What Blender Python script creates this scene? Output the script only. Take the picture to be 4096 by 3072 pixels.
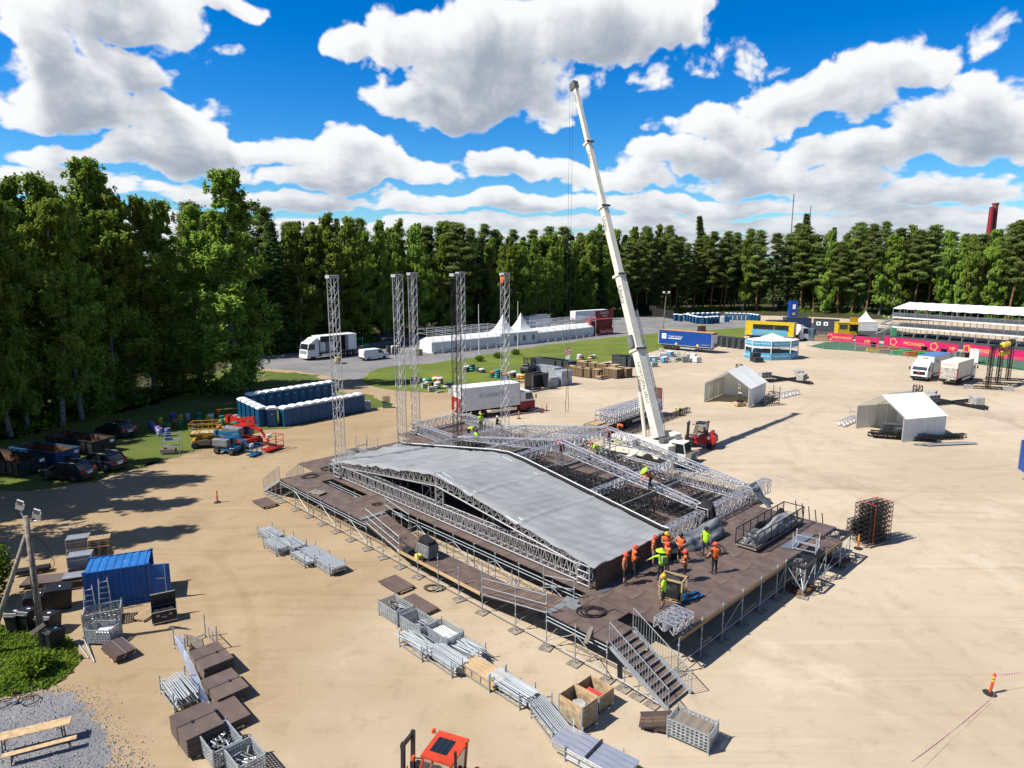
import bpy, bmesh, math, random
import numpy as np
from math import radians as R, sin, cos, pi, hypot, atan2, sqrt, tan
from mathutils import Matrix, Vector, Euler
random.seed(7)
for o in list(bpy.data.objects): bpy.data.objects.remove(o)
sc = bpy.context.scene
C = sc.collection
# ------------------------------------------------------------------ camera
FPX, PITCH, CH = 672.0, R(10.2), 18.9          # focal length in 1024-px units, downward tilt, flying height
cam = bpy.data.objects.new('camera', bpy.data.cameras.new('camera')); C.objects.link(cam)
cam.data.sensor_width = 36; cam.data.lens = FPX/1024*36; cam.data.clip_start = .3; cam.data.clip_end = 6000
cam.location = (0, 0, CH); cam.rotation_euler = (pi/2-PITCH, 0, 0)
sc.camera = cam
# ------------------------------------------------------------------ world, sun, exposure
SUN_EL, SUN_AZ = R(50), R(197)                 # direction towards the sun, azimuth from +x
w = bpy.data.worlds.new('World'); sc.world = w; w.use_nodes = True
nt = w.node_tree; nt.nodes.clear()
def nd(t, kind, **kw):
    n = t.nodes.new(kind)
    for k, v in kw.items(): setattr(n, k, v)
    return n
def mth(t, op, a, b=None, c=None, clamp=False):
    n = t.nodes.new('ShaderNodeMath'); n.operation = op; n.use_clamp = clamp
    for i, x in enumerate((a, b, c)):
        if x is None: continue
        if isinstance(x, (int, float)): n.inputs[i].default_value = x
        else: t.links.new(x, n.inputs[i])
    return n.outputs[0]
def vmth(t, op, a, b=None, c=None):
    n = t.nodes.new('ShaderNodeVectorMath'); n.operation = op
    for i, x in enumerate((a, b, c)):
        if x is None: continue
        if isinstance(x, (tuple, list)): n.inputs[i].default_value = x
        else: t.links.new(x, n.inputs[i])
    return n.outputs['Value'] if op in ('DOT_PRODUCT', 'LENGTH', 'DISTANCE') else n.outputs[0]
def mapr(t, x, a, b, c=0., d=1., smooth=True):
    n = t.nodes.new('ShaderNodeMapRange'); n.interpolation_type = 'SMOOTHSTEP' if smooth else 'LINEAR'
    t.links.new(x, n.inputs[0])
    for i, q in zip((1, 2, 3, 4), (a, b, c, d)): n.inputs[i].default_value = q
    return n.outputs[0]
def mixc(t, f, a, b, mode='MIX'):
    n = t.nodes.new('ShaderNodeMix'); n.data_type = 'RGBA'; n.blend_type = mode
    if isinstance(f, (int, float)): n.inputs[0].default_value = f
    else: t.links.new(f, n.inputs[0])
    for i, x in ((6, a), (7, b)):
        if isinstance(x, (tuple, list)): n.inputs[i].default_value = (*x, 1) if len(x) == 3 else x
        else: t.links.new(x, n.inputs[i])
    return n.outputs[2]
# clouds: cumulus banks placed by bearing (x, radians right of ahead) and elevation (y, radians)
CL = [(-0.526, 0.286, 0.123, 0.031), (-0.411, 0.306, 0.073, 0.019), (-0.593, 0.247, 0.047, 0.046), (-0.565, 0.194, 0.087, 0.049), (-0.468, 0.227, 0.06, 0.041), (-0.433, 0.176, 0.048, 0.036), (-0.527, 0.173, 0.114, 0.032), (-0.357, 0.145, 0.136, 0.025), (-0.227, 0.149, 0.093, 0.026), (-0.454, 0.123, 0.13, 0.024), (-0.573, 0.121, 0.072, 0.016), (-0.21, 0.28, 0.051, 0.023), (-0.058, 0.285, 0.166, 0.062), (0.107, 0.303, 0.139, 0.054), (-0.101, 0.211, 0.121, 0.041), (0.182, 0.288, 0.064, 0.03), (-0.01, 0.241, 0.141, 0.05), (0.259, 0.317, 0.033, 0.027), (-0.017, 0.136, 0.071, 0.028), (0.047, 0.129, 0.048, 0.019), (0.302, 0.262, 0.017, 0.015), (-0.392, 0.208, 0.012, 0.007), (-0.362, 0.252, 0.012, 0.006), (0.243, 0.252, 0.017, 0.006), (0.345, 0.256, 0.018, 0.006), (0.204, 0.236, 0.014, 0.007), (0.28, 0.174, 0.079, 0.033), (0.385, 0.201, 0.116, 0.043), (0.475, 0.225, 0.094, 0.036), (0.543, 0.23, 0.046, 0.026), (0.594, 0.245, 0.019, 0.009), (0.57, 0.155, 0.094, 0.047), (0.616, 0.174, 0.048, 0.045), (0.483, 0.137, 0.114, 0.024), (0.262, 0.134, 0.117, 0.026), (0.154, 0.113, 0.109, 0.022), (0.391, 0.11, 0.119, 0.02), (0.525, 0.087, 0.137, 0.022), (-0.255, 0.116, 0.118, 0.02), (-0.131, 0.124, 0.061, 0.019), (-0.323, 0.085, 0.146, 0.016), (-0.017, 0.081, 0.186, 0.017), (0.265, 0.077, 0.207, 0.016), (0.511, 0.061, 0.167, 0.015), (0.0, 0.053, 1.042, 0.013), (-0.576, 0.086, 0.092, 0.023), (-0.299, 0.034, 0.541, 0.012), (0.397, 0.033, 0.503, 0.012), (0.0, 0.019, 1.339, 0.014)]
def _perlin(x, y, seed):
    rg = np.random.default_rng(seed); a = rg.random(4096)*2*np.pi; gx, gy = np.cos(a), np.sin(a)
    xi = np.floor(x).astype(np.int64); yi = np.floor(y).astype(np.int64); xf, yf = x-xi, y-yi
    def g(i, j): h = ((xi+i)*7919+(yi+j)*104729+((xi+i)*(yi+j))*31) & 4095; return gx[h]*(xf-i)+gy[h]*(yf-j)
    s, t = xf*xf*xf*(xf*(xf*6-15)+10), yf*yf*yf*(yf*(yf*6-15)+10)
    return (1-t)*((1-s)*g(0, 0)+s*g(1, 0))+t*((1-s)*g(0, 1)+s*g(1, 1))
def _fbm(x, y, f, octs, gain, seed, billow=False):
    r = 0; a = 1.; n = 0
    for o in range(octs):
        p = _perlin(x*f+o*17.3, y*f+o*9.1, seed+o); r = r+a*((np.abs(p)*2.2-.35) if billow else p*1.6); n += a; a *= gain; f *= 2.03
    return r/n**.6
def _worley(x, y, f, seed):
    x, y = x*f, y*f; xi = np.floor(x).astype(np.int64); yi = np.floor(y).astype(np.int64); rg = np.random.default_rng(seed); jx, jy = rg.random(4096), rg.random(4096); m = np.full(x.shape, 9.)
    for i in (-1, 0, 1):
        for j in (-1, 0, 1): h = ((xi+i)*7919+(yi+j)*104729+((xi+i)*(yi+j))*31) & 4095; m = np.minimum(m, (x-xi-i-jx[h])**2+(y-yi-j-jy[h])**2)
    return 1-np.sqrt(m)*1.15
def cloud_image(AZ0, AZ1, EL0, EL1, W, H, front):
    az, el = np.meshgrid(np.linspace(AZ0, AZ1, W), np.linspace(EL0, EL1, H))
    per = np.clip((el+.03)/.22, .12, 1.)                    # clouds shrink towards the horizon
    wx = _fbm(az, el, 7, 4, .55, 11)*.055*per; wy = _fbm(az, el, 7, 4, .55, 31)*.04*per
    qa, qe = az+wx, el+wy
    if front:
        f = np.full(az.shape, -9.)
        for cx, cy, a, b in CL:
            dy = (qe-cy)/b; dy = np.where(dy < 0, dy*1.35, dy)   # flatter undersides
            f = np.maximum(f, (1-((qa-cx)/a)**2-dy**2)*(1. if a > .03 else .05)-(0 if a > .03 else .12))
        om = np.clip(np.maximum((np.abs(az)-.72)/.2, (el-.34)/.1), 0, 1)
        f = np.maximum(f, -1.5)
    else: om = 1.; f = np.full(az.shape, -1.5)
    f = np.maximum(f, np.clip((_fbm(az, el*1.6, 2.6, 3, .5, 77)-.16-.25*np.clip(el-.5, 0, .6))*4.5-1.5*(1-om), -1.5, 1))
    ny = np.log(np.maximum(el, 0)+.09)*.50
    wx2, wy2 = az+wx*.5+_fbm(az, el, 40, 3, .5, 5)*.004, ny*.85+wy*.5
    wo = _worley(wx2, wy2, 14, 1)*.5+_worley(wx2, wy2, 31, 2)*.28+_worley(wx2, wy2, 68, 3)*.15+_worley(wx2, wy2, 140, 4)*.07
    b2 = _fbm(az, ny*.9, 8, 6, .56, 61); b1 = .62-wo*1.0
    n = (wo-.45)*1.5+b2*.75+_fbm(az, ny*.9, 60, 4, .6, 91)*.16
    D = f*1.05+.03+n*np.where(f > 0, 1-.5*np.clip(f, 0, 1), 1)
    thick = np.clip(D, 0, 1.1); soft = np.clip(f*1.1+.25+n*.35, 0, 1.1)
    dx, dy = (AZ1-AZ0)/W, (EL1-EL0)/H
    def march(t_, st, cnt, sd):
        occ = np.zeros_like(t_)
        for k in range(1, cnt+1):
            s = st*k; ix, iy = int(round(-s*sd/dx)), max(1, int(round(s/dy)))
            sh = np.roll(np.roll(t_, -iy, 0), -ix, 1); sh[-iy:] = sh[-iy-1]
            occ += sh
        return occ/cnt
    hh = .35+.65*per
    o1 = march(thick, .0036, 5, .8); o2 = march(soft, .010, 7, .3)
    cov = np.clip((D+.04)/.50, 0, 1); cov = cov*cov*(3-2*cov)
    tex = np.clip(.5-b1*.8+b2*.3, 0, 1)
    body = 1.36-.50*o1-.56*o2+.60*(tex-.5)
    body = np.clip(body, 0, 1); body = body+(1-body)*.55*np.clip(1-thick*2.2, 0, 1)
    g_ = (body*body*(3-2*body))[..., None]
    col = (1-g_)*np.array([.36, .41, .50])+g_*np.array([.97, .98, .99])
    far_ = np.clip(1-el/.13, 0, 1)[..., None]*.30
    col = col*(1-far_)+np.array([.60, .70, .82])*far_
    return np.dstack([col, cov]).astype(np.float32)

tc = nd(nt, 'ShaderNodeTexCoord'); sp = nd(nt, 'ShaderNodeSeparateXYZ'); nt.links.new(tc.outputs['Generated'], sp.inputs[0])
az = mth(nt, 'ARCTAN2', sp.outputs[0], sp.outputs[1]); el = mth(nt, 'ARCSINE', sp.outputs[2])
def cloud_layer(name, A0, A1, E0, E1, W_, H_, front):
    px = cloud_image(A0, A1, E0, E1, W_, H_, front)
    im = bpy.data.images.new(name, W_, H_, alpha=True, float_buffer=True, is_data=True); im.alpha_mode = 'CHANNEL_PACKED'
    im.pixels.foreach_set(px.ravel()); im.update(); im.pack()
    cb = nd(nt, 'ShaderNodeCombineXYZ'); nt.links.new(mapr(nt, az, A0, A1, smooth=False), cb.inputs[0]); nt.links.new(mapr(nt, el, E0, E1, smooth=False), cb.inputs[1])
    t = nd(nt, 'ShaderNodeTexImage'); t.image = im; t.extension = 'EXTEND'; nt.links.new(cb.outputs[0], t.inputs[0]); return t
cf = cloud_layer('cloud_field_ahead', -1.0, 1.0, -.02, .62, 1856, 600, True); cr = cloud_layer('cloud_field_round', -pi, pi, -.02, 1.58, 1024, 256, False)
inf = mth(nt, 'MULTIPLY', mth(nt, 'LESS_THAN', mth(nt, 'ABSOLUTE', az), .998), mth(nt, 'LESS_THAN', el, .615))
ccol = mixc(nt, inf, cr.outputs[0], cf.outputs[0])
cov = mth(nt, 'ADD', mth(nt, 'MULTIPLY', inf, cf.outputs[1]), mth(nt, 'MULTIPLY', mth(nt, 'SUBTRACT', 1.0, inf), cr.outputs[1]))
sky = nd(nt, 'ShaderNodeTexSky', sky_type='NISHITA', sun_disc=False)
sky.sun_elevation = SUN_EL; sky.sun_rotation = pi/2-SUN_AZ; sky.air_density = 1.0; sky.dust_density = .3; sky.ozone_density = 3.0; sky.altitude = 50
hs = nd(nt, 'ShaderNodeHueSaturation'); hs.inputs['Saturation'].default_value = 1.55; hs.inputs['Value'].default_value = 1.0; nt.links.new(sky.outputs[0], hs.inputs['Color'])
SKY_S = .05
blue = mixc(nt, 1.0, hs.outputs[0], (SKY_S*.8, SKY_S*1.2, SKY_S*1.5), 'MULTIPLY')
allc = mixc(nt, cov, blue, mixc(nt, 1.0, ccol, (.5, .5, .5), 'MULTIPLY'))
bg = nd(nt, 'ShaderNodeBackground'); bg.inputs[1].default_value = 1.0; nt.links.new(allc, bg.inputs[0])
ow = nd(nt, 'ShaderNodeOutputWorld'); nt.links.new(bg.outputs[0], ow.inputs[0])
sl = bpy.data.lights.new('sun', 'SUN'); sl.energy = 5.0; sl.angle = R(.53); sl.color = (1, .955, .88)
so = bpy.data.objects.new('sun', sl); C.objects.link(so); so.location = (-60, -20, 80)
so.rotation_euler = Vector((cos(SUN_EL)*cos(SUN_AZ), cos(SUN_EL)*sin(SUN_AZ), sin(SUN_EL))).to_track_quat('Z', 'Y').to_euler()
vs = sc.view_settings; vs.view_transform = 'Standard'; vs.look = 'None'; vs.exposure = 1.0; vs.gamma = 1.0; vs.use_curve_mapping = False
sc.cycles.use_denoising = True; sc.cycles.denoiser = 'OPENIMAGEDENOISE'; sc.cycles.denoising_input_passes = 'RGB_ALBEDO_NORMAL'; sc.cycles.denoising_prefilter = 'ACCURATE'
sc.cycles.max_bounces = 6; sc.cycles.diffuse_bounces = 2; sc.cycles.glossy_bounces = 3; sc.cycles.transparent_max_bounces = 8; sc.cycles.transmission_bounces = 4
sc.cycles.sample_clamp_indirect = 4
w.cycles.sampling_method = 'MANUAL'; w.cycles.sample_map_resolution = 512
# ------------------------------------------------------------------ helpers
def G(px, py, z=0.):
    """ground point (height z) that the photograph shows at pixel px, py of 4096 x 3072"""
    x, y = (px-2048)/4, (py-1536)/4; c, s = cos(PITCH), sin(PITCH)
    d = (x, FPX*c-y*s, -FPX*s-y*c); t = (z-CH)/d[2]
    return Vector((t*d[0], t*d[1], z))
SX = Vector((.69721, -.71686, 0)); SY = Vector((.71686, .69721, 0)); SROT = atan2(SX.y, SX.x)
SO = Vector((7.642, 28.461, 0)); ZD = 1.85
def ST(u, v, z=ZD):
    """stage coordinates: u along its long front side, v across it"""
    return SO - SX*u + SY*v + Vector((0, 0, z))
def tag(o, label=None, cat=None, group=None, kind=None):
    if label: o['label'] = label
    if cat: o['category'] = cat
    if group: o['group'] = group
    if kind or label: o['kind'] = kind or 'thing'
    return o
def empty(name, loc=(0, 0, 0), rz=0., label=None, cat=None, group=None):
    o = bpy.data.objects.new(name, None); C.objects.link(o); o.empty_display_size = .2
    o.location = loc; o.rotation_euler = (0, 0, rz)
    return tag(o, label, cat, group)
def link(name, me, parent=None, mw=None, loc=None, rz=0.):
    o = bpy.data.objects.new(name, me); C.objects.link(o)
    if parent: o.parent = parent
    if mw is not None: o.matrix_basis = mw
    elif loc is not None: o.location = loc; o.rotation_euler = (0, 0, rz)
    return o
def dup(root, loc, rz, label=None, group=None, scale=None):
    r = root.copy(); C.objects.link(r); r.location = loc; r.rotation_euler = (0, 0, rz)
    if scale: r.scale = scale
    if label: r['label'] = label
    if group: r['group'] = group
    for ch in root.children:
        c = ch.copy(); C.objects.link(c); c.parent = r
        for g in ch.children:
            d = g.copy(); C.objects.link(d); d.parent = c
    return r
class MB:
    def __init__(s): s.v = []; s.f = []; s.m = []; s.mi = 0; s.T = None
    def add(s, vs, fs):
        n = len(s.v)
        if s.T is not None: vs = [s.T @ Vector(q) for q in vs]
        s.v += [tuple(q) for q in vs]; s.f += [tuple(i+n for i in f) for f in fs]; s.m += [s.mi]*len(fs); return s
    def box(s, x0, x1, y0, y1, z0, z1):
        return s.add([(x0,y0,z0),(x1,y0,z0),(x1,y1,z0),(x0,y1,z0),(x0,y0,z1),(x1,y0,z1),(x1,y1,z1),(x0,y1,z1)],
                     [(0,3,2,1),(4,5,6,7),(0,1,5,4),(1,2,6,5),(2,3,7,6),(3,0,4,7)])
    def bx(s, c, d): return s.box(c[0]-d[0]/2, c[0]+d[0]/2, c[1]-d[1]/2, c[1]+d[1]/2, c[2]-d[2]/2, c[2]+d[2]/2)
    def tube(s, a, b, r, n=6, r2=None, cap=True):
        a, b = Vector(a), Vector(b); d = b-a
        if d.length < 1e-6: return s
        q = d.to_track_quat('Z', 'Y'); r2 = r if r2 is None else r2
        vs = []
        for p, rr in ((a, r), (b, r2)):
            for i in range(n): t = 2*pi*i/n+pi/n; vs.append(p+q @ Vector((rr*cos(t), rr*sin(t), 0)))
        fs = [(i, (i+1) % n, n+(i+1) % n, n+i) for i in range(n)]
        if cap: fs += [tuple(range(n-1, -1, -1)), tuple(range(n, 2*n))]
        return s.add(vs, fs)
    def beam(s, a, b, w_, h):
        """rectangular bar, h measured upwards"""
        a, b = Vector(a), Vector(b); d = (b-a).normalized(); up = Vector((0, 0, 1))
        if abs(d.z) > .98: up = Vector((1, 0, 0))
        sd = d.cross(up).normalized()*w_/2; u_ = sd.cross(d).normalized()*h/2
        vs = [p+i*sd+j*u_ for p in (a, b) for i, j in ((-1, -1), (1, -1), (1, 1), (-1, 1))]
        return s.add(vs, [(0,3,2,1),(4,5,6,7),(0,1,5,4),(1,2,6,5),(2,3,7,6),(3,0,4,7)])
    def path(s, pts, r, n=5):
        for a, b in zip(pts, pts[1:]): s.tube(a, b, r, n)
        return s
    def prism(s, poly, z0, z1):
        n = len(poly)
        return s.add([(x, y, z0) for x, y in poly]+[(x, y, z1) for x, y in poly],
                     [tuple(range(n-1, -1, -1)), tuple(range(n, 2*n))]+[(i, (i+1) % n, n+(i+1) % n, n+i) for i in range(n)])
    def ext(s, poly, y0, y1):
        """side profile (x,z) extruded along y"""
        n = len(poly)
        return s.add([(x, y0, z) for x, z in poly]+[(x, y1, z) for x, z in poly],
                     [tuple(range(n)), tuple(range(2*n-1, n-1, -1))]+[((i+1) % n, i, n+i, n+(i+1) % n) for i in range(n)])
    def quad(s, *p): return s.add(p, [tuple(range(len(p)))])
    def lathe(s, prof, n=16, c=(0, 0, 0)):
        vs = [(c[0]+r*cos(2*pi*i/n), c[1]+r*sin(2*pi*i/n), c[2]+z) for r, z in prof for i in range(n)]
        fs = [(k*n+i, k*n+(i+1) % n, (k+1)*n+(i+1) % n, (k+1)*n+i) for k in range(len(prof)-1) for i in range(n)]
        fs += [tuple(range(n-1, -1, -1)), tuple((len(prof)-1)*n+i for i in range(n))]
        return s.add(vs, fs)
    def mesh(s, name, *mats):
        me = bpy.data.meshes.new(name); me.from_pydata(s.v, [], s.f)
        for m in mats: me.materials.append(m)
        if len(mats) > 1: me.polygons.foreach_set('material_index', s.m)
        me.validate(); me.update(); return me
    def build(s, name, mats, parent=None, loc=None, rz=0., smooth=False, mw=None):
        if not isinstance(mats, (tuple, list)): mats = [mats]
        me = s.mesh(name, *mats)
        if smooth: me.shade_smooth()
        return link(name, me, parent, mw, loc, rz)
def bevel(o, w_=.02, seg=1):
    m = o.modifiers.new('bevel', 'BEVEL'); m.width = w_; m.segments = seg; m.limit_method = 'ANGLE'; m.angle_limit = R(40); return o
ORD = 'first second third fourth fifth sixth seventh eighth ninth tenth eleventh twelfth thirteenth fourteenth fifteenth sixteenth seventeenth eighteenth nineteenth twentieth'.split()
# ------------------------------------------------------------------ materials
def mat(name, col, rough=.6, metal=0., var=.18, scale=4., bump=0., bscale=30., dirt=None, spec=.4, emit=None):
    m = bpy.data.materials.new(name); m.use_nodes = True; t = m.node_tree; b = t.nodes['Principled BSDF']
    b.inputs['Roughness'].default_value = rough; b.inputs['Metallic'].default_value = metal; b.inputs['Specular IOR Level'].default_value = spec
    tc = nd(t, 'ShaderNodeTexCoord'); n = nd(t, 'ShaderNodeTexNoise'); n.inputs['Scale'].default_value = scale; n.inputs['Detail'].default_value = 5
    t.links.new(tc.outputs['Object'], n.inputs['Vector'])
    K = .58+.42*metal; col = tuple(c*K for c in col)   # base colours for an exposure of +1
    lo = tuple(max(0, c*(1-var*1.3)) for c in col); hi = tuple(min(1, c*(1+var)) for c in col)
    c = mixc(t, mapr(t, n.outputs[0], .3, .7), lo, hi)
    if dirt:
        n2 = nd(t, 'ShaderNodeTexNoise'); n2.inputs['Scale'].default_value = scale*2.3; n2.inputs['Detail'].default_value = 7; n2.inputs['Roughness'].default_value = .7
        t.links.new(tc.outputs['Object'], n2.inputs['Vector'])
        c = mixc(t, mapr(t, n2.outputs[0], .55, .75, 0, dirt[1]), c, tuple(q*K for q in dirt[0]))
    t.links.new(c, b.inputs['Base Color'])
    if bump:
        n3 = nd(t, 'ShaderNodeTexNoise'); n3.inputs['Scale'].default_value = bscale; n3.inputs['Detail'].default_value = 4; t.links.new(tc.outputs['Object'], n3.inputs['Vector'])
        bp = nd(t, 'ShaderNodeBump'); bp.inputs['Strength'].default_value = bump; bp.inputs['Distance'].default_value = .05
        t.links.new(n3.outputs[0], bp.inputs['Height']); t.links.new(bp.outputs[0], b.inputs['Normal'])
    return m
ALU = mat('aluminium', (.66, .66, .67), .36, .8, .12)
GALV = mat('galvanised_steel', (.40, .43, .44), .45, .45, .2, 6, dirt=((.25, .24, .22), .4))
DKST = mat('dark_steel', (.03, .03, .033), .5, .2, .3)
BLKA = mat('black_coated_truss', (.018, .018, .02), .42, .2, .3)
GREYB = mat('grey_beam', (.16, .165, .16), .6, .1, .2)
DECK = [mat('deck_plywood_%d' % i, c, .62, 0, .18, 1.3, dirt=((.20, .16, .135), .45)) for i, c in enumerate([(.150, .102, .082), (.139, .094, .076), (.160, .110, .088), (.144, .100, .083)])]
PLY = mat('phenolic_plywood', (.10, .066, .054), .6, 0, .15, 2)
PLYE = mat('plywood_edge', (.34, .22, .11), .75, 0, .3, 12)
PALW = mat('pallet_wood', (.52, .37, .20), .8, 0, .25, 7, dirt=((.3, .24, .17), .5))
OLDW = mat('weathered_wood', (.30, .25, .20), .85, 0, .3, 6, dirt=((.14, .12, .10), .5))
NEWW = mat('fresh_timber', (.62, .42, .22), .75, 0, .2, 5)
CRATW = mat('crate_boards', (.46, .34, .20), .8, 0, .28, 5, dirt=((.28, .25, .22), .7))
TARP = mat('grey_tarpaulin', (.31, .32, .325), .85, 0, .07, .6, bump=.25, bscale=2.2, dirt=((.33, .34, .34), .5), spec=.15)
TARPD = mat('dark_grey_tarpaulin', (.12, .13, .14), .5, 0, .2, 2, bump=.4, bscale=5)
BLKF = mat('black_fabric', (.012, .012, .014), .9, 0, .3, 3)
WHT = mat('white_paint', (.98, .98, .95), .45, 0, .06, 2, dirt=((.55, .53, .49), .35))
WPVC = mat('white_tent_fabric', (1.15, 1.15, 1.12), .5, 0, .04, .8, dirt=((.66, .66, .63), .3))
_t = WPVC.node_tree; _tr = nd(_t, 'ShaderNodeBsdfTranslucent'); _tr.inputs[0].default_value = (.78, .72, .55, 1); _mx = nd(_t, 'ShaderNodeMixShader'); _mx.inputs[0].default_value = .22
_t.links.new(_t.nodes['Principled BSDF'].outputs[0], _mx.inputs[1]); _t.links.new(_tr.outputs[0], _mx.inputs[2]); _t.links.new(_mx.outputs[0], _t.nodes['Material Output'].inputs[0])
CREAM = mat('crane_cream_paint', (.92, .86, .72), .4, 0, .06, 1.2, dirt=((.5, .46, .38), .35))
RED = mat('red_paint', (.58, .025, .018), .38, 0, .15, 3)
ORED = mat('orange_red_paint', (.68, .065, .02), .38, 0, .12, 3)
DRED = mat('dark_red_paint', (.36, .02, .028), .5, 0, .2, 2)
BLUE = mat('container_blue', (.012, .13, .42), .45, 0, .15, 2, dirt=((.35, .38, .40), .25))
TBLU = mat('toilet_blue', (.008, .105, .24), .42, 0, .12, 2)
TROOF = mat('toilet_roof_white', (1.0, 1.04, 1.08), .5, 0, .06, 2)
TRBL = mat('trailer_blue', (.006, .07, .36), .4, 0, .08, 1)
LBLU = mat('bar_light_blue', (.10, .42, .66), .5, 0, .08, 2)
BRTB = mat('machine_blue', (.01, .15, .34), .4, 0, .15, 3)
YEL = mat('yellow_paint', (.78, .55, .01), .45, 0, .1, 2)
OYEL = mat('machine_yellow', (.70, .36, .015), .42, 0, .12, 3)
PNK = None
ORG = mat('safety_orange', (.82, .09, .02), .5, 0, .08, 5)
RUB = mat('black_rubber', (.02, .02, .021), .8, 0, .3, 8)
GLS = mat('dark_glass', (.02, .028, .032), .08, 0, .1, 1, spec=.8)
CHRM = mat('rim_metal', (.35, .35, .36), .4, .6, .15)
CONC = mat('concrete', (.46, .44, .40), .85, 0, .2, 3, bump=.2)
BLKP = mat('black_plastic', (.016, .017, .02), .45, 0, .3, 3)
GREYP = mat('grey_flight_case', (.22, .23, .24), .5, .1, .15, 3, dirt=((.4, .4, .4), .3))
RUST = mat('rusty_steel', (.17, .075, .035), .85, 0, .5, 2.5, dirt=((.05, .03, .02), .6))
SBLK = mat('skip_black_paint', (.02, .021, .022), .6, 0, .4, 2, dirt=((.14, .07, .04), .5))
SBLU = mat('skip_blue_paint', (.012, .09, .20), .55, 0, .25, 2, dirt=((.16, .08, .05), .6))
TIMG = mat('green_turf', (.025, .13, .045), .85, 0, .2, 3)
CABLE = mat('cable_black', (.012, .012, .013), .6, 0, .2)
TXTK = mat('lettering_black', (.02, .02, .025), .6, 0, .05); TXTW = mat('lettering_white', (1.2, 1.2, 1.2), .6, 0, .03)
TXTY = mat('lettering_yellow', (.80, .68, .08), .6, 0, .05); TXTG = mat('lettering_grey', (.52, .52, .52), .6, 0, .05)
TXTR = mat('lettering_red', (.5, .02, .02), .6, 0, .05); TXTB = mat('lettering_blue', (.02, .08, .3), .6, 0, .05)
def text(body, size, mat_, parent, mw, name='lettering', align='CENTER', sx=1.):
    """flat lettering, local x to the right, local y up, facing local +z"""
    cu = bpy.data.curves.new(name, 'FONT'); cu.body = body; cu.size = size; cu.align_x = align; cu.align_y = 'CENTER'; cu.fill_mode = 'FRONT'; cu.resolution_u = 3
    t = bpy.data.objects.new(name+'_tmp', cu); C.objects.link(t)
    me = bpy.data.meshes.new_from_object(t); bpy.data.objects.remove(t); bpy.data.curves.remove(cu)
    me.materials.clear(); me.materials.append(mat_); me.name = name
    if sx != 1.: me.transform(Matrix.Diagonal((sx, 1, 1, 1)))
    return link(name, me, parent, mw)
def face_mw(origin, xdir, ydir):
    x = Vector(xdir).normalized(); y = Vector(ydir); y = (y-x*y.dot(x)).normalized(); z = x.cross(y)
    m = Matrix((x, y, z)).transposed().to_4x4(); m.translation = Vector(origin); return m
UTUBE = {}
def utube(m, n=6):
    k = (m.name, n)
    if k not in UTUBE: UTUBE[k] = MB().tube((0, 0, 0), (0, 0, 1), 1, n).mesh('tube', m)
    return UTUBE[k]
def pole(name, a, b, r, m, parent=None, n=6):
    a, b = Vector(a), Vector(b); d = b-a; q = d.to_track_quat('Z', 'Y')
    return link(name, utube(m, n), parent, Matrix.LocRotScale(a, q, Vector((r, r, d.length))))
UBOX = {}
def block(name, c, d, m, parent=None, rot=None):
    if m.name not in UBOX: UBOX[m.name] = MB().box(-.5, .5, -.5, .5, -.5, .5).mesh('block', m)
    return link(name, UBOX[m.name], parent, Matrix.LocRotScale(Vector(c), rot, Vector(d)))
def bar(name, a, b, w_, h, m, parent=None):
    a, b = Vector(a), Vector(b); d = (b-a); x = d.normalized(); up = Vector((0, 0, 1))
    if abs(x.z) > .98: up = Vector((0, 1, 0))
    y = up.cross(x).normalized(); z = x.cross(y)
    return block(name, (a+b)/2, (d.length, w_, h), m, parent, Matrix((x, y, z)).transposed().to_quaternion())
# ================================================================== ground
def gmat(name, cols, scales, rough=.95, bump=.16, bs=25., extra=None):
    m = bpy.data.materials.new(name); m.use_nodes = True; t = m.node_tree; b = t.nodes['Principled BSDF']
    b.inputs['Roughness'].default_value = rough; b.inputs['Specular IOR Level'].default_value = .15
    tc = nd(t, 'ShaderNodeTexCoord'); P = tc.outputs['Object']
    cols = [tuple(q*.60 for q in c_) for c_ in cols]
    def noi(sc_, det=5, ro=.55, vec=None):
        n = nd(t, 'ShaderNodeTexNoise'); n.inputs['Scale'].default_value = sc_; n.inputs['Detail'].default_value = det; n.inputs['Roughness'].default_value = ro
        t.links.new(vec or P, n.inputs['Vector']); return n.outputs[0]
    c = mixc(t, mapr(t, noi(scales[0]), .32, .68), cols[0], cols[1])
    c = mixc(t, mapr(t, noi(scales[1], 6, .65), .52, .74, 0, .75), c, cols[2])
    if extra: c = extra(t, c, noi, P)
    fn = noi(bs*2.2, 3, .6)
    c = mixc(t, 1.0, c, mixc(t, fn, (.84, .84, .84), (1.16, 1.16, 1.16)), 'MULTIPLY')
    t.links.new(c, b.inputs['Base Color'])
    bp = nd(t, 'ShaderNodeBump'); bp.inputs['Strength'].default_value = bump; bp.inputs['Distance'].default_value = .06
    t.links.new(noi(bs, 5, .65), bp.inputs['Height']); t.links.new(bp.outputs[0], b.inputs['Normal'])
    return m
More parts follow.
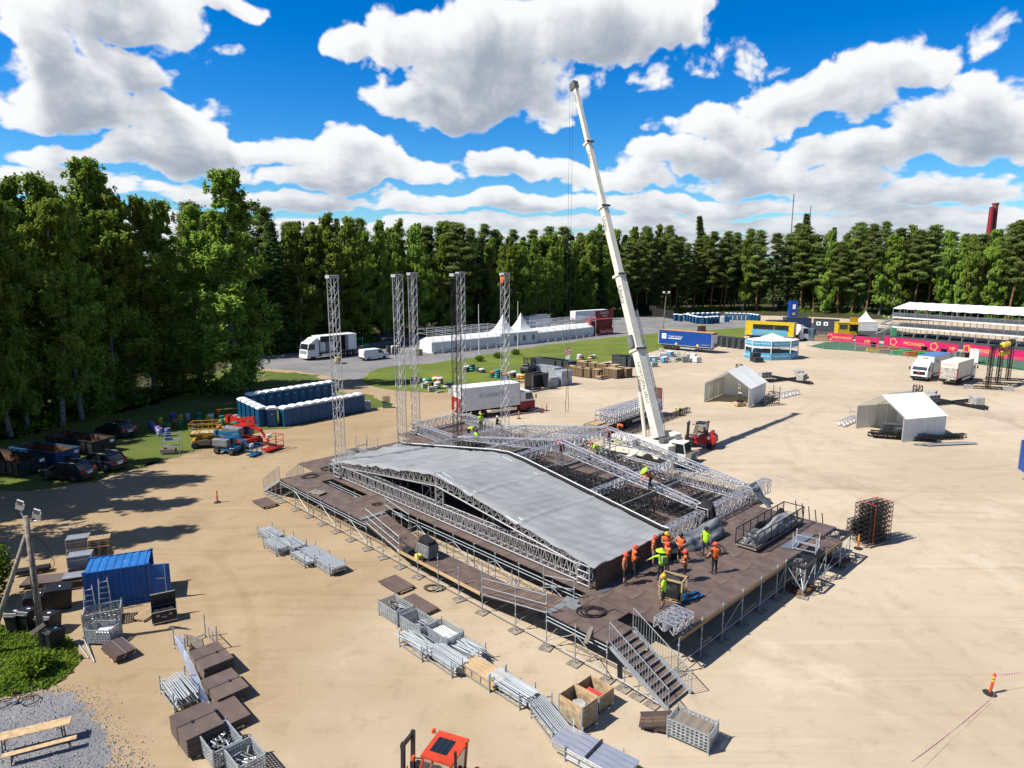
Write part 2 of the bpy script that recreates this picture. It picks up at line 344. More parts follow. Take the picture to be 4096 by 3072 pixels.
def sand_extra(t, c, noi, P):
    # wheel tracks: long curved streaks swept by vehicles, and damp darker patches
    def streak(rot, sc_, amt, col, c):
        mp = nd(t, 'ShaderNodeMapping'); mp.inputs['Rotation'].default_value = (0, 0, rot); mp.inputs['Scale'].default_value = (.02, .55, 1); t.links.new(P, mp.inputs[0])
        wv = vmth(t, 'ADD', mp.outputs[0], vmth(t, 'MULTIPLY', nw.outputs['Color'], (.0, 1.6, 0)))
        n = noi(sc_, 4, .6, wv)
        return mixc(t, mapr(t, n, .56, .70, 0, amt), c, col)
    nw = nd(t, 'ShaderNodeTexNoise'); nw.inputs['Scale'].default_value = .022; nw.inputs['Detail'].default_value = 1; t.links.new(P, nw.inputs['Vector'])
    c = streak(.25, 2.2, .30, (.23, .165, .10), c)
    c = streak(2.2, 2.6, .35, (.40, .33, .235), c)
    c = streak(1.05, 2.0, .35, (.245, .18, .11), c)
    # ground near the flyer is browner, trodden sand
    sx = nd(t, 'ShaderNodeSeparateXYZ'); t.links.new(P, sx.inputs[0])
    k = mth(t, 'ADD', mth(t, 'MULTIPLY', sx.outputs[0], -.05), mth(t, 'MULTIPLY', noi(.07, 3), 2.4))
    st = noi(.055, 4, .7); c = mixc(t, mapr(t, st, .55, .70, 0, .5), c, (.13, .10, .07)); c = mixc(t, mapr(t, noi(.11, 6, .7), .52, .68, 0, .55), c, (.42, .36, .275))
    c = mixc(t, mapr(t, noi(.7, 6, .75), .5, .72, 0, .35), c, (.17, .125, .078)); c = mixc(t, mapr(t, noi(.45, 6, .75), .55, .75, 0, .4), c, (.43, .355, .26))
    for cx, cy, r_, wd in ((30, 20, 26, .5), (30, 20, 28.1, .5), (52, 30, 30, .45), (52, 30, 32, .45), (-8, 4, 33, .5), (-8, 4, 34.9, .5), (20, 110, 48, .6), (20, 110, 50.2, .6), (-40, 20, 27, .4), (-40, 20, 28.8, .4), (70, 60, 40, .5), (70, 60, 42, .5)):
        dd = mth(t, 'ABSOLUTE', mth(t, 'SUBTRACT', vmth(t, 'DISTANCE', vmth(t, 'ADD', P, vmth(t, 'MULTIPLY', nw.outputs['Color'], (5, 5, 0))), (cx+2.5, cy+2.5, 0)), r_))
        c = mixc(t, mth(t, 'MULTIPLY', mapr(t, dd, wd*.3, wd, .2, 0), mapr(t, noi(.09, 3), .42, .62)), c, (.205, .148, .09))
    # grit and pebbles
    v = nd(t, 'ShaderNodeTexVoronoi'); v.inputs['Scale'].default_value = 3.5; t.links.new(P, v.inputs['Vector'])
    pe = mth(t, 'MULTIPLY', mapr(t, v.outputs['Distance'], .05, .10, 1, 0), mapr(t, noi(.18, 3), .58, .68))
    c = mixc(t, mapr(t, k, .7, 2.1), c, mixc(t, 1.0, c, (.74, .66, .54), 'MULTIPLY'))
    return mixc(t, mth(t, 'MULTIPLY', pe, .75), c, (.10, .085, .065))
SAND = gmat('packed_sand', [(.50, .402, .282), (.595, .488, .355), (.44, .345, .232)], (.06, .22), extra=sand_extra)
GRAV = gmat('grey_gravel', [(.20, .195, .195), (.27, .262, .26), (.33, .30, .25)], (.12, .35), bump=.7, bs=14)
GRAVN = gmat('coarse_grey_gravel', [(.21, .21, .225), (.29, .285, .29), (.36, .29, .21)], (.5, .6), bump=1., bs=9)
GRASS = gmat('mown_grass', [(.115, .165, .024), (.175, .215, .034), (.25, .22, .07)], (.12, .5), bump=.9, bs=9)
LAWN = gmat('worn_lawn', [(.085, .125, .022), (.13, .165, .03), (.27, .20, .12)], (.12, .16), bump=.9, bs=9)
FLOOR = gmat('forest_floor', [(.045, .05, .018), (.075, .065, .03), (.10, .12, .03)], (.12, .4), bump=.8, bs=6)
def jitter(poly, step=2.0, amp=.5, seed=1):
    rnd = random.Random(seed); out = []
    for a, b in zip(poly, poly[1:]+poly[:1]):
        a, b = Vector(a[:2]), Vector(b[:2]); n = max(1, int((b-a).length/step)); nrm = Vector((-(b-a).y, (b-a).x)).normalized()
        ph = rnd.random()*6
        for i in range(n):
            t = i/n; q = a.lerp(b, t)+nrm*amp*((rnd.random()-.5)*1.3+.6*sin(ph+i*.9)); out.append((q.x, q.y))
    return out
def sheet(name, pts, z, m, step=2., amp=.5, seed=1, px=True):
    poly = [tuple(G(*p)[:2]) for p in pts] if px else pts
    poly = jitter(poly, step, amp, seed)
    bm = bmesh.new(); vs = [bm.verts.new((x, y, z)) for x, y in poly]; f = bm.faces.new(vs); bmesh.ops.triangulate(bm, faces=[f])
    me = bpy.data.meshes.new(name); bm.to_mesh(me); bm.free()
    if me.polygons[0].normal.z < 0: me.flip_normals()
    me.materials.append(m); o = link(name, me); return tag(o, kind='structure')
g = MB(); g.box(-2500, 2500, -400, 4600, -.3, 0); tag(g.build('ground', SAND), kind='structure')
FE = [(-700, 1900), (0, 1790), (300, 1700), (600, 1635), (800, 1570), (905, 1500), (960, 1440), (1120, 1425), (1400, 1395), (1620, 1360), (1800, 1340), (2050, 1312), (2300, 1285), (2500, 1272), (2800, 1262), (3100, 1262), (3400, 1275), (3750, 1285), (4300, 1300)]
few = [G(*p) for p in FE]
far = [(few[-1].x+900, few[-1].y-100), (few[-1].x+900, 3500), (-1200, 3500), (-1200, 60)]
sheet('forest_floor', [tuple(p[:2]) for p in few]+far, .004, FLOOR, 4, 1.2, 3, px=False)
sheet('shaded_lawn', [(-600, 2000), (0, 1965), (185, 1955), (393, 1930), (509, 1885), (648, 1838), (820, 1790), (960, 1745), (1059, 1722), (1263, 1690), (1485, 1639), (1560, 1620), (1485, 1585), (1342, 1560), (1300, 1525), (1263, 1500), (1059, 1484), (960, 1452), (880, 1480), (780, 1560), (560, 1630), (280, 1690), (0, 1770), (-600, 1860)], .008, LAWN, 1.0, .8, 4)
sheet('gravel_road', [(905, 1462), (960, 1432), (1120, 1418), (1400, 1388), (1620, 1352), (1800, 1332), (2050, 1305), (2300, 1280), (2500, 1268), (2700, 1270), (3000, 1280), (3080, 1296), (2990, 1313), (2834, 1326), (2631, 1338), (2423, 1356), (2159, 1390), (1855, 1440), (1700, 1462), (1560, 1470), (1470, 1498), (1440, 1530), (1330, 1510), (1200, 1484), (1000, 1470)], .012, GRAV, 2.5, .5, 5)
sheet('grass_strip', [(1457, 1508), (1480, 1488), (1560, 1464), (1700, 1456), (1855, 1434), (2159, 1384), (2423, 1351), (2631, 1333), (2834, 1321), (2990, 1309), (3000, 1330), (2975, 1353), (2863, 1352), (2650, 1392), (2545, 1428), (2400, 1450), (2200, 1475), (2116, 1530), (1989, 1548), (1863, 1554), (1772, 1568), (1675, 1571), (1494, 1548), (1450, 1525)], .016, GRASS, 1.6, .5, 6)
sheet('gravel_patch', [(-400, 2850), (0, 2815), (120, 2780), (200, 2765), (300, 2785), (350, 2840), (400, 2905), (440, 3000), (470, 3100), (540, 3300), (-500, 3300)], .006, GRAVN, .16, .3, 7)
sheet('weed_bed', [(-500, 2480), (0, 2506), (106, 2516), (278, 2557), (335, 2635), (259, 2715), (194, 2757), (116, 2772), (0, 2793), (-400, 2850)], .010, FLOOR, .2, .25, 8)
sheet('vip_floor', [(3200, 1352), (3300, 1352), (3480, 1360), (3640, 1375), (4150, 1432), (4150, 1395), (3640, 1330), (3440, 1300), (3200, 1290)], .010, gmat('dark_asphalt', [(.06, .058, .058), (.085, .082, .08), (.11, .1, .09)], (.1, .4)), 3, .2, 9)
sheet('green_carpet', [(3236, 1385), (3300, 1368), (3420, 1364), (3640, 1385), (3900, 1420), (4150, 1452), (4150, 1490), (3980, 1466), (3700, 1432), (3500, 1410), (3300, 1396)], .014, TIMG, 3, .15, 10)
rg = np.random.default_rng(3); vs = []; fs = []
for k in range(5200):
    px, py = rg.uniform(-60, 620), rg.uniform(2740, 3090); edge = 330+(py-2760)*.75
    if px > edge+rg.normal()*70 or (py < 2790 and px < 90): continue
    q = G(px, py); s_ = rg.uniform(.012, .04)*(1.0 if rg.random() < .9 else 1.8); a = rg.random()*6.3; n0 = len(vs)
    vs += [(q.x+s_*cos(a+i*2.1)*rg.uniform(.7, 1.3), q.y+s_*sin(a+i*2.1), .008) for i in range(3)]+[(q.x, q.y, .008+s_*.9)]; fs += [(n0, n0+1, n0+3), (n0+1, n0+2, n0+3), (n0+2, n0, n0+3)]
mb = MB(); mb.add(vs, fs); tag(mb.build('gravel', mat('gravel_stones', (.36, .355, .36), .9, 0, .4, 9)), 'loose grey gravel stones by the beer table', 'gravel', kind='stuff')
# the earthen path into the wood
sheet('forest_path', [(935, 1440), (1000, 1390), (985, 1350), (1010, 1330), (1060, 1332), (1075, 1370), (1085, 1420)], .018, gmat('earth_path', [(.20, .14, .09), (.27, .2, .13), (.15, .17, .04)], (.3, .6)), 1.2, .5, 11)
# ================================================================== trees
def leafmat(name, a, b, sat=1.):
    m = bpy.data.materials.new(name); m.use_nodes = True; t = m.node_tree; t.nodes.clear()
    tc = nd(t, 'ShaderNodeTexCoord'); n = nd(t, 'ShaderNodeTexNoise'); n.inputs['Scale'].default_value = .9; n.inputs['Detail'].default_value = 4; t.links.new(tc.outputs['Object'], n.inputs['Vector'])
    oi = nd(t, 'ShaderNodeObjectInfo')
    c = mixc(t, mapr(t, n.outputs[0], .3, .7), tuple(q*1.3 for q in a), tuple(q*1.3 for q in b))
    hs = nd(t, 'ShaderNodeHueSaturation'); t.links.new(c, hs.inputs['Color'])
    t.links.new(mth(t, 'ADD', .485, mth(t, 'MULTIPLY', oi.outputs['Random'], .03)), hs.inputs['Hue'])
    t.links.new(mth(t, 'ADD', .72, mth(t, 'MULTIPLY', oi.outputs['Random'], .6)), hs.inputs['Value'])
    d = nd(t, 'ShaderNodeBsdfDiffuse'); tr = nd(t, 'ShaderNodeBsdfTranslucent'); mx = nd(t, 'ShaderNodeMixShader'); mx.inputs[0].default_value = .38
    t.links.new(hs.outputs[0], d.inputs[0]); t.links.new(hs.outputs[0], tr.inputs[0]); t.links.new(d.outputs[0], mx.inputs[1]); t.links.new(tr.outputs[0], mx.inputs[2])
    o = nd(t, 'ShaderNodeOutputMaterial'); t.links.new(mx.outputs[0], o.inputs[0]); return m
LBIRCH = leafmat('birch_leaves', (.085, .140, .022), (.185, .235, .040))
LPINE = leafmat('pine_needles', (.055, .088, .026), (.130, .150, .038))
LSPR = leafmat('spruce_needles', (.03, .06, .02), (.075, .10, .028))
LBUSH = leafmat('bush_leaves', (.05, .10, .012), (.13, .19, .02))
BBIRCH = mat('birch_bark', (.26, .245, .22), .85, 0, .4, 3, dirt=((.04, .04, .04), .85))
BPINE = mat('pine_bark', (.26, .125, .055), .85, 0, .35, 2.5, dirt=((.10, .075, .06), .7))
BSPR = mat('spruce_bark', (.10, .08, .065), .9, 0, .3, 3)
def leaves(cs, size, rng, droop=0., aspect=1.6, up=.4, out=0.):
    """one small bent quad pair per centre"""
    n = len(cs); nrm = rng.normal(size=(n, 3)); nrm[:, 2] = np.abs(nrm[:, 2])+up
    if out: o_ = cs*np.array([1, 1, 0]); nrm += out*o_/(np.linalg.norm(o_, axis=1)[:, None]+.3)
    nrm /= np.linalg.norm(nrm, axis=1)[:, None]
    t = rng.normal(size=(n, 3)); t[:, 2] -= droop; t -= nrm*(t*nrm).sum(1)[:, None]; t /= np.linalg.norm(t, axis=1)[:, None]+1e-9
    b = np.cross(nrm, t); s = size*(.6+.8*rng.random(n))[:, None]
    v = np.stack([cs-t*s*aspect/2, cs+b*s*.5, cs+t*s*aspect/2, cs-b*s*.5], 1)
    return v.reshape(-1, 3)
def leafmesh(name, v, m):
    me = bpy.data.meshes.new(name); n = len(v)//4
    me.vertices.add(len(v)); me.vertices.foreach_set('co', v.astype(np.float32).ravel())
    me.loops.add(4*n); me.loops.foreach_set('vertex_index', np.arange(4*n, dtype=np.int32))
    me.polygons.add(n); me.polygons.foreach_set('loop_start', np.arange(n, dtype=np.int32)*4)
    me.materials.append(m); me.update(calc_edges=True); return me
def limb(mb, a, b, r0, r1, rng, segs=3, n=5):
    a, b = Vector(a), Vector(b); pts = [a.lerp(b, i/segs)+(Vector(rng.normal(size=3))*.04*(b-a).length if 0 < i < segs else Vector()) for i in range(segs+1)]
    for i in range(segs): mb.tube(pts[i], pts[i+1], r0+(r1-r0)*i/segs, n, r0+(r1-r0)*(i+1)/segs, cap=False)
def mk_tree(kind, seed, h=28., nleaf=6500):
    rng = np.random.default_rng(seed); mb = MB(); cl = []
    lean = rng.normal(size=2)*.35
    ax = lambda z: np.array([lean[0]*z/h+.25*sin(z*.35+seed), lean[1]*z/h+.25*cos(z*.3+seed), z])
    zs = np.linspace(0, h*.97, 9); r = .26 if kind == 'birch' else .24
    for z0, z1 in zip(zs, zs[1:]): mb.tube(ax(z0), ax(z1), r*(1-z0/h)**.75+.03, 7, r*(1-z1/h)**.75+.03, cap=False)
    if kind == 'birch':
        z0 = h*rng.uniform(.05, .14); nb = 52; W = rng.uniform(3.1, 4.0); lob = rng.random(4)*6.3
        for i in range(nb):
            z = z0+(h-z0)*((i+.5)/nb)**.93; f = (z-z0)/(h-z0); a = rng.random()*2*pi+i*2.4
            w_ = W*min(1, (1-f)**.72*1.12, .62+f*1.6)*(1+.28*sin(2*a+lob[0]+f*5)+.18*sin(3*a+lob[1]-f*9))*rng.uniform(.7, 1.15)+.15
            base = ax(z-.9); tip = ax(z)+np.array([cos(a)*w_, sin(a)*w_, rng.uniform(.3, .9)*w_*.6]); limb(mb, base, tip, .055*(1-f)+.015, .01, rng, 2, 4)
            for k in np.linspace(.25, 1.05, 7):
                c = base+(tip-base)*k; hang = rng.uniform(.5, 2.6)*(.3+.7*k)*(1-.5*f); m_ = int(nleaf/nb/7); q = rng.normal(size=(m_, 3))*np.array([.30, .30, .22])*(1.1-.6*f); st = rng.integers(0, 4, m_); q[:, :2] = q[:, :2]*.45+rng.normal(size=(4, 2))[st]*.38; q[:, 2] -= rng.random(m_)*hang; cl.append(c+q)
        v = leaves(np.concatenate(cl), .165, rng, droop=1.6, aspect=2.0, up=.35, out=1.3); lm, bm_ = LBIRCH, BBIRCH
    elif kind == 'pine':
        z0 = h*rng.uniform(.2, .42); nb = 40; W = rng.uniform(2.9, 3.9)
        for i in range(nb):
            z = z0+(h-z0)*(i+.6)/nb; f = (z-z0)/(h-z0); w_ = W*(1.02-f**1.9)*rng.uniform(.55, 1.2)+.25
            a = i*2.4+rng.random(); base = ax(z-.5); tip = ax(z)+np.array([cos(a)*w_, sin(a)*w_, w_*rng.uniform(.1, .5)])
            limb(mb, base, tip, .07*(1-f)+.02, .015, rng)
            for k in np.linspace(.45, 1.05, 4):
                c = base+(tip-base)*k; m_ = int(nleaf/nb/4); q = rng.normal(size=(m_, 3))*np.array([.50, .50, .20]); cl.append(c+q)
        for i in range(7):  # dead stubs below the crown
            z = z0*rng.uniform(.45, 1); a = rng.random()*6.3; limb(mb, ax(z), ax(z)+np.array([cos(a)*1.3, sin(a)*1.3, .1]), .03, .008, rng, 1)
        v = leaves(np.concatenate(cl), .175, rng, droop=-.3, aspect=2.0, up=.8, out=1.1); lm, bm_ = LPINE, BPINE
    else:
        z0 = h*.08; nb = 60; W = rng.uniform(2.8, 3.5)
        for i in range(nb):
            z = z0+(h-z0)*(i+.5)/nb; f = (z-z0)/(h-z0); w_ = W*(1-f)**.85*rng.uniform(.75, 1.15)+.12
            for j in range(3):
                a = i*1.3+j*2.09+rng.random()*.6; base = ax(z); tip = ax(z)+np.array([cos(a)*w_, sin(a)*w_, -w_*rng.uniform(.25, .5)])
                m_ = int(nleaf/nb/3); k = rng.random(m_)**.7; q = base+(tip-base)*k[:, None]+rng.normal(size=(m_, 3))*np.array([.24, .24, .10]); q[:, 2] -= k*.25; cl.append(q)
        v = leaves(np.concatenate(cl), .17, rng, droop=.4, aspect=2.6, up=.6, out=1.1); lm, bm_ = LSPR, BSPR
    tm = mb.mesh('trunk', bm_); tm.shade_smooth()
    return tm, leafmesh('crown', v, lm)
TV = {'birch': [mk_tree('birch', 10+i, nleaf=36000) for i in range(5)], 'pine': [mk_tree('pine', 30+i, nleaf=22000) for i in range(4)], 'spruce': [mk_tree('spruce', 50+i, nleaf=20000) for i in range(3)]}
TL = {'birch': 'birch with drooping light green leaves', 'pine': 'pine with reddish trunk and dark crown', 'spruce': 'dark narrow conical spruce tree'}
TC = [0]
def tree(kind, loc, h, zone, var=None, wide=1., rz=None):
    rnd = random.Random(TC[0]*7+3); TC[0] += 1
    tm, cm = TV[kind][var if var is not None else rnd.randrange(len(TV[kind]))]
    lab = TL[kind]+' '+zone
    e = empty(kind+'_tree', (loc[0], loc[1], 0), rnd.random()*6.28 if rz is None else rz, lab, 'tree', lab)
    k = h/28.; e.scale = (k*wide*1.22, k*wide*1.22, k)
    link('trunk', tm, e); link('crown', cm, e); return e
def rowline(pts, spacing, off, seed, mix, hr, zone, skip=None, widen=1.):
    rnd = random.Random(seed); P = [G(*p) for p in pts]; acc = rnd.random()*spacing
    for a, b in zip(P, P[1:]):
        d = b-a; L = d.length; nrm = Vector((-d.y, d.x, 0)).normalized()
        if nrm.y < 0: nrm = -nrm
        while acc < L:
            q = a+d*acc/L+nrm*(off+rnd.uniform(-1.8, 1.8))
            x = rnd.random(); kd = 'birch' if x < mix[0] else 'pine' if x < mix[0]+mix[1] else 'spruce'
            if not (skip and skip(q)): tree(kd, q, rnd.uniform(*hr)*(1.0 if kd != 'spruce' else .95), zone, wide=widen*rnd.uniform(.78, 1.35))
            acc += spacing*rnd.uniform(.7, 1.35)
        acc -= L
LE = [(-520, 1880), (0, 1760), (300, 1690), (560, 1620), (700, 1575), (790, 1535)]
rowline(LE, 3.6, 1.5, 1, (1, 0), (24, 29), 'in the front row of the left wood', lambda q: q.x > -.415*q.y)
rowline(LE, 4.2, 7.0, 2, (1, 0), (28, 32.5), 'behind the front row of the left wood', lambda q: q.x > -.415*q.y)
rowline(LE, 4.6, 13.5, 3, (.55, .25), (27, 31), 'deep inside the left wood', lambda q: q.x > -.415*q.y)
ME = [(900, 1445), (1120, 1418), (1400, 1388), (1620, 1352), (1800, 1330), (2050, 1302), (2300, 1276), (2500, 1262)]
path_gap = lambda q: abs(q.x-G(1030, 1390).x-(q.y-G(1030, 1390).y)*-.42) < 2.4
for x_, y_ in ((-43, 40), (-46.5, 46), (-49, 52.5), (-53, 57), (-52, 48)): tree('birch', (x_, y_), random.uniform(24, 29), 'off the picture edge beside the near lawn')
rowline(ME, 4.6, 4, 4, (.66, .16), (24, 30), 'at the wood edge behind the white marquees', path_gap)
rowline(ME, 4.8, 10.5, 5, (.5, .3), (26, 31), 'in the second row behind the marquees', path_gap)
rowline(ME, 5.0, 18, 6, (.3, .5), (28, 32), 'deep in the wood behind the marquees')
RE = [(2500, 1258), (2800, 1246), (3100, 1246), (3400, 1258), (3750, 1268), (4250, 1285)]
rowline(RE, 5.2, 3, 7, (.42, .48), (26, 33), 'at the wood edge behind the grandstand')
rowline(RE, 5.2, 11, 8, (.36, .54), (28, 34), 'in the second row behind the grandstand')
rowline(RE, 5.8, 20, 9, (.2, .5), (29, 35), 'deep in the wood behind the grandstand')
# the far wood behind, read as one mass
P_ = [G(*p) for p in [(-900, 1700), (300, 1570), (700, 1490), (1100, 1372), (1620, 1318), (2050, 1275), (2500, 1240), (3100, 1228), (3750, 1245), (4500, 1270)]]; rng = np.random.default_rng(9); cs = []
for a_, b_ in zip(P_, P_[1:]):
    n_ = int((b_-a_).length*150); t_ = rng.random(n_); q = np.array(a_)+(np.array(b_)-np.array(a_))*t_[:, None]; tp = 17+4*np.sin(t_*23)+3*np.sin(t_*61); q[:, 2] = rng.random(n_)**.9*tp; q[:, 1] += 22+rng.random(n_)*10; q[:, 0] += -8 if a_.x < -40 else 0; cs.append(q)
tag(link('forest', leafmesh('forest', leaves(np.concatenate(cs), .85, rng), LSPR)), 'dark depth of the wood behind the front trees', 'forest', kind='stuff')
# single trees that stand out
tree('spruce', G(3195, 1235), 39, 'rising above the wood beside the thin mast', 0)
tree('spruce', G(2790, 1235), 38, 'rising above the wood right of the crane', 1)
# undergrowth along the wood edge
rng = np.random.default_rng(5); cs = []
for pts, n, dep in ((LE, 130, 9), (ME, 260, 10), (RE, 170, 14)):
    P = [G(*p) for p in pts]; Ls = np.array([(b-a).length for a, b in zip(P, P[1:])]); cum = np.concatenate([[0], np.cumsum(Ls)])
    for i in range(n):
        s_ = rng.random()*cum[-1]; k = min(len(Ls)-1, int(np.searchsorted(cum, s_)-1)); a, b = P[k], P[k+1]; d = (b-a).normalized(); nr = Vector((-d.y, d.x, 0)); nr = nr if nr.y > 0 else -nr
        q = a+d*(s_-cum[k])+nr*rng.uniform(1.5, dep)
        if path_gap(q): continue
        hh = rng.uniform(.5, 2.6); m_ = int(30+60*hh); cc = rng.normal(size=(m_, 3))*np.array([.7+.2*hh, .7+.2*hh, .0]); cc[:, 2] = rng.random(m_)*hh*np.exp(-(cc[:, 0]**2+cc[:, 1]**2)*.4); cs.append(cc+np.array(q))
tag(link('undergrowth', leafmesh('undergrowth', leaves(np.concatenate(cs), .34, rng), LBUSH)), 'low green bushes and saplings along the edge of the wood', 'undergrowth', kind='stuff')
# weeds and a bush at the foot of the lamp pole
cs = []; A = [G(*p) for p in [(0, 2506), (106, 2516), (278, 2557), (330, 2635), (259, 2712), (194, 2755), (116, 2770), (0, 2790), (-250, 2800), (-250, 2500)]]
def inside(q):
    c = False
    for a, b in zip(A, A[1:]+A[:1]):
        if (a.y > q[1]) != (b.y > q[1]) and q[0] < (b.x-a.x)*(q[1]-a.y)/(b.y-a.y)+a.x: c = not c
    return c
x0, x1, y0, y1 = min(p.x for p in A), max(p.x for p in A), min(p.y for p in A), max(p.y for p in A)
while len(cs) < 6500:
    q = (rng.uniform(x0, x1), rng.uniform(y0, y1))
    if inside(q):
        hh = .08+.22*max(0, sin(q[0]*1.7+q[1])*cos(q[1]*1.1)); cs.append((q[0], q[1], rng.random()*hh))
tag(link('weeds', leafmesh('weeds', leaves(np.array(cs), .085, rng, aspect=3.2), LBUSH)), 'tangled green weeds around the foot of the lamp pole', 'weeds', kind='stuff')
def bush(px, py, r, h, label, n=900, group=None, size=.16):
    q = G(px, py); e = empty('bush', q, 0, label, 'bush', group)
    mb = MB()
    for i in range(7): limb(mb, (0, 0, 0), (r*.7*cos(i*.9), r*.7*sin(i*.9), h*.8), .03, .008, rng, 2)
    mb.build('stem', BSPR, e)
    cc = rng.normal(size=(n, 3)); cc /= np.linalg.norm(cc, axis=1)[:, None]; cc *= (rng.random(n)**.4)[:, None]*np.array([r, r, h/2]); cc[:, 2] += h*.55; cc += rng.normal(size=(n, 3))*.08
    link('crown', leafmesh('crown', leaves(cc, size, rng), LBUSH), e); return e
bush(150, 2690, .75, .9, 'bright leafy bush in the weeds by the gravel', size=.13)
bush(-40, 2420, 1.3, 3.6, 'leafy sapling at the left picture edge beside the leaning strut', 2600, size=.15)
for i, (x, y) in enumerate([(1918, 1445), (2062, 1418), (1992, 1432)]): bush(x, y, .9, 1.1, ['round shrub at the foot of the nearer flagpole', 'round shrub at the foot of the farther flagpole', 'low shrub on the grass between the two flagpoles'][i], 500, size=.2)
# ================================================================== stage
def uv(u, v, z): return (-u, v, z)          # local coordinates under an empty at SO with rotation SROT
LAT = {}
def lattice_mesh(L, w_, h, pitch, m, r, taper=None, deck=False):
    k = (round(L, 2), w_, h, pitch, m.name, taper)
    if k in LAT: return LAT[k]
    mb = MB(); n = max(1, round(L/pitch)); d = L/n
    hh = (lambda x: h) if not taper else (lambda x: h+(taper-h)*x/L)
    for i in range(n):
        x0, x1 = i*d, (i+1)*d; xm = (x0+x1)/2
        for y in (-w_/2, w_/2):
            mb.tube((x0, y, 0), (xm, y, hh(xm)), r, 4, cap=False); mb.tube((xm, y, hh(xm)), (x1, y, 0), r, 4, cap=False)
            if i % 2 == 0: mb.tube((x0, y, 0), (x0, y, hh(x0)), r, 4, cap=False)
        mb.tube((x0, -w_/2, hh(x0)), (x0, w_/2, hh(x0)), r, 4, cap=False); mb.tube((x0, -w_/2, 0), (x1, w_/2, 0), r, 4, cap=False)
        mb.tube((x0, -w_/2, hh(x0)) if i % 2 else (x0, w_/2, hh(x0)), (x1, w_/2, hh(x1)) if i % 2 else (x1, -w_/2, hh(x1)), r, 4, cap=False)
    for y in (-w_/2, w_/2): mb.tube((L, y, 0), (L, y, hh(L)), r, 4)
    mb.tube((L, -w_/2, hh(L)), (L, w_/2, hh(L)), r, 4)
    LAT[k] = mb.mesh('lattice', m); return LAT[k]
def truss(name, a, b, w_, h, m, label=None, cat='truss', group=None, pitch=.62, r=.028, rc=.04, taper=None, parent=None):
    """box truss; a, b are the ends of its underside centre line"""
    a, b = Vector(a), Vector(b); L = (b-a).length; x = (b-a).normalized(); up = Vector((0, 0, 1)) if abs(x.z) < .97 else Vector((0, 1, 0))
    y = up.cross(x).normalized(); z = x.cross(y); M_ = Matrix((x, y, z)).transposed().to_4x4(); M_.translation = a
    e = empty(name, label=label, cat=cat, group=group); e.matrix_basis = M_
    if parent: e.parent = parent
    t = taper if taper else h
    for yy in (-w_/2, w_/2): pole('chord', (0, yy, 0), (L, yy, 0), rc, m, e); pole('chord', (0, yy, h), (L, yy, t), rc, m, e)
    o = link('lattice', lattice_mesh(L, w_, h, pitch, m, r, taper), e); o['kind'] = 'stuff'
    return e
stage = empty('stage', SO, SROT, 'large brown plywood stage deck on steel scaffold legs with open side bays', 'stage')
rnd = random.Random(3)
PANEL = {}
def panel(u0, u1, v0, v1, z=ZD, parent=stage, name='deck_panel', slope=None):
    """plywood sheet with a hairline joint round it"""
    g_ = .012; k = (round(u1-u0, 2), round(v1-v0, 2), rnd.randrange(4))
    if k not in PANEL:
        dx, dy = (u1-u0)/2-g_, (v1-v0)/2-g_; PANEL[k] = MB().box(-dx, dx, -dy, dy, -.05, 0).mesh('deck_panel', DECK[k[2]])
    return link(name, PANEL[k], parent, loc=(-(u0+u1)/2, (v0+v1)/2, z-rnd.random()*.012))
def deckfill(u0, u1, v0, v1, pu=2.4, pv=1.22, z=ZD):
    nv = max(1, round((v1-v0)/pv)); dv = (v1-v0)/nv
    for j in range(nv):
        off = (pu/2 if j % 2 else 0); us = [u0]+[q for q in [u0+off+i*pu for i in range(int((u1-u0)/pu)+2)] if u0+.4 < q < u1-.4]+[u1]
        for a, b in zip(us, us[1:]): panel(a, b, v0+j*dv, v0+(j+1)*dv, z)
deckfill(0, 26.9, .36, 12.4); deckfill(26.9, 32.1, .48, 12.4); deckfill(32.1, 38, .36, 12.4)
deckfill(0, 5.4, 12.4, 19.1); deckfill(5.4, 33, 12.4, 21.2, 2.4, 1.25); deckfill(33, 40.4, 12.4, 21.4)
deckfill(-1.0, 0, 14.75, 17.1, 1.0, 1.2); deckfill(-1.0, 0, 11.6, 13.0, 1., 1.4) if 0 else None
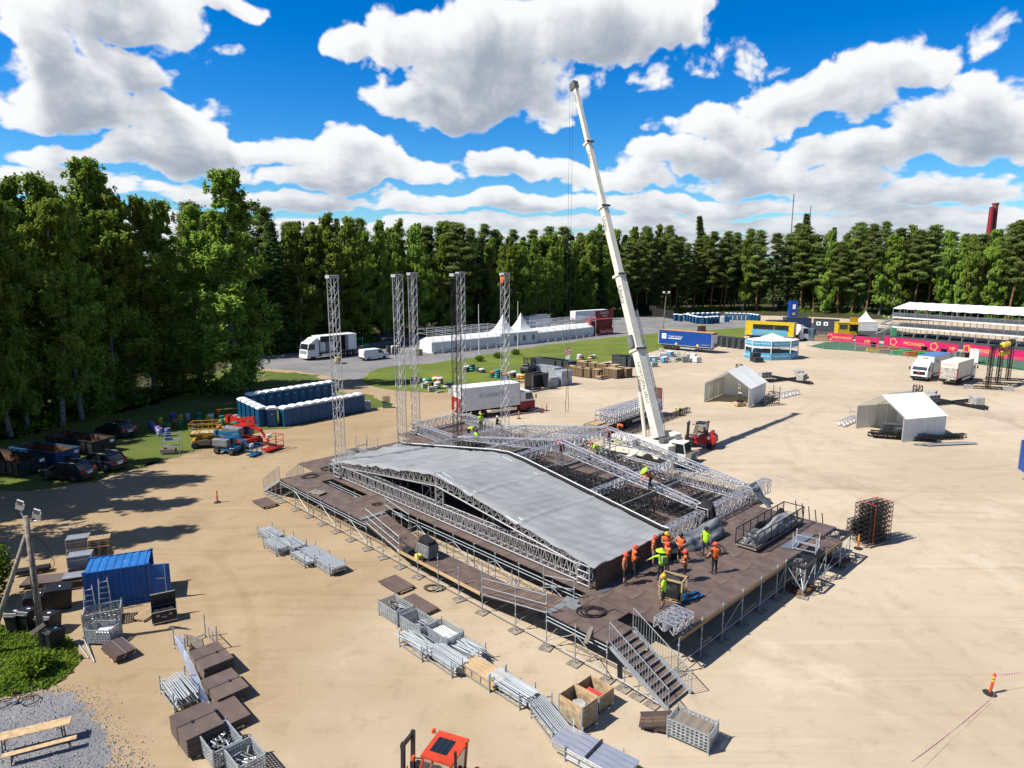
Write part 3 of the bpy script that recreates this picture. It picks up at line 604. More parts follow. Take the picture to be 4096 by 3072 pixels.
# front walkway with the dip, plates, stairs at both ends
deckfill(23.1, 26.9, -2.65, .34, 1.9, 1.42); deckfill(26.9, 32.1, -2.65, -.55, 1.7, 1.05); deckfill(32.1, 35.0, -2.65, .34, 1.45, 1.42)
deckfill(2.95, 5.7, -2.65, .34, 1.38, 1.42); deckfill(1.95, 2.95, -2.65, -.7, 1., .98)
ZL = .95
def ramp(u0, z0, u1, z1, v0=-2.65, v1=-.65, n=4):
    for i in range(n):
        a, b = u0+(u1-u0)*i/n, u0+(u1-u0)*(i+1)/n; za, zb = z0+(z1-z0)*i/n, z0+(z1-z0)*(i+1)/n
        for j in range(2):
            va, vb = v0+(v1-v0)*j/2+.012, v0+(v1-v0)*(j+1)/2-.012; s = .012 if a > b else -.012
            mb = MB(); q = [(-a+s, va, za), (-b-s, va, zb), (-b-s, vb, zb), (-a+s, vb, za)]
            mb.add([(x, y, z-.05) for x, y, z in q]+q, [(0,3,2,1),(4,5,6,7),(0,1,5,4),(1,2,6,5),(2,3,7,6),(3,0,4,7)])
            mb.build('ramp_panel', DECK[rnd.randrange(4)], stage)
            k = .5; xm = -(a+b)/2; zm = (za+zb)/2
            MB().add([(xm-.03, va+.12, zm+.004+.03*(z1-z0)/(u0-u1)*-1), (xm+.03, va+.12, zm+.004+.03*(z1-z0)/(u0-u1)), (xm+.03, vb-.12, zm+.004+.03*(z1-z0)/(u0-u1)), (xm-.03, vb-.12, zm+.004-.03*(z1-z0)/(u0-u1))], [(0, 1, 2, 3)]).build('grip_strip', PLYE, stage)
ramp(23.1, ZD, 18.4, ZL); ramp(5.7, ZD, 10.6, ZL)
for i in range(4):
    a, b = 18.4-i*1.95, 18.4-(i+1)*1.95
    for j in range(2): panel(b, a, -2.65+j, -2.65+j+1, ZL)
for u in (23.0, 5.75): MB().box(-u-.2, -u+.2, -2.63, -.68, ZD+.003, ZD+.012).build('grey_joint_plate', GREYP, stage)
bar('toe_board', (-18.6, -2.69, ZL+.09), (-10.7, -2.69, ZL+.09), .03, .2, NEWW, stage)
bar('edge_board', (0, .16, ZD-.14), (-.0, 11.6, ZD-.14), .04, .2, PLYE, stage)
bar('edge_board', (1.03, 14.7, ZD-.14), (1.03, 17.1, ZD-.14), .04, .2, PLYE, stage)
bar('edge_board', (-.0, 19.14, ZD-.14), (-30, 21.3, ZD-.14), .03, .16, PLYE, stage) if 0 else None
# scaffold legs, ledgers and braces
FOOT = MB().bx((0, 0, .03), (.62, .62, .06)).mesh('sole_board', OLDW)
BASE = MB().bx((0, 0, .07), (.16, .16, .02)).tube((0, 0, .07), (0, 0, .4), .02, 6).mesh('base_jack', GALV)
COLL = MB().tube((0, 0, -.025), (0, 0, .025), .06, 8).mesh('rosette', GALV)
REDB = mat('red_marking', (.6, .03, .02), .5, 0, .1); GRNB = mat('green_marking', (.02, .3, .06), .5, 0, .1)
RB = MB().tube((0, 0, -.07), (0, 0, .07), .032, 8, cap=False).mesh('paint_band', REDB); GB = MB().tube((0, 0, -.05), (0, 0, .05), .032, 8, cap=False).mesh('paint_band', GRNB)
def leg(u, v, top, sole=True, detail=True):
    link('sole_board', FOOT, stage, Matrix.Translation((-u, v, 0)) @ Matrix.Rotation(rnd.uniform(-.3, .3), 4, 'Z')) if sole else None
    p = pole('standard', (-u, v, .1), (-u, v, top), .027, GALV, stage)
    if detail:
        link('base_jack', BASE, stage, loc=(-u, v, 0))
        for z in np.arange(.45, top, .5): link('rosette', COLL, stage, loc=(-u, v, z))
        if rnd.random() < .6: link('paint_band', RB if rnd.random() < .6 else GB, stage, loc=(-u, v, rnd.uniform(.6, max(.7, top-.2))))
def led(u0, v0, z0, u1, v1, z1, r=.026, name='ledger'): return pole(name, uv(u0, v0, z0), uv(u1, v1, z1), r, GALV, stage)
FU = [1.95, 3.84, 5.71, 7.9, 10.5, 12.5, 14.4, 16.4, 18.3, 20.2, 22.1, 24.2, 26.2, 28.2, 30.2, 32.3, 34.7]
for i, u in enumerate(FU):
    top = ZD+.22 if not 5.8 < u < 22.5 else (ZD+1.15 if u > 18.4 or u < 10.6 else ZL+1.25)
    if abs(u-5.71) < .1 or abs(u-22.1) < .2: top = ZD+1.1
    leg(u, -2.72, top); leg(u, -.45, ZD-.1, detail=False)
    if i:
        a = FU[i-1]
        led(a, -2.72, .42, u, -2.72, .42)
        if u <= 5.8 or u > 22.5: led(a, -2.74, ZD-.12, u, -2.74, ZD-.12); led(a, -2.72, ZD-.32, u, -2.72, ZD-.32)
        led(a, -2.72, .42 if i % 2 else ZD-.3, u, -2.72, ZD-.3 if i % 2 else .42, .022, 'brace') if (u <= 5.8 or u > 22.5) else None
        led(u, -2.72, .5, u, -.45, 1.2 if (u <= 5.8 or u > 22.5) else .7, .02, 'brace')
# hand rails beside the ramps
for a, za, b, zb in ((22.1, ZD+1.0, 18.3, ZL+1.1), (5.71, ZD+1.0, 10.5, ZL+1.1)):
    for dz in (0, -.5): led(a, -2.72, za+dz, b, -2.72, zb+dz, .024, 'handrail')
    led(a, -2.72, za-.95, b, -2.72, zb-.95, .024, 'ramp_stringer')
# back side of the slot beside the ramps: rows of legs and rails
for i, u in enumerate(FU):
    if 5.0 < u < 33:
        leg(u, .1, ZD+.12 if u > 8 and u < 22 else ZD+.02, sole=False, detail=5 < u < 23)
        if u > 5.8 and i: led(FU[i-1], .1, ZD-.14, u, .1, ZD-.14); led(FU[i-1], .1, ZD-.34, u, .1, ZD-.34); led(FU[i-1], .1, .42, u, .1, .42); led(FU[i-1], .1, .5 if i % 2 else ZD-.4, u, .1, ZD-.4 if i % 2 else .5, .022, 'brace')
    if 5.8 < u < 10 or 19 < u < 23.2: leg(u, -.6, ZD+1.05, sole=False)
for a, za, b, zb in ((23.0, ZD+1.0, 20.2, ZL+1.45), (5.75, ZD+1.0, 7.9, ZD+.55)):
    leg(a, -.6, ZD+1.05, sole=False)
    for dz in (0, -.5): led(a, -.6, za+dz, b, -.6, zb+dz, .024, 'handrail')
# right side legs
RV = [.15, 2.2, 4.25, 6.3, 8.4, 10.4, 11.5]
for i, v in enumerate(RV):
    leg(0, v, ZD+.22 if i else ZD-.1)
    if i: led(0, RV[i-1], .42, 0, v, .42)
    if i and i % 3 == 0: led(0, RV[i-1], .42, 0, v, ZD-.3, .022, 'brace')
for v in (14.75, 17.1): leg(-1.02, v, ZD-.05)
led(-1.02, 13.2, .5, -1.02, 18.9, .5); led(-1.02, 14.75, .5, -1.02, 17.1, ZD-.2, .022, 'brace'); led(-1.02, 13.1, .3, -1.02, 14.75, ZD-.2, .022, 'brace')
# inner legs standing in the dark below the deck
for u in np.arange(2.5, 38, 5.): 
    for v in (3.4, 8, 12.6, 18.8): leg(float(u), v, ZD-.08, detail=False)
for u in (35.5, 37.9, 40.3): leg(u, 12.5 if u > 38 else 6., ZD-.08, detail=False)
# the two open tower bays on the right side
for v0 in (11.6, 17.15):
    v1 = v0+1.62
    for a, b in (((1.0, v0), (1.0, v1)), ((-.02, v0), (-.02, v1)), ((1.0, v0), (-.0, v0)), ((1.0, v1), (-.0, v1))): bar('bay_beam', (a[0], a[1], ZD-.07), (b[0], b[1], ZD-.07), .1, .16, DKST, stage)
    for k in range(5): bar('cross_beam', (.1+.18*k, v0+.2, ZD-.12+.02*k), (.95-.16*k, v1-.15, ZD-.12+.02*k), .07, .08, DKST, stage)
    leg(-1.02, v0+.05, ZD-.05); leg(-1.02, v1-.05, ZD-.05)
    led(-.0, v0, ZD-.2, -1.0, v0+.05, .35, .03, 'brace'); led(0, v1, ZD-.2, -1.0, v0+.1, .35, .03, 'brace'); led(-1.02, v0, .35, -1.02, v1, ZD-.2, .026, 'brace')
    truss('mast_stub', ST(-.52, v0+.8, .1), ST(-.52, v0+.8, 1.7), .5, .5, ALU, 'short mast section standing in the %s open bay of the stage' % ('nearer' if v0 < 14 else 'farther'), 'truss', pitch=.4)
    block('ballast_plate', (.5, v0+.8, .12), (1.3, 1.5, .2), RUST, stage)
# ------------------------------------------------------------------ stairs
def stair(u_top, direction, v0, v1, label, z0=ZD, n=11, mesh_side=False, run=.3):
    e = empty('stair_flight', SO, SROT, label, 'stairs'); s = -direction    # local x grows with -u
    rise = z0/n
    for i in range(n-1 if n > 4 else n):
        z = z0-rise*(i+1)+.0; x = -u_top+direction*(run*i+.16)
        b_ = MB().box(x-.16, x+.16, v0+.06, v1-.06, z-.045, z).build('tread', DECK[i % 4], e)
        MB().box(x+direction*.165-.012, x+direction*.165+.012, v0+.06, v1-.06, z-.05, z+.004).build('nosing', ALU, b_)
    xe = -u_top+direction*(run*(n-1)+.2)
    for v in (v0, v1):
        bar('stringer', (-u_top, v, z0-.12), (xe, v, .08), .06, .2, GALV, e)
        pole('handrail', (-u_top, v, z0+1.05), (xe, v, 1.1), .024, GALV, e)
        pole('lower_rail', (-u_top, v, z0+.12), (xe, v, .2), .02, GALV, e)
        m_ = int(abs(xe+u_top)/.15)
        for k in range(m_+1):
            t = k/m_; x = -u_top+(xe+u_top)*t; zb = z0+.12+(.2-z0-.12)*t; zt = z0+1.05+(1.1-z0-1.05)*t
            pole('baluster', (x, v, zb-(.15 if k in (0, m_) else 0)), (x, v, zt), .022 if k % 7 == 0 else .011, GALV, e)
        for t in (.28, .52, .76):
            x = -u_top+(xe+u_top)*t; pole('post', (x, v, .05), (x, v, z0*(1-t)), .026, GALV, e); link('sole_board', FOOT, e, loc=(x, v, 0))
        pole('ledger', (-u_top, v, .4), (xe, v, .15), .024, GALV, e)
    return e
stair(1.93, 1, -2.6, -.78, 'near steel stair with brown treads and upright bar railings at the stage corner')
stair(35.02, -1, -2.6, -.55, 'far steel stair with barred railings at the left end of the walkway')
# ------------------------------------------------------------------ towers
TP = [(32, 1.2, 'leftmost', ALU), (32, 7.2, 'second from the left', ALU), (39.2, 13.9, 'third from the left', ALU), (32, 13.4, '', BLKA), (39.65, 20.4, 'standing directly behind the black one', ALU), (32, 19.5, 'rightmost', ALU)]
for i, (u, v, wd, m) in enumerate(TP):
    lab = 'slender silver lattice tower, '+wd+' of those on the stage' if m is ALU else 'black lattice tower in the middle of the stage'
    e = truss('lattice_tower', ST(u, v, ZD+.1)-SY*.3, ST(u, v, ZD+15.9)-SY*.3, .6, .6, m, lab, 'tower', 'roof towers on the stage', pitch=.95, r=.017, rc=.028)
    e.matrix_basis = Matrix.Translation(ST(u, v, ZD+.1)) @ Matrix.Rotation(SROT, 4, 'Z') @ Matrix.Rotation(-pi/2, 4, 'Y') @ Matrix.Translation((0, 0, -.3))
    hd = MB().bx((15.92, 0, .3), (.24, .88, .62)); hd.build('head_block', TXTG, e)
    for s, zz in ((-1, -.045), (1, .645)): text('PROLYTE', .2, TXTK, e, face_mw((15.92, 0, zz), (0, 1, 0) if zz < 0 else (0, -1, 0), (1, 0, 0)))
    for yy in (-.42, .42): pole('chain', (.4, yy, .26), (15.8, yy, .26), .012, CABLE, e)
    MB().bx((-.06, 0, .26), (.1, .9, .9)).build('base_plate', DKST, e)
# sleeve blocks (square cages) where beams meet the towers, or wait for one
def sleeve(u, v, label):
    e = empty('sleeve_block', ST(u, v, ZD), SROT, label, 'truss corner')
    for x in (-.42, .42):
        for y in (-.42, .42): pole('post', (x, y, .08), (x, y, 1.25), .045, ALU, e)
    for z in (.12, .45, .85, 1.22):
        for s in (-.42, .42): pole('rail', (-.42, s, z), (.42, s, z), .035, ALU, e); pole('rail', (s, -.42, z), (s, .42, z), .035, ALU, e)
    for x in (-.42, .42): block('wheel_plate', (x, 0, .65), (.03, .3, .5), GALV, e)
    for a in (-.3, .3): pole('diagonal', (-.42, a, .15), (.42, a, 1.2), .025, ALU, e)
    return e
for u, v, l in [(6.3, 1.2, 'silver sleeve block at the near corner of the roof frame'), (32, 1.2, 'silver sleeve block around the leftmost tower'), (6.3, 13.3, 'sleeve block wrapped in black cloth on the right roof beam'), (6.3, 19.4, 'silver sleeve block at the right rear corner under the dark cover'), (39.2, 13.9, 'silver sleeve block at the corner of the left wing')]: sleeve(u, v, l)
# ------------------------------------------------------------------ roof trusses
GV = [1.2, 7.2, 13.3, 19.4]
GN = ['front', 'second', 'third', 'rear']
UP, ZP, ZE = 19.2, 5.05, 2.95
for i, v in enumerate(GV):
    m = ALU
    truss('floor_beam', ST(31.5, v, ZD+.12), ST(6.8, v, ZD+.12), .5, .95, ALU if i != 2 else BLKA, 'long %s horizontal beam truss under the %s gable' % ('silver' if i != 2 else 'black', GN[i]), pitch=.55, group='roof beams')
    for ue, nm in ((31.6, 'left'), (6.6, 'right')):
        truss('rafter_truss', ST(UP, v, ZP-.78), ST(ue, v, ZE-.12), .5, .85, ALU, 'sloping silver rafter on the %s side of the %s gable' % (nm, GN[i]), pitch=.62, taper=.28, group='roof rafters', rc=.045)
    if i: block('red_joint_block', ST(UP, v, ZP-.35), (.5, .5, .8), DRED if i > 1 else DKST, None, Matrix.Rotation(SROT, 4, 'Z').to_quaternion()); tag(bpy.context.scene.objects[-1] if 0 else C.objects[-1], 'dark red ridge hinge plate on top of the %s gable' % GN[i], 'hinge')
    truss('king_post', ST(UP, v, ZD+1.1), ST(UP, v, ZP-.8), .5, .5, ALU, 'short upright truss below the peak of the %s gable' % GN[i], pitch=.45)
for v0, v1, nm in ((1.7, 6.8, 'first'), (7.7, 12.8, 'second'), (13.8, 18.9, 'third')):
    truss('side_beam', ST(6.3, v0, ZD+.12), ST(6.3, v1, ZD+.12), .5, .95, ALU, 'silver beam truss along the right side, %s bay' % nm, pitch=.55, group='roof beams')
    truss('side_beam', ST(32, v0, ZD+.12), ST(32, v1, ZD+.12), .5, .95, ALU, 'silver beam truss along the left side, %s bay' % nm, pitch=.55, group='roof beams')
    truss('ridge_beam', ST(UP, v0-.2, ZP-.75), ST(UP, v1+.2, ZP-.75), .45, .6, ALU, 'ridge beam truss linking gables, %s bay' % nm, pitch=.55, group='ridge beams')
    if nm != 'first':
        for uq, n2, zq in ((12.7, 'right', 3.05), (25.6, 'left', 3.05)):
            truss('purlin_truss', ST(uq, v0-.2, zq), ST(uq, v1+.2, zq), .4, .5, ALU, 'purlin truss on the %s roof slope, %s bay' % (n2, nm), pitch=.5, group='purlins')
        for uq in (9.5, 16., 22.4, 28.8):
            zq = ZE+.22+(ZP-ZE)*(1-abs(uq-UP)/(UP-6.3)); o = pole('purlin_tube', ST(uq, v0-.3, zq-.05), ST(uq, v1+.3, zq-.05), .035, GALV); tag(o, 'single purlin tube across the %s open roof bay, %.0f metres from the right beam' % (nm, uq-6.3), 'tube', 'purlin tubes')
truss('side_beam', ST(6.3, 19.95, ZD+.12), ST(6.3, 22.3, ZD+.12), .6, .95, ALU, 'silver beam stub sticking out behind the right rear corner', pitch=.5)
for a, b, l in (((32.5, 13.4), (38.7, 13.9), 'silver beam truss from the black tower to the wing corner'), ((39.3, 14.4), (39.6, 19.9), 'silver beam truss along the outer edge of the left wing'), ((39.2, 20.4), (32.5, 19.6), 'silver beam truss along the rear of the left wing')):
    truss('wing_beam', ST(*a, ZD+.12), ST(*b, ZD+.12), .5, .95, ALU, l, pitch=.55, group='roof beams')
# black trusses slung between the gables
for v, z, l in ((10.3, 2.7, 'black lighting truss sloping between the second and third gables'), (16.2, 2.75, 'black lighting truss sloping between the third and rear gables')):
    for ue, zz, nm in ((30.5, 2.55, 'left'), (7.4, 2.5, 'right')):
        truss('lighting_truss', ST(UP-.2, v, z+1.35), ST(ue, v, zz-.25), .42, .42, BLKA, l+', '+nm+' half', pitch=.45, rc=.028, r=.018, group='black trusses')
truss('lighting_truss', ST(24, 11.2, ZD+.5), ST(9, 11.2, ZD+.5), .5, .9, BLKA, 'deep black truss lying behind the tarpaulin edge', pitch=.6, group='black trusses')
# grey floor beams and supports
for i, (u, v0, v1, z) in enumerate([(10.2, 8.2, 12.4, .5), (13.6, 8.4, 13.0, .5), (17., 8.4, 12.8, .45), (12., 14.5, 18.8, .5), (15.6, 14.2, 18.6, .5), (20.5, 14.5, 18.8, .4), (8.2, 14., 18.8, .12), (8.9, 14., 18.8, .12), (9.6, 14.2, 18.7, .12), (24., 8.5, 12.8, .45), (26.4, 14., 18.8, .45)]):
    o = bar('grey_beam', ST(u, v0, ZD+z), ST(u, v1, ZD+z), .2, .22, GREYB); tag(o, 'long grey floor beam resting on the deck, %s row, %s from the right' % ('front' if v0 < 10 else 'rear', ORD[i % 6]), 'beam', 'grey beams')
# low trestles under the front gable
for i, u in enumerate((26.2, 22.4, 15.8, 10.6)):
    e = empty('trestle', ST(u, 2.9, ZD), SROT, 'small square truss trestle on a timber base under the tarpaulin, %s from the left' % ORD[i], 'trestle', 'trestles under the tarpaulin')
    for x in (-.5, .5):
        for y in (-.35, .35): pole('post', (x, y, .12), (x, y, 1.3), .035, ALU, e)
    for s in (-.35, .35): pole('rail', (-.5, s, 1.28), (.5, s, 1.28), .035, ALU, e); pole('rail', (-.5, s, .2), (.5, s, .2), .035, ALU, e); pole('diagonal', (-.5, s, .2), (.5, s, 1.25), .025, ALU, e)
    block('timber_base', (0, 0, .06), (1.5, .9, .12), PLY, e)
block('timber', ST(12.2, 2.6, ZD+1.15), (.22, 2.4, .2), OLDW, None, Matrix.Rotation(SROT, 4, 'Z').to_quaternion()); tag(C.objects[-1], 'thick timber laid across beams under the tarpaulin', 'timber')
# ------------------------------------------------------------------ tarpaulin over the front bay
def roofz(u): return ZE+.32+(ZP-ZE-.1)*max(0, 1-abs(u-UP)/(UP-6.0))
def tarp():
    nu, nv = 220, 44; vs = []; rg = np.random.default_rng(2); u0, u1, v0, v1 = 5.55, 33.0, .82, 7.55
    ks = [(rg.uniform(.3, 2.4), rg.uniform(.2, 3.6), rg.random()*6.3, rg.uniform(.004, .014)) for _ in range(26)]
    for i in range(nu+1):
        u = u0+(u1-u0)*i/nu
        for j in range(nv+1):
            t = j/nv; v = v0+(v1-v0)*t; z = roofz(u)
            z = z-.10*max(0, 1-abs(u-UP)/1.6)                       # rounded ridge
            e_ = min(t, 1-t); z -= .17*(1-(1-2*t)**2)                # sag between the gables
            for uu in (11.2, 15.4, 23, 27.4): q_ = u-uu-.3*sin(t*4); z += (.13*math.exp(-(q_/.12)**2)-.10*math.exp(-((q_-.45)/.5)**2))*(1-.25*t)   # seams pulled tight
            z += .035*sin(u*1.9+2.4*sin(t*4))*sin(pi*t)+.022*sin(u*9+t*13+2*sin(u))*t*(1-t)*4+.016*sin(u*17-t*9)*t*t
            for a, b, p, am in ks: z += am*sin(a*u*2.2+b*v*2+p)
            if t < .05: z -= .16*(1-t/.05)                          # front hem folded down
            vs.append((-u, v+(.03*sin(u*2.1) if t < .02 else 0), z))
    fs = [(i*(nv+1)+j, i*(nv+1)+j+1, (i+1)*(nv+1)+j+1, (i+1)*(nv+1)+j) for i in range(nu) for j in range(nv)]
    mb = MB(); mb.add(vs, fs); e = empty('tarpaulin', SO, SROT, 'huge pale grey roof tarpaulin stretched over the front gable bay', 'tarpaulin')
    o = mb.build('roof_skin', TARP, e, smooth=True); s = o.modifiers.new('thick', 'SOLIDIFY'); s.thickness = .012
    # hem bands along the second gable and at both ends
    mb = MB()
    for i in range(nu):
        ua, ub = u0+(u1-u0)*i/nu, u0+(u1-u0)*(i+1)/nu; za, zb = roofz(ua)+.09, roofz(ub)+.09
        for r_ in (ua, ub): pass
        za -= .10*max(0, 1-abs(ua-UP)/1.6); zb -= .10*max(0, 1-abs(ub-UP)/1.6)
        mb.add([(-ua, 7.35, za), (-ub, 7.35, zb), (-ub, 7.72, zb-.03), (-ua, 7.72, za-.03), (-ua, 7.72, za-.28), (-ub, 7.72, zb-.28)], [(0, 1, 2, 3), (3, 2, 5, 4)])
    mb.build('edge_band', BLKF, e)
    mb = MB(); prev = None
    for i in range(nu+1):
        u = u0+(u1-u0)*i/nu; z = roofz(u)+.12-.10*max(0, 1-abs(u-UP)/1.6)
        if prev: mb.tube(prev, (-u, 7.72, z), .035, 5, cap=False)
        prev = (-u, 7.72, z)
    mb.build('keder_rail', WHT, e)
    mb = MB(); z5 = roofz(5.55)-.02
    for k in range(12):
        a, b = .85+k*.56, .85+(k+1)*.56; mb.quad((-5.56, a, z5-.1), (-5.56+.05*sin(k), b, z5-.1), (-5.50+.05*sin(k*2), b, ZD+.02), (-5.50, a, ZD+.02))
    mb.build('end_skirt', PLY, e)
    MB().box(-5.5, -5.05, .9, 7.2, ZD+.004, ZD+.02).build('ground_flap', TARPD, e)
    return e
tarp()
o = MB().box(-29.5, -8, 3.85, 3.88, ZD+.02, 3.35).build('shade_sheet', BLKF, None, SO, SROT); tag(o, 'black sheet added to deepen the shade under the tarpaulin', 'shade sheet')  # black sheet put in to darken the shaded space under the tarpaulin
o = MB().box(-31.2, -25, 2.2, 2.22, 2.75, 3.4).box(-13, -8.5, 2.4, 2.42, 2.2, 3.2).build('shade_strip', BLKF, None, SO, SROT); tag(o, 'short black sheets added as shade behind the front gable', 'cloth')  # more added black sheets, standing in for the dark behind the front gable
# ================================================================== vehicles
WH = {}
def wheel(parent, x, y, r=.5, w_=.28, z=None):
    """tyre with its rim as sub-part, axle along y"""
    k = (r, w_)
    if k not in WH:
        t = MB().lathe([(r*.62, -w_/2), (r*.93, -w_/2), (r, -w_*.32), (r, w_*.32), (r*.93, w_/2), (r*.62, w_/2)], 18).mesh('tyre', RUB)
        q = MB().lathe([(r*.60, -w_*.44), (r*.62, -w_*.2), (r*.62, w_*.2), (r*.60, w_*.44), (r*.3, w_*.36), (r*.26, w_*.5), (.01, w_*.5)], 14).mesh('rim', CHRM)
        t.shade_smooth(); WH[k] = (t, q)
    s = 1 if y > 0 else -1
    o = link('wheel', WH[k][0], parent, Matrix.Translation((x, y, r if z is None else z)) @ Matrix.Rotation(-pi/2*s, 4, 'X'))
    link('rim', WH[k][1], o); return o
def two(pa, pb):
    a, b = G(*pa), G(*pb); d = b-a; return a, b, atan2(d.y, d.x), d.length
def cab(e, x0, w_, h, m, lower=None, L=2.0, roof=None, glass=GLS, deflect=False):
    """lorry cab, front towards +x, x0 is its back"""
    x1 = x0+L; z0 = .45; hw = w_/2
    prof = [(x0, z0), (x1-.02, z0), (x1, 1.1), (x1-.06, 1.75), (x1-.38, h-.12), (x1-.6, h), (x0, h)]
    b = MB().ext(prof, -hw, hw).build('cab', m, e); bevel(b, .06, 2)
    MB().quad((x1-.055, -hw+.12, 1.80), (x1-.055, hw-.12, 1.80), (x1-.36, hw-.16, h-.22), (x1-.36, -hw+.16, h-.22)).build('windscreen', glass, e)
    for q in e.children:
        if q.name.startswith('windscreen'): q.location = (.012, 0, 0.004)
    for s in (-1, 1):
        y = s*(hw+.006)
        MB().quad((x0+.75, y, 1.72), (x1-.14, y, 1.72), (x1-.40, y, h-.25), (x0+.75, y, h-.25)).build('side_window', glass, e)
        MB().bx((x1-.95, s*(hw+.004), 1.15), (.9, .012, 1.0)).build('door', m, e)
        block('mirror', (x1+.12, s*(hw+.17), 2.05), (.1, .18, .5), BLKP, e); block('headlight', (x1+.012, s*(hw-.3), .82), (.05, .4, .18), TXTW, e)
        block('step', (x1-.9, s*(hw-.08), .5), (.7, .2, .25), BLKP, e)
    MB().bx((x1+.01, 0, 1.32), (.05, w_*.72, .5)).build('grille', BLKP, e)
    for k in range(3): block('grille_slat', (x1+.045, 0, 1.16+.16*k), (.03, w_*.7, .05), lower or m, e)
    MB().bx((x1+.02, 0, .58), (.16, w_*.98, .4)).build('bumper', lower or m, e)
    if deflect: MB().ext([(x0, h), (x1-.75, h), (x0+.45, h+.65), (x0, h+.72)], -hw+.08, hw-.08).build('roof_deflector', roof or m, e)
def cargo(e, x0, x1, w_, z0, z1, m, roof=None, name='cargo_box', frame=None):
    b = MB().box(x0, x1, -w_/2, w_/2, z0, z1).build(name, m, e)
    MB().box(x0-.015, x1+.015, -w_/2-.015, w_/2+.015, z1-.0, z1+.03).build('roof', roof or WHT, e)
    for x in (x0, x1):
        for s in (-1, 1): block('corner_post', (x, s*w_/2, (z0+z1)/2), (.09, .09, z1-z0), frame or ALU, e)
    for s in (-1, 1): block('lower_rail', ((x0+x1)/2, s*w_/2, z0+.05), (x1-x0, .06, .12), frame or ALU, e)
    return b
def chassis(e, x0, x1): MB().box(x0, x1, -.45, -.3, .75, .98).box(x0, x1, .3, .45, .75, .98).build('chassis', DKST, e)
def side_guard(e, x0, x1, w_):
    for s in (-1, 1): block('side_guard', ((x0+x1)/2, s*(w_/2-.05), .7), (x1-x0, .05, .35), ALU, e); block('fuel_tank', ((x0+x1)/2-.2, s*(w_/2-.4), .7), (min(1.4, x1-x0), .5, .5), DKST, e)
def side_text(e, body, size, m, x, z, w_, side, sx=1.):
    s = -1 if side < 0 else 1
    return text(body, size, m, e, face_mw((x, s*(w_/2+.03), z), (1 if s < 0 else -1, 0, 0), (0, 0, 1)), sx=sx)
def end_text(e, body, size, m, x, y, z, d): return text(body, size, m, e, face_mw((x+d*.03, y, z), (0, 1 if d > 0 else -1, 0), (0, 0, 1)))
# --- white lorry with its curtain side open, left background
a, b, rz, L = two((1425, 1416), (1222, 1440)); L = 9.6; fx = G(1215, 1441); d = Vector((cos(rz), sin(rz), 0)); org = fx-d*L
e = empty('box_lorry', org, rz, 'white lorry with open box side and goods inside, parked at the wood edge', 'lorry'); e.scale = (1.2,)*3; e.location = fx-d*L*1.2
chassis(e, 0, L-1); cab(e, L-2.2, 2.5, 2.9, WHT, deflect=True, L=2.2)
MB().box(0, L-2.45, -1.25, 1.25, 1.05, 1.15).build('load_floor', OLDW, e)
MB().box(0, L-2.45, -1.28, -1.24, 1.15, 3.75).build('far_wall', GREYB, e)
MB().box(0, .06, -1.25, 1.25, 1.15, 3.75).build('rear_wall', WHT, e); MB().box(L-2.51, L-2.45, -1.25, 1.25, 1.15, 3.75).build('front_wall', WHT, e)
MB().box(-.02, L-2.43, -1.29, 1.29, 3.75, 3.82).build('roof', WHT, e)
MB().box(.05, 1.7, 1.24, 1.28, 1.15, 3.75).build('side_panel', WHT, e); MB().box(1.72, 2.3, 1.24, 1.28, 1.15, 3.75).build('side_panel', GREYP, e)
for k, x in enumerate((4.6, 5.6, 6.4)): 
    p = MB().bx((x, .3, 1.95), (.85, 1.2, 1.6)).build('boxed_goods', WHT if k != 1 else GREYP, e)
for s in (-1, 1):
    for x in (L-1.2, 1.6, 2.75): wheel(e, x, s*1.1, .5)
side_guard(e, 3.4, L-2.7, 2.5)
# --- white van
a, b, rz, L = two((1446, 1443), (1562, 1430)); L = 5.2
e = empty('delivery_van', a, rz, 'white delivery van parked beside the open lorry', 'van'); e.scale = (1.1,)*3
b_ = MB().ext([(0, .35), (5.15, .35), (5.2, .8), (5.05, 1.05), (4.2, 1.25), (3.55, 1.92), (3.2, 1.98), (.1, 1.98), (0, 1.7)], -.95, .95).build('body', WHT, e); bevel(b_, .08, 2)
MB().quad((4.2, -.82, 1.27), (4.2, .82, 1.27), (3.6, .78, 1.88), (3.6, -.78, 1.88)).build('windscreen', GLS, e).location = (.03, 0, .02)
for s in (-1, 1):
    MB().quad((2.95, s*.957, 1.25), (4.0, s*.957, 1.25), (3.5, s*.957, 1.8), (2.95, s*.957, 1.8)).build('side_window', GLS, e)
    block('headlight', (5.1, s*.7, .95), (.12, .4, .16), TXTW, e); block('tail_light', (0, s*.86, 1.15), (.04, .12, .4), RED, e); block('mirror', (3.9, s*1.07, 1.3), (.1, .2, .22), BLKP, e)
    for x in (1.0, 4.2): wheel(e, x, s*.84, .34, .22)
    MB().bx((2.0, s*.957, 1.05), (1.1, .01, 1.25)).build('sliding_door', WHT, e)
block('bumper', (0, 0, .5), (.14, 1.8, .25), BLKP, e); block('number_plate', (-.075, 0, .75), (.02, .5, .11), TXTW, e)
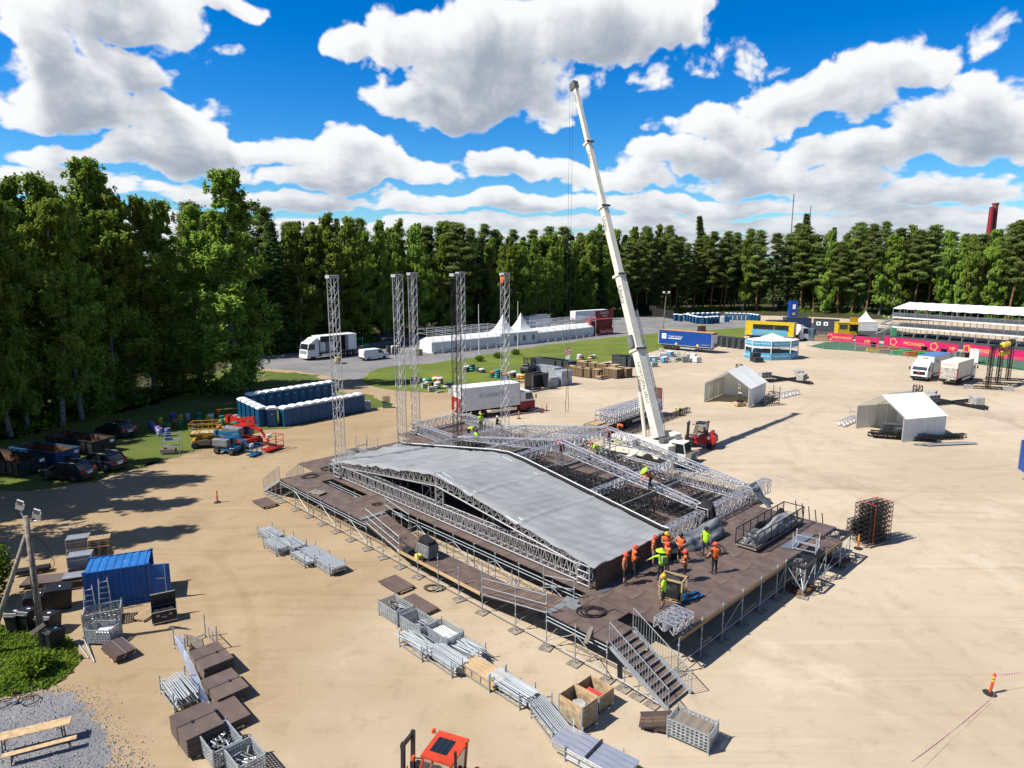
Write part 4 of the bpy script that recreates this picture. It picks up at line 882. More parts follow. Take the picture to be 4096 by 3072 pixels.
# --- red and white lorry beside the stage
a, b, rz, L = two((1846, 1684), (2050, 1657)); d = Vector((cos(rz), sin(rz), 0)); n_ = Vector((-d.y, d.x, 0)); L = 10.6
e = empty('box_lorry', a+n_*1.28, rz, 'white lorry with dark red cab and red tail lift, parked behind the stage', 'lorry')
chassis(e, 0, L-1); cargo(e, 0, 8.3, 2.55, 1.15, 3.95, WHT); cab(e, L-2.15, 2.5, 2.75, WHT, DRED, 2.1)
MB().box(L-2.2, L+.02, -1.27, 1.27, .42, 1.5).build('cab_skirt', DRED, e)
MB().box(-.12, -.02, -1.2, 1.2, 1.0, 2.7).build('tail_lift', RED, e); MB().box(-.14, -.12, -.35, .35, 1.1, 2.2).build('lift_panel', TXTG, e)
side_text(e, 'SCHENKER', .72, TXTG, 4.3, 2.8, 2.55, -1); end_text(e, 'DB SCHENKER', .3, TXTG, -.02, 0, 3.4, -1)
for s in (-1, 1):
    for x in (L-1.35, 1.9, 3.2): wheel(e, x, s*1.08, .5)
side_guard(e, 4.2, 7.9, 2.5)
# --- trailers
def trailer(pa, pb, label, m, roof, Lr=None, w_=2.5, z0=1.15, z1=3.95, wheels=(1.6, 2.9, 4.2), name='semi_trailer', flip=1):
    a, b, rz, L = two(pa, pb); L = Lr or L; d = Vector((cos(rz), sin(rz), 0)); n_ = Vector((-d.y, d.x, 0))
    e = empty(name, a+n_*w_/2*flip, rz, label, 'trailer'); chassis(e, .1, L-.1); cargo(e, 0, L, w_, z0, z1, m, roof)
    for s in (-1, 1):
        for x in wheels: wheel(e, x, s*(w_/2-.2), .5)
        block('landing_leg', (L-3.2, s*.8, .55), (.14, .14, 1.1), DKST, e)
    side_guard(e, wheels[-1]+1, L-3.8, w_); return e, L
e, L = trailer((2634, 1395), (2822, 1413), 'blue curtain side trailer with orange roof beside the scrap pile', TRBL, mat('orange_roof', (.68, .33, .03), .6, 0, .12, .6), Lr=12.6, z1=4.3)
MB().box(L+.01, L+.04, -1.24, 1.24, 1.15, 3.95).build('front_wall', WHT, e); MB().box(-.12, -.02, -1.25, 1.25, 1.15, 3.95).build('rear_door', WHT, e); MB().bx((L+.2, .3, 1.6), (.4, .8, .8)).build('chiller', GREYP, e)
MB().bx((1.3, -1.272, 3.0), (1.1, .02, 1.1)).build('logo_panel', TXTW, e); side_text(e, 'TIP', .5, TXTB, 1.3, 3.0, 2.56, -1); side_text(e, 'Trailer Services', .55, TXTW, 4.1, 3.05, 2.52, -1); MB().bx((3.9, -1.272, 2.6), (3.2, .02, .14)).build('underline', TXTW, e)
side_text(e, 'www.tip-trailer.fi', .3, TXTY, 11.2, 1.75, 2.52, -1)
for x in (4.3, 9.4): block('yellow_plate', (x, -1.275, 1.5), (.5, .02, .45), TXTY, e)
e, L = trailer((2978, 1356), (3152, 1367), 'yellow show trailer with its side hatch open over a light blue counter', YEL, YEL, Lr=11.6, z1=4.5)
MB().box(1.9, 10.4, -1.27, -1.255, 2.4, 3.9).build('open_hatch', BLKP, e); MB().box(1.8, 10.1, -1.34, -1.27, 1.3, 2.7).build('counter_front', LBLU, e)
side_text(e, 'LONKERO MAAILMAN TÄHTI', .5, TXTY, 5.9, 2.05, 2.72, -1, .9); block('post', (7, -1.3, 2.9), (.1, .05, 1.3), YEL, e)
e, L = trailer((2302, 1296), (2462, 1284), 'long white box trailer parked behind the red container bar', WHT, WHT, Lr=14.2)
MB().box(-.03, -.02, -.9, .9, 1.6, 3.6).build('rear_panel', TXTW, e); end_text(e, 'T', 1.2, TXTR, -.03, 0, 2.9, -1); block('orange_plate', (-.05, 0, 1.7), (.02, 1.2, .4), ORG, e)
# tractor unit in front of the yellow trailer
e = empty('tractor_unit', G(3140, 1362), R(8), 'white tractor unit coupled in front of the yellow show trailer', 'lorry'); chassis(e, 0, 5); cab(e, 3.2, 2.5, 3.3, WHT, L=2.2, deflect=True)
for s in (-1, 1):
    for x in (.9, 4.6): wheel(e, x, s*1.1, .5)
    MB().ext([(.6, 1.0), (2.9, 1.0), (2.6, 1.5), (.9, 1.5)], s*1.0-.15, s*1.0+.15).build('mudguard', BLKP, e)
# the two lorries right of centre
fr = G(3672, 1524); bk = G(3812, 1480); d = (fr-bk).normalized(); rz = atan2(d.y, d.x); L = 10.4
e = empty('box_lorry', fr-d*L, rz, 'white lorry with blue box roof facing the camera, left of the pair', 'lorry'); chassis(e, 0, L-1); cargo(e, 0, 7.9, 2.5, 1.1, 3.85, WHT, mat('blue_tarp_roof', (.10, .22, .50), .5, 0, .1)); cab(e, L-2.1, 2.45, 2.65, WHT, BLKP, 2.05, deflect=True)
side_text(e, 'AM', .7, TXTK, 6.2, 3.0, 2.5, 1); end_text(e, 'AM', .5, TXTK, 7.92, 0, 3.5, 1); block('warning_plate', (L+.08, 0, 1.5), (.02, .4, .3), ORG, e)
for s in (-1, 1):
    for x in (L-1.3, 2.0): wheel(e, x, s*1.08, .48)
side_guard(e, 3., 7.2, 2.5)
ra = G(3756, 1534); rb = G(3822, 1546); rc_ = (ra+rb)/2; fr = G(3868, 1512); d = (fr-rc_).normalized(); rz = atan2(d.y, d.x); L = 9.6
e = empty('box_lorry', rc_, rz, 'cream box lorry with rusty tail lift seen from behind, right of the pair', 'lorry'); chassis(e, 0, L-1); cargo(e, 0, 7.3, 2.5, 1.05, 3.65, CREAM, CREAM, frame=DRED); cab(e, L-2.1, 2.4, 2.6, WHT, None, 2.05)
MB().box(-.14, -.03, -1.15, 1.15, .95, 2.75).build('tail_lift', mat('dirty_lift', (.5, .46, .40), .7, 0, .3, 2, dirt=((.3, .16, .08), .6)), e); block('bumper', (-.1, 0, .6), (.3, 2.2, .16), DKST, e); end_text(e, 'Muuttopalvelu Oy', .24, TXTR, -.02, 0, 3.2, -1)
MB().box(4.6, 5.7, -1.262, -1.252, 1.15, 3.45).build('side_door', CREAM, e)
for s in (-1, 1):
    for x in (L-1.3, 2.0): wheel(e, x, s*1.08, .46)
side_guard(e, 3., 6.8, 2.4)
e = empty('semi_trailer', G(4330, 2050), R(75), 'blue trailer corner at the right picture edge with stabiliser planks', 'trailer'); cargo(e, -1.2, 8, 2.5, .9, 3.6, TRBL, TRBL); 
for s in (-1, 1): wheel(e, 1.5, s*1.0, .48); pole('stabiliser', (-1.2, s*1.1, .9), (-3.0, s*1.3, .04), .04, GALV, e)
block('side_plate', (-1.24, .6, 1.25), (.04, 1.1, .35), TXTW, e); block('plate_centre', (-1.27, .6, 1.25), (.02, .7, .22), ORG, e)
for k in range(2): block('loose_plank', (-2.6-.25*k, .9+.25*k, .04), (1.3, .22, .05), GREYB, e)
# --- flatbed trailer loaded with trusses
a, b, rz, L = two((2330, 1752), (2660, 1640)); d = Vector((cos(rz), sin(rz), 0)); L = 17.5; A0 = G(2372, 1742)
e = empty('flatbed_trailer', A0, rz, 'low flatbed trailer with upright brown headboard under the stacked trusses', 'trailer')
MB().box(0, 13.6, -1.25, 1.25, .95, 1.1).build('load_bed', OLDW, e); MB().box(0, 13.6, -1.28, -1.22, .85, 1.12).box(0, 13.6, 1.22, 1.28, .85, 1.12).build('side_rail', DKST, e); chassis(e, .2, 13.4)
MB().box(13.5, 13.6, -1.25, 1.25, 1.1, 3.6).build('headboard', mat('brown_board', (.17, .055, .035), .6, 0, .15, 1), e)
for s in (-1, 1):
    for x in (2.6, 3.9, 5.2): wheel(e, x, s*1.1, .48)
    for x in (13.55,): block('frame_post', (x, s*1.27, 2.35), (.14, .08, 2.6), WHT, e)
side_guard(e, 6.4, 10.2, 2.5)
nn = Vector((-d.y, d.x, 0)); k = 0
for lv in range(2):
    for r_ in range(4):
        o0 = A0+d*(2.2 if r_ < 3 else -5.)+nn*(.95-.62*r_)+Vector((0, 0, 1.14+lv*.6)) if not (r_ == 3) else A0+d*2.2+nn*(.95-.62*r_)+Vector((0, 0, 1.14+lv*.6))
        truss('truss_section', o0, o0+d*11.0, .54, .54, ALU, 'silver truss loaded on the flatbed, %s layer, %s from the far side' % (('lower', 'upper')[lv], ORD[r_]), 'truss', 'trusses on the flatbed', pitch=.5, rc=.03, r=.02)
o0 = A0-d*6.6+nn*1.6+Vector((0, 0, .1)); truss('truss_section', o0, o0+d*9.5, .6, .6, ALU, 'long silver truss lying on the ground left of the flatbed', 'truss', pitch=.55)
o0 = A0-d*6.2+nn*.6+Vector((0, 0, .1)); truss('truss_section', o0, o0+d*5.2, .6, .6, ALU, 'short silver truss lying on the ground left of the flatbed', 'truss', pitch=.55)
for k in range(4):
    o = bar('timber', A0+d*.1+nn*(.6-.3*k)+Vector((0, 0, 1.2)), A0+d*2.1+nn*(.6-.3*k)+Vector((0, 0, 1.2)), .24, .1, NEWW); tag(o, 'pale timber plank at the near end of the flatbed, %s from the far side' % ORD[k], 'plank', 'planks on the flatbed')
# --- black trusses being assembled behind the crane
p0, p1 = G(2505, 1742), G(2725, 1658); dd = (p1-p0).normalized()
for k in range(3): truss('truss_section', p0+dd*(5.3*k)+Vector((0, 0, .08)), p0+dd*(5.3*k+5.1)+Vector((0, 0, .08)), .5, .5, BLKA, 'black truss section on the ground beyond the crane, %s from the left' % ORD[k], 'truss', 'black truss line', pitch=.5, rc=.03)
# ------------------------------------------------------------------ mobile crane
CP = Vector((*G(2632, 1750, 2.55)[:2], 2.55)); TIP = Vector((6.45, 74.5, 37.3))
crz = R(-38)
cr = empty('mobile_crane', (CP.x, CP.y, 0), crz, 'cream mobile crane with long telescopic boom raised behind the stage', 'crane')
def cl_(p): return Matrix.Rotation(-crz, 3, 'Z') @ (Vector(p)-Vector((CP.x, CP.y, 0)))
b_ = MB().box(-5.2, 2.9, -1.3, 1.3, .75, 1.45).build('carrier', CREAM, cr); bevel(b_, .05)
MB().box(-5.3, 3.0, -1.34, 1.34, .55, .76).build('carrier_skirt', DKST, cr); MB().box(-5.1, 1.5, -1.32, 1.32, 1.45, 1.52).build('carrier_deck', GREYB, cr)
for s in (-1, 1):
    for x in (-4.3, -2.9, -.3, 1.2): wheel(cr, x, s*1.12, .62, .4)
    for x in (-1.7, 2.6):
        block('outrigger_beam', (x, s*2.2, .85), (.42, 2.2, .4), GREYB if x > 0 else CREAM, cr); pole('outrigger_leg', (x, s*3.2, .05), (x, s*3.2, 1.1), .1, ALU, cr, 8); block('outrigger_pad', (x, s*3.2, .04), (.6, .6, .08), OLDW, cr)
        for k in range(4): block('hazard_stripe', (x+.215, s*3.12, .75+.13*k), (.02, .3, .08), RED if k % 2 else WHT, cr)
MB().box(-5.0, -2.0, -1.28, 1.28, 1.52, 2.1).build('engine_deck', CREAM, cr); block('orange_plate', (-3.4, -1.3, 1.85), (1.1, .03, .32), TXTY, cr)
c_ = MB().ext([(1.7, 1.0), (3.35, 1.0), (3.4, 1.7), (3.15, 2.75), (1.7, 2.75)], -1.28, .1).build('carrier_cab', CREAM, cr); bevel(c_, .05)
MB().quad((3.415, -1.2, 1.75), (3.415, .02, 1.75), (3.19, .02, 2.68), (3.19, -1.2, 2.68)).build('windscreen', GLS, cr); MB().quad((2.0, -1.287, 1.75), (3.3, -1.287, 1.75), (3.1, -1.287, 2.65), (2.0, -1.287, 2.65)).build('cab_window', GLS, cr); MB().bx((2.4, -1.287, 1.3), (.02, .02, .6)).build('door_seam', DKST, cr)
for k in range(6): block('deck_vent', (-4.6+.42*k, -1.29, 1.8), (.3, .02, .3), DKST, cr)
for k in range(3): block('tool_locker', (-4.4+1.5*k, -1.32, 1.1), (1.1, .06, .5), CREAM, cr); block('locker_handle', (-4.4+1.5*k, -1.36, 1.15), (.2, .03, .05), DKST, cr)
# upper works turned towards the boom's bearing
ub = atan2(TIP.y-CP.y, TIP.x-CP.x)-crz
up = empty('upper_works', (0, 0, 0), ub); up.parent = cr
bevel(MB().box(-2.0, 1.3, -1.1, 1.1, 1.62, 2.35).build('superstructure', CREAM, up), .05); bevel(MB().box(-2.7, -1.9, -1.3, 1.3, 1.6, 2.5).build('counterweight', CREAM, up), .06)
MB().lathe([(1.0, 1.5), (1.0, 1.64)], 20).build('slew_ring', DKST, up)
cb_ = MB().ext([(-1.1, 1.6), (.7, 1.6), (.75, 2.2), (.5, 2.95), (-1.1, 2.95)], -2.0, -1.12).build('crane_cab', CREAM, up); bevel(cb_, .05)
MB().ext([(-.95, 2.0), (.62, 2.0), (.42, 2.85), (-.95, 2.85)], -2.02, -2.005).build('cab_window', GLS, up); MB().quad((.76, -1.95, 2.2), (.76, -1.2, 2.2), (.54, -1.2, 2.88), (.54, -1.95, 2.88)).build('cab_window', GLS, up)
MB().tube((-1.4, -.9, 2.55), (-1.4, .9, 2.55), .36, 14).build('winch_drum', GREYB, up); MB().tube((-2.0, -1.0, 2.7), (-2.0, -.3, 2.7), .26, 12).build('air_filter', GREYP, up)
for q in range(5): pole('cab_guard', (.4, -1.2+.5*q, 2.5), (.4, -1.2+.5*q, 3.5), .025, DKST, up)
pole('cab_guard', (.4, -1.2, 3.5), (.4, .8, 3.5), .025, DKST, up)
# boom, five telescoping sections
bz = TIP-Vector((CP.x, CP.y, CP.z)); BL = bz.length; bd = bz.normalized(); side_ = Vector((0, 0, 1)).cross(bd).normalized(); bn = bd.cross(side_)
BM = Matrix.Rotation(-crz, 4, 'Z') @ Matrix.Translation(-Vector((CP.x, CP.y, 0))) @ (lambda m: (setattr(m, 'translation', CP), m)[1])(Matrix((side_, bn, bd)).transposed().to_4x4())
bo = empty('boom'); bo.parent = cr; bo.matrix_basis = BM
secs = [(0, 8.9, .86, 1.12), (8.7, 16.6, .74, .98), (16.4, 23.9, .63, .82), (23.7, 31.0, .51, .68), (30.8, BL-.5, .40, .54)]
for i, (z0, z1, w_, h) in enumerate(secs):
    pr = [(-w_/2, -h/2), (w_/2, -h/2), (w_/2, h*.28), (w_*.28, h/2), (-w_*.28, h/2), (-w_/2, h*.28)]
    pr = [(-w_*.22, -h/2), (w_*.22, -h/2), (w_/2, -h*.28), (w_/2, h*.5), (-w_/2, h*.5), (-w_/2, -h*.28)]
    MB().prism(pr, z0, z1).build('boom_section', CREAM, bo)
    if i < 4:
        MB().box(-w_/2-.09, w_/2+.09, -h/2-.08, h/2+.08, z1-.32, z1-.08).build('boom_collar', CREAM, bo)
        MB().box(-w_/2-.2, w_/2+.2, h/2+.02, h/2+.14, z1-.28, z1-.12).build('rope_guide', DKST, bo)
hd = MB().box(-.3, .3, -.45, .35, BL-.6, BL+.15).build('boom_head', GREYB, bo)
for s in (-.12, .12): MB().tube((s-.04, -.35, BL-.1), (s+.04, -.35, BL-.1), .32, 14).build('sheave', GREYP, bo)
camv = Vector((0, 0, CH))
cs_ = (camv-TIP); fs = 1 if cs_.dot(side_) > 0 else -1
# lettering runs down the side face that looks at the camera, reading from the tip downwards
def boom_text(body, size, z, w_, h, off=0., m=TXTK):
    fx = fs*(w_/2+.008); text(body, size, m, bo, face_mw((fx, off, z), (0, 0, -1), (0, -fs, 0) if fs < 0 else (0, 1, 0)))
boom_text('Uitto', .5, 36.0, .40, .54); boom_text('Uitto', .62, 29.2, .51, .68); boom_text('Uitto', .75, 21.9, .63, .82); boom_text('Uitto', .85, 14.4, .74, .98)
boom_text('NOSTOPALVELU', .55, 5.4, .86, 1.12, .22); boom_text('Uitto', .7, 5.4, .86, 1.12, -.26)
def face_text(body, size, z, h, m=TXTK): text(body, size, m, bo, face_mw((0, -h/2-.008, z), (0, 0, -1), (-1, 0, 0)))
# luffing ram and folded lattice jib beside the boom
rb_ = cl_(CP+Vector((cos(ub+crz)*1.7, sin(ub+crz)*1.7, -.7))); rt_ = cl_(CP+bd*8.6-bn*.3)
for s in (-.0,): pole('luffing_ram', rb_, rb_.lerp(rt_, .55), .2, CREAM, cr, 10); pole('ram_rod', rb_.lerp(rt_, .5), rt_, .12, CHRM, cr, 10)
js = truss('jib', CP, CP+Vector((0, 0, 1)), .01, .01, WHT) if 0 else None
jb = MB(); jx = -fs*.0
for i in range(14):
    z0, z1 = 1.2+i*.82, 1.2+(i+1)*.82; q = [(-.75, -.25), (-1.25, -.25), (-1.0, .25)]
    for j in range(3):
        a_, b_2 = q[j], q[(j+1) % 3]; jb.tube((*a_, z0), (*a_, z1), .04, 5, cap=False); jb.tube((*a_, z0), (*b_2, z1), .022, 4, cap=False); jb.tube((*a_, z1), (*b_2, z1), .02, 4, cap=False)
jb.build('folded_jib', WHT, bo).location = (0, 0, 0)
if fs*1 > 0: pass
# work lamp box on the boom, hoses
block('control_box', (fs*.55, 0, 9.6), (.25, .6, 1.2), GREYP, bo)
# hoist rope, hook block and slings hang free below the boom head
def zat(py, p):
    lo, hi = 0, 60
    for _ in range(40):
        m_ = (lo+hi)/2; dz = m_-CH; fw = p.y*cos(PITCH)-dz*sin(PITCH); upv = p.y*sin(PITCH)+dz*cos(PITCH)
        if 1536-4*FPX*upv/fw > py: lo = m_
        else: hi = m_
    return lo
hx = TIP+Vector((-.25, -.35, 0)); zh = zat(1398, hx); zh2 = zat(1430, hx); zb = zat(1650, hx)
hk = empty('hook_block', (hx.x, hx.y, zh2), 0, 'red and white striped hook block hanging from the crane with a long sling', 'hook block')
for s in (-.16, .16): pole('hoist_rope', (s, 0, zh-zh2), (s+.0, .1, TIP.z-zh2-.3), .014, CABLE, hk)
MB().ext([(-.3, zh-zh2), (.3, zh-zh2), (.2, -.2), (-.2, -.2)], -.12, .12).build('block_cheek', WHT, hk)
for k in range(3): MB().quad((-.3, -.125, .2+.26*k), (-.3, -.125, .34+.26*k), (.28, -.125, .62+.26*k), (.28, -.125, .48+.26*k)).build('red_stripe', RED, hk)
MB().path([(0, 0, -.2), (0, 0, -.55), (.16, 0, -.75), (.1, 0, -.98), (-.12, 0, -.95), (-.16, 0, -.8)], .06, 6).build('hook', DKST, hk)
for s in (-.09, .09): MB().path([(0, 0, -.9), (s, 0, -3.5), (s*1.2, 0, (zb-zh2)*.7), (s*2.2, 0, (zb-zh2)*.85), (s*1.2, .05, zb-zh2)], .03, 5).build('sling', mat('brown_sling', (.12, .05, .03), .8), hk)
# ------------------------------------------------------------------ forklifts
def forklift(loc, rz, label, m, k=1., detail=False, roof=None):
    e = empty('forklift', loc, rz, label, 'forklift'); e.scale = (k, k, k)
    b_ = MB().ext([(-1.5, .45), (.95, .4), (.95, .85), (.35, .95), (-.35, 1.0), (-.55, 1.35), (-1.35, 1.4), (-1.62, 1.2), (-1.68, .7)], -.62, .62).build('body', m, e); bevel(b_, .08, 2)
    for s in (-1, 1):
        wheel(e, .75, s*.58, .42, .32); wheel(e, -1.15, s*.55, .34, .26)
        bar('cab_post', (.62, s*.56, .85), (.2, s*.54, 2.3), .07, .07, roof or m, e); bar('cab_post', (-.62, s*.56, 1.2), (-.72, s*.54, 2.3), .07, .07, roof or m, e)
        MB().quad((.5, s*.585, 1.05), (-.6, s*.585, 1.25), (-.66, s*.565, 2.2), (.22, s*.565, 2.2)).build('side_glass', CGL, e)
        bar('mast_rail', (1.12, s*.3, .15), (1.05, s*.3, 2.35), .12, .1, DKST, e); bar('fork', (1.2, s*.28, .1), (2.3, s*.28, .08), .12, .05, DKST, e); bar('fork_shank', (1.22, s*.28, .08), (1.2, s*.28, .8), .12, .06, DKST, e)
        block('mudguard', (.75, s*.6, .9), (.9, .3, .06), BLKP, e)
        pole('work_lamp_arm', (.25, s*.5, 2.2), (.45, s*.62, 2.25), .02, DKST, e); block('work_lamp', (.5, s*.64, 2.25), (.08, .12, .12), ORG, e)
    MB().box(-.78, .28, -.6, .6, 2.3, 2.37).build('roof', roof or m, e)
    MB().box(-.45, .12, -.32, .32, 2.372, 2.385).build('roof_window', GLS, e)
    for q in range(3): block('window_bar', (-.3+.18*q, 0, 2.39), (.03, .64, .02), DKST, e)
    MB().quad((.60, -.5, .98), (.60, .5, .98), (.25, .5, 2.22), (.25, -.5, 2.22)).build('front_glass', CGL, e); MB().quad((-.66, -.5, 1.4), (-.66, .5, 1.4), (-.73, .5, 2.2), (-.73, -.5, 2.2)).build('rear_glass', CGL, e)
    for z in (.35, .95, 2.2): block('mast_crossbar', (1.1, 0, z), (.1, .66, .1), DKST, e)
    for q in range(5): block('load_guard', (1.24, -.4+.2*q, .75), (.03, .03, .7), DKST, e)
    block('carriage', (1.22, 0, .42), (.06, .95, .12), DKST, e); block('seat', (-.45, 0, 1.15), (.45, .45, .12), BLKP, e); block('seat_back', (-.66, 0, 1.45), (.1, .42, .5), BLKP, e); pole('steering_column', (.4, 0, .95), (.1, 0, 1.45), .03, BLKP, e); MB().lathe([(.16, -.015), (.19, -.015), (.19, .015), (.16, .015)], 14, (.08, 0, 1.48)).build('steering_wheel', BLKP, e)
    pole('exhaust', (-.85, .5, 1.3), (-.85, .5, 2.75), .045, DKST, e, 8); pole('beacon', (-.8, -.3, 2.35), (-.8, -.3, 2.52), .06, ORG, e, 8); pole('gas_bottle', (-1.2, -.35, 1.55), (-1.2, .35, 1.55), .17, m, e, 12)
    return e
CGL = bpy.data.materials.new('clear_cab_glass'); CGL.use_nodes = True
_b = CGL.node_tree.nodes['Principled BSDF']; _b.inputs['Base Color'].default_value = (.10, .11, .11, 1); _b.inputs['Roughness'].default_value = .05; _b.inputs['Alpha'].default_value = .38
forklift((lambda p: Vector((p.x, p.y, 0)))(G(1752, 2985, 2.6)), R(158), 'orange-red forklift with glazed cab at the bottom picture edge', ORED, 1.12)
fk2 = forklift(G(2795, 1786), R(152), 'red forklift with grey roof working beside the crane', RED, 1.1, roof=GREYP)
MB().lathe([(.16, 0), (.16, .01)], 14).build('round_sign', TXTW, fk2, mw=Matrix.Translation((-1.0, .63, 1.1)) @ Matrix.Rotation(-pi/2, 4, 'X'))
# ------------------------------------------------------------------ lifts
def scissor(loc, rz):
    e = empty('scissor_lift', loc, rz, 'yellow scissor lift with guard rails in the shade', 'lift')
    bevel(MB().box(-1.3, 1.3, -.75, .75, .4, .95).build('base', OYEL, e), .06)
    for s in (-1, 1):
        for x in (-.95, .95): wheel(e, x, s*.75, .38, .28)
        block('side_box', (0, s*.82, .65), (1.1, .16, .5), GREYB, e)
        for k in range(3): bar('scissor_arm', (-1.0, s*.35, 1.0+.16*k), (1.0, s*.35, 1.1+.16*k), .08, .09, OYEL, e)
    MB().box(-1.45, 1.45, -.8, .8, 1.5, 1.62).build('platform', OYEL, e); MB().box(-1.38, 1.38, -.74, .74, 1.622, 1.63).build('platform_floor', PALW, e)
    for s in (-.78, .78):
        for z in (2.15, 2.65): pole('guard_rail', (-1.42, s, z), (1.42, s, z), .03, OYEL, e)
        for x in (-1.42, -.5, .5, 1.42): pole('rail_post', (x, s, 1.6), (x, s, 2.65), .03, OYEL, e)
    for x in (-1.42, 1.42):
        for z in (2.15, 2.65): pole('guard_rail', (x, -.78, z), (x, .78, z), .03, OYEL, e)
    block('control_box', (-.9, -.7, 2.45), (.3, .2, .3), GREYP, e)
    for k in range(4): block('ladder_rung', (.1+.0*k, -.86, .5+.25*k), (.5, .05, .05), OYEL, e)
scissor(G(828, 1787), R(12))
def boomlift(loc, rz, m, label, k=1.):
    e = empty('boom_lift', loc, rz, label, 'lift'); e.scale = (k, k, k)
    bevel(MB().box(-1.2, 1.2, -.7, .7, .38, .8).build('chassis', m, e), .05)
    for s in (-1, 1):
        for x in (-.95, .95): wheel(e, x, s*.75, .4, .3)
    bevel(MB().box(-1.5, .5, -.85, -.25, .85, 1.7).build('engine_cover', GREYP, e), .1, 2); bevel(MB().box(-1.5, .5, .25, .85, .85, 1.6).build('tank_cover', GREYP, e), .1, 2)
    MB().box(-1.6, -.9, -.3, .3, .85, 1.5).build('counterweight', m, e)
    MB().beam((-1.2, 0, 1.5), (1.6, 0, 2.15), .26, .3).build('lower_boom', m, e); MB().beam((1.5, 0, 2.5), (-1.5, 0, 2.05), .24, .28).build('middle_boom', m, e); MB().beam((-1.2, 0, 2.35), (2.2, 0, 1.55), .2, .24).build('upper_boom', m, e)
    MB().beam((2.2, 0, 1.5), (2.9, 0, .75), .14, .16).build('jib_arm', m, e); block('boom_end_box', (-1.55, 0, 2.2), (.3, .5, .6), m, e)
    for z in (.25, .75, 1.25):
        for s in (-.8, .8): pole('basket_rail', (2.95, s, z), (3.75, s, z), .025, m, e)
        for x in (2.95, 3.75): pole('basket_rail', (x, -.8, z), (x, .8, z), .025, m, e)
    for x in (2.95, 3.75):
        for s in (-.8, 0, .8): pole('basket_post', (x, s, .2), (x, s, 1.25), .025, m, e)
    MB().box(2.93, 3.77, -.82, .82, .16, .24).build('basket_floor', m, e); block('control_panel', (2.98, 0, 1.15), (.16, .5, .3), WHT, e)
boomlift(G(918, 1812), R(-18), BRTB, 'blue articulated boom lift with its basket on the ground', .92)
boomlift(G(975, 1782), R(-27), RED, 'red articulated boom lift folded up beside the blue one', 1.25)
# ------------------------------------------------------------------ parked cars
def car(loc, rz, col, label, suv=True):
    m = mat('car_paint_dark', col, .22, .2, .05, 1, spec=.6); e = empty('parked_car', loc, rz, label, 'car'); h = 1.65 if suv else 1.48
    b_ = MB().ext([(-2.25, .35), (2.2, .3), (2.28, .75), (2.0, .98), (1.0, 1.05), (-2.15, 1.08), (-2.32, .8)], -.9, .9).build('body', m, e); bevel(b_, .1, 2)
    g_ = MB(); g_.ext([(-2.1, 1.05), (1.05, 1.03), (.35, h-.07), (-1.55, h-.05)], -.78, .78).build('glasshouse', GLS, e)
    bevel(MB().ext([(-1.7, h-.07), (.45, h-.09), (.25, h), (-1.45, h+.02)], -.72, .72).build('roof', m, e), .04, 2)
    for s in (-1, 1):
        bar('roof_pillar', (1.02, s*.78, 1.05), (.36, s*.74, h-.06), .06, .08, m, e); bar('roof_pillar', (-2.1, s*.78, 1.05), (-1.58, s*.74, h-.05), .06, .14, m, e); bar('roof_pillar', (-.4, s*.79, 1.05), (-.4, s*.75, h-.05), .06, .08, m, e)
        pole('roof_rail', (-1.4, s*.66, h+.05), (.2, s*.66, h+.03), .02, ALU, e)
        block('tail_light', (-2.24, s*.72, 1.0), (.12, .18, .34), RED, e); block('headlight', (2.14, s*.68, .82), (.2, .34, .14), TXTW, e); block('mirror', (.85, s*.98, 1.1), (.14, .18, .14), m, e)
        for x in (-1.42, 1.38): wheel(e, x, s*.82, .35, .23)
    block('number_plate', (-2.34, 0, .78), (.02, .52, .11), TXTW, e); block('chrome_strip', (-2.30, 0, .95), (.03, .9, .05), ALU, e); block('bumper', (-2.28, 0, .45), (.14, 1.7, .2), BLKP, e)
    return e
car(G(275, 1915), R(168), (.015, .017, .022), 'nearest black car with pale number plate parked on the grass')
car(G(410, 1874), R(160), (.012, .015, .03), 'dark blue estate car with roof rails beside the black skip')
car(G(465, 1744), R(158), (.012, .012, .014), 'farthest dark car behind the long black skip')
# ------------------------------------------------------------------ skips
def skip(pa, rz, m, label, L=6.2, w_=2.4, h=1.45):
    a = G(*pa); e = empty('open_skip', a, rz, label, 'skip')
    x0, x1, y0, y1 = 0, L, 0, w_
    for nm, q in (('side_wall', (x0, x1, y0, y0+.06)), ('side_wall', (x0, x1, y1-.06, y1)), ('end_wall', (x0, x0+.06, y0+.062, y1-.062)), ('end_wall', (x1-.06, x1, y0+.062, y1-.062))): MB().box(*q, .2, h).build(nm, m, e)
    MB().box(x0+.06, x1-.06, y0+.06, y1-.06, .2, .28).build('floor', RUST, e)
    for yy in (y0+.062, y1-.068): MB().box(x0+.07, x1-.07, yy, yy+.006, .28, h-.04).build('rusty_lining', RUST, e)
    MB().box(x1-.07, x1-.063, y0+.07, y1-.07, .28, h-.04).build('rusty_lining', RUST, e)
    for k in range(8):
        x = x0+.2+k*(L-.4)/7
        for yy in (y0-.045, y1+.045): block('rib', (x, yy, (h+.2)/2), (.1, .09, h-.25), m, e)
    for yy in (y0, y1): block('top_rail', (L/2, yy, h), (L+.1, .14, .1), m, e)
    for x in (x0, x1): block('top_rail', (x, w_/2, h+.002), (.14, w_, .1), m, e)
    for yy in (.6, 1.8): block('skid', (L/2, yy, .1), (L, .14, .2), DKST, e)
    block('sign_plate', (-.04, .4, h-.3), (.02, .45, .28), TXTW, e); block('hook_bar', (-.1, w_/2, .8), (.1, .5, .3), DKST, e)
    return e
skip((190, 1883), R(160), SBLK, 'black open skip half hidden at the left picture edge')
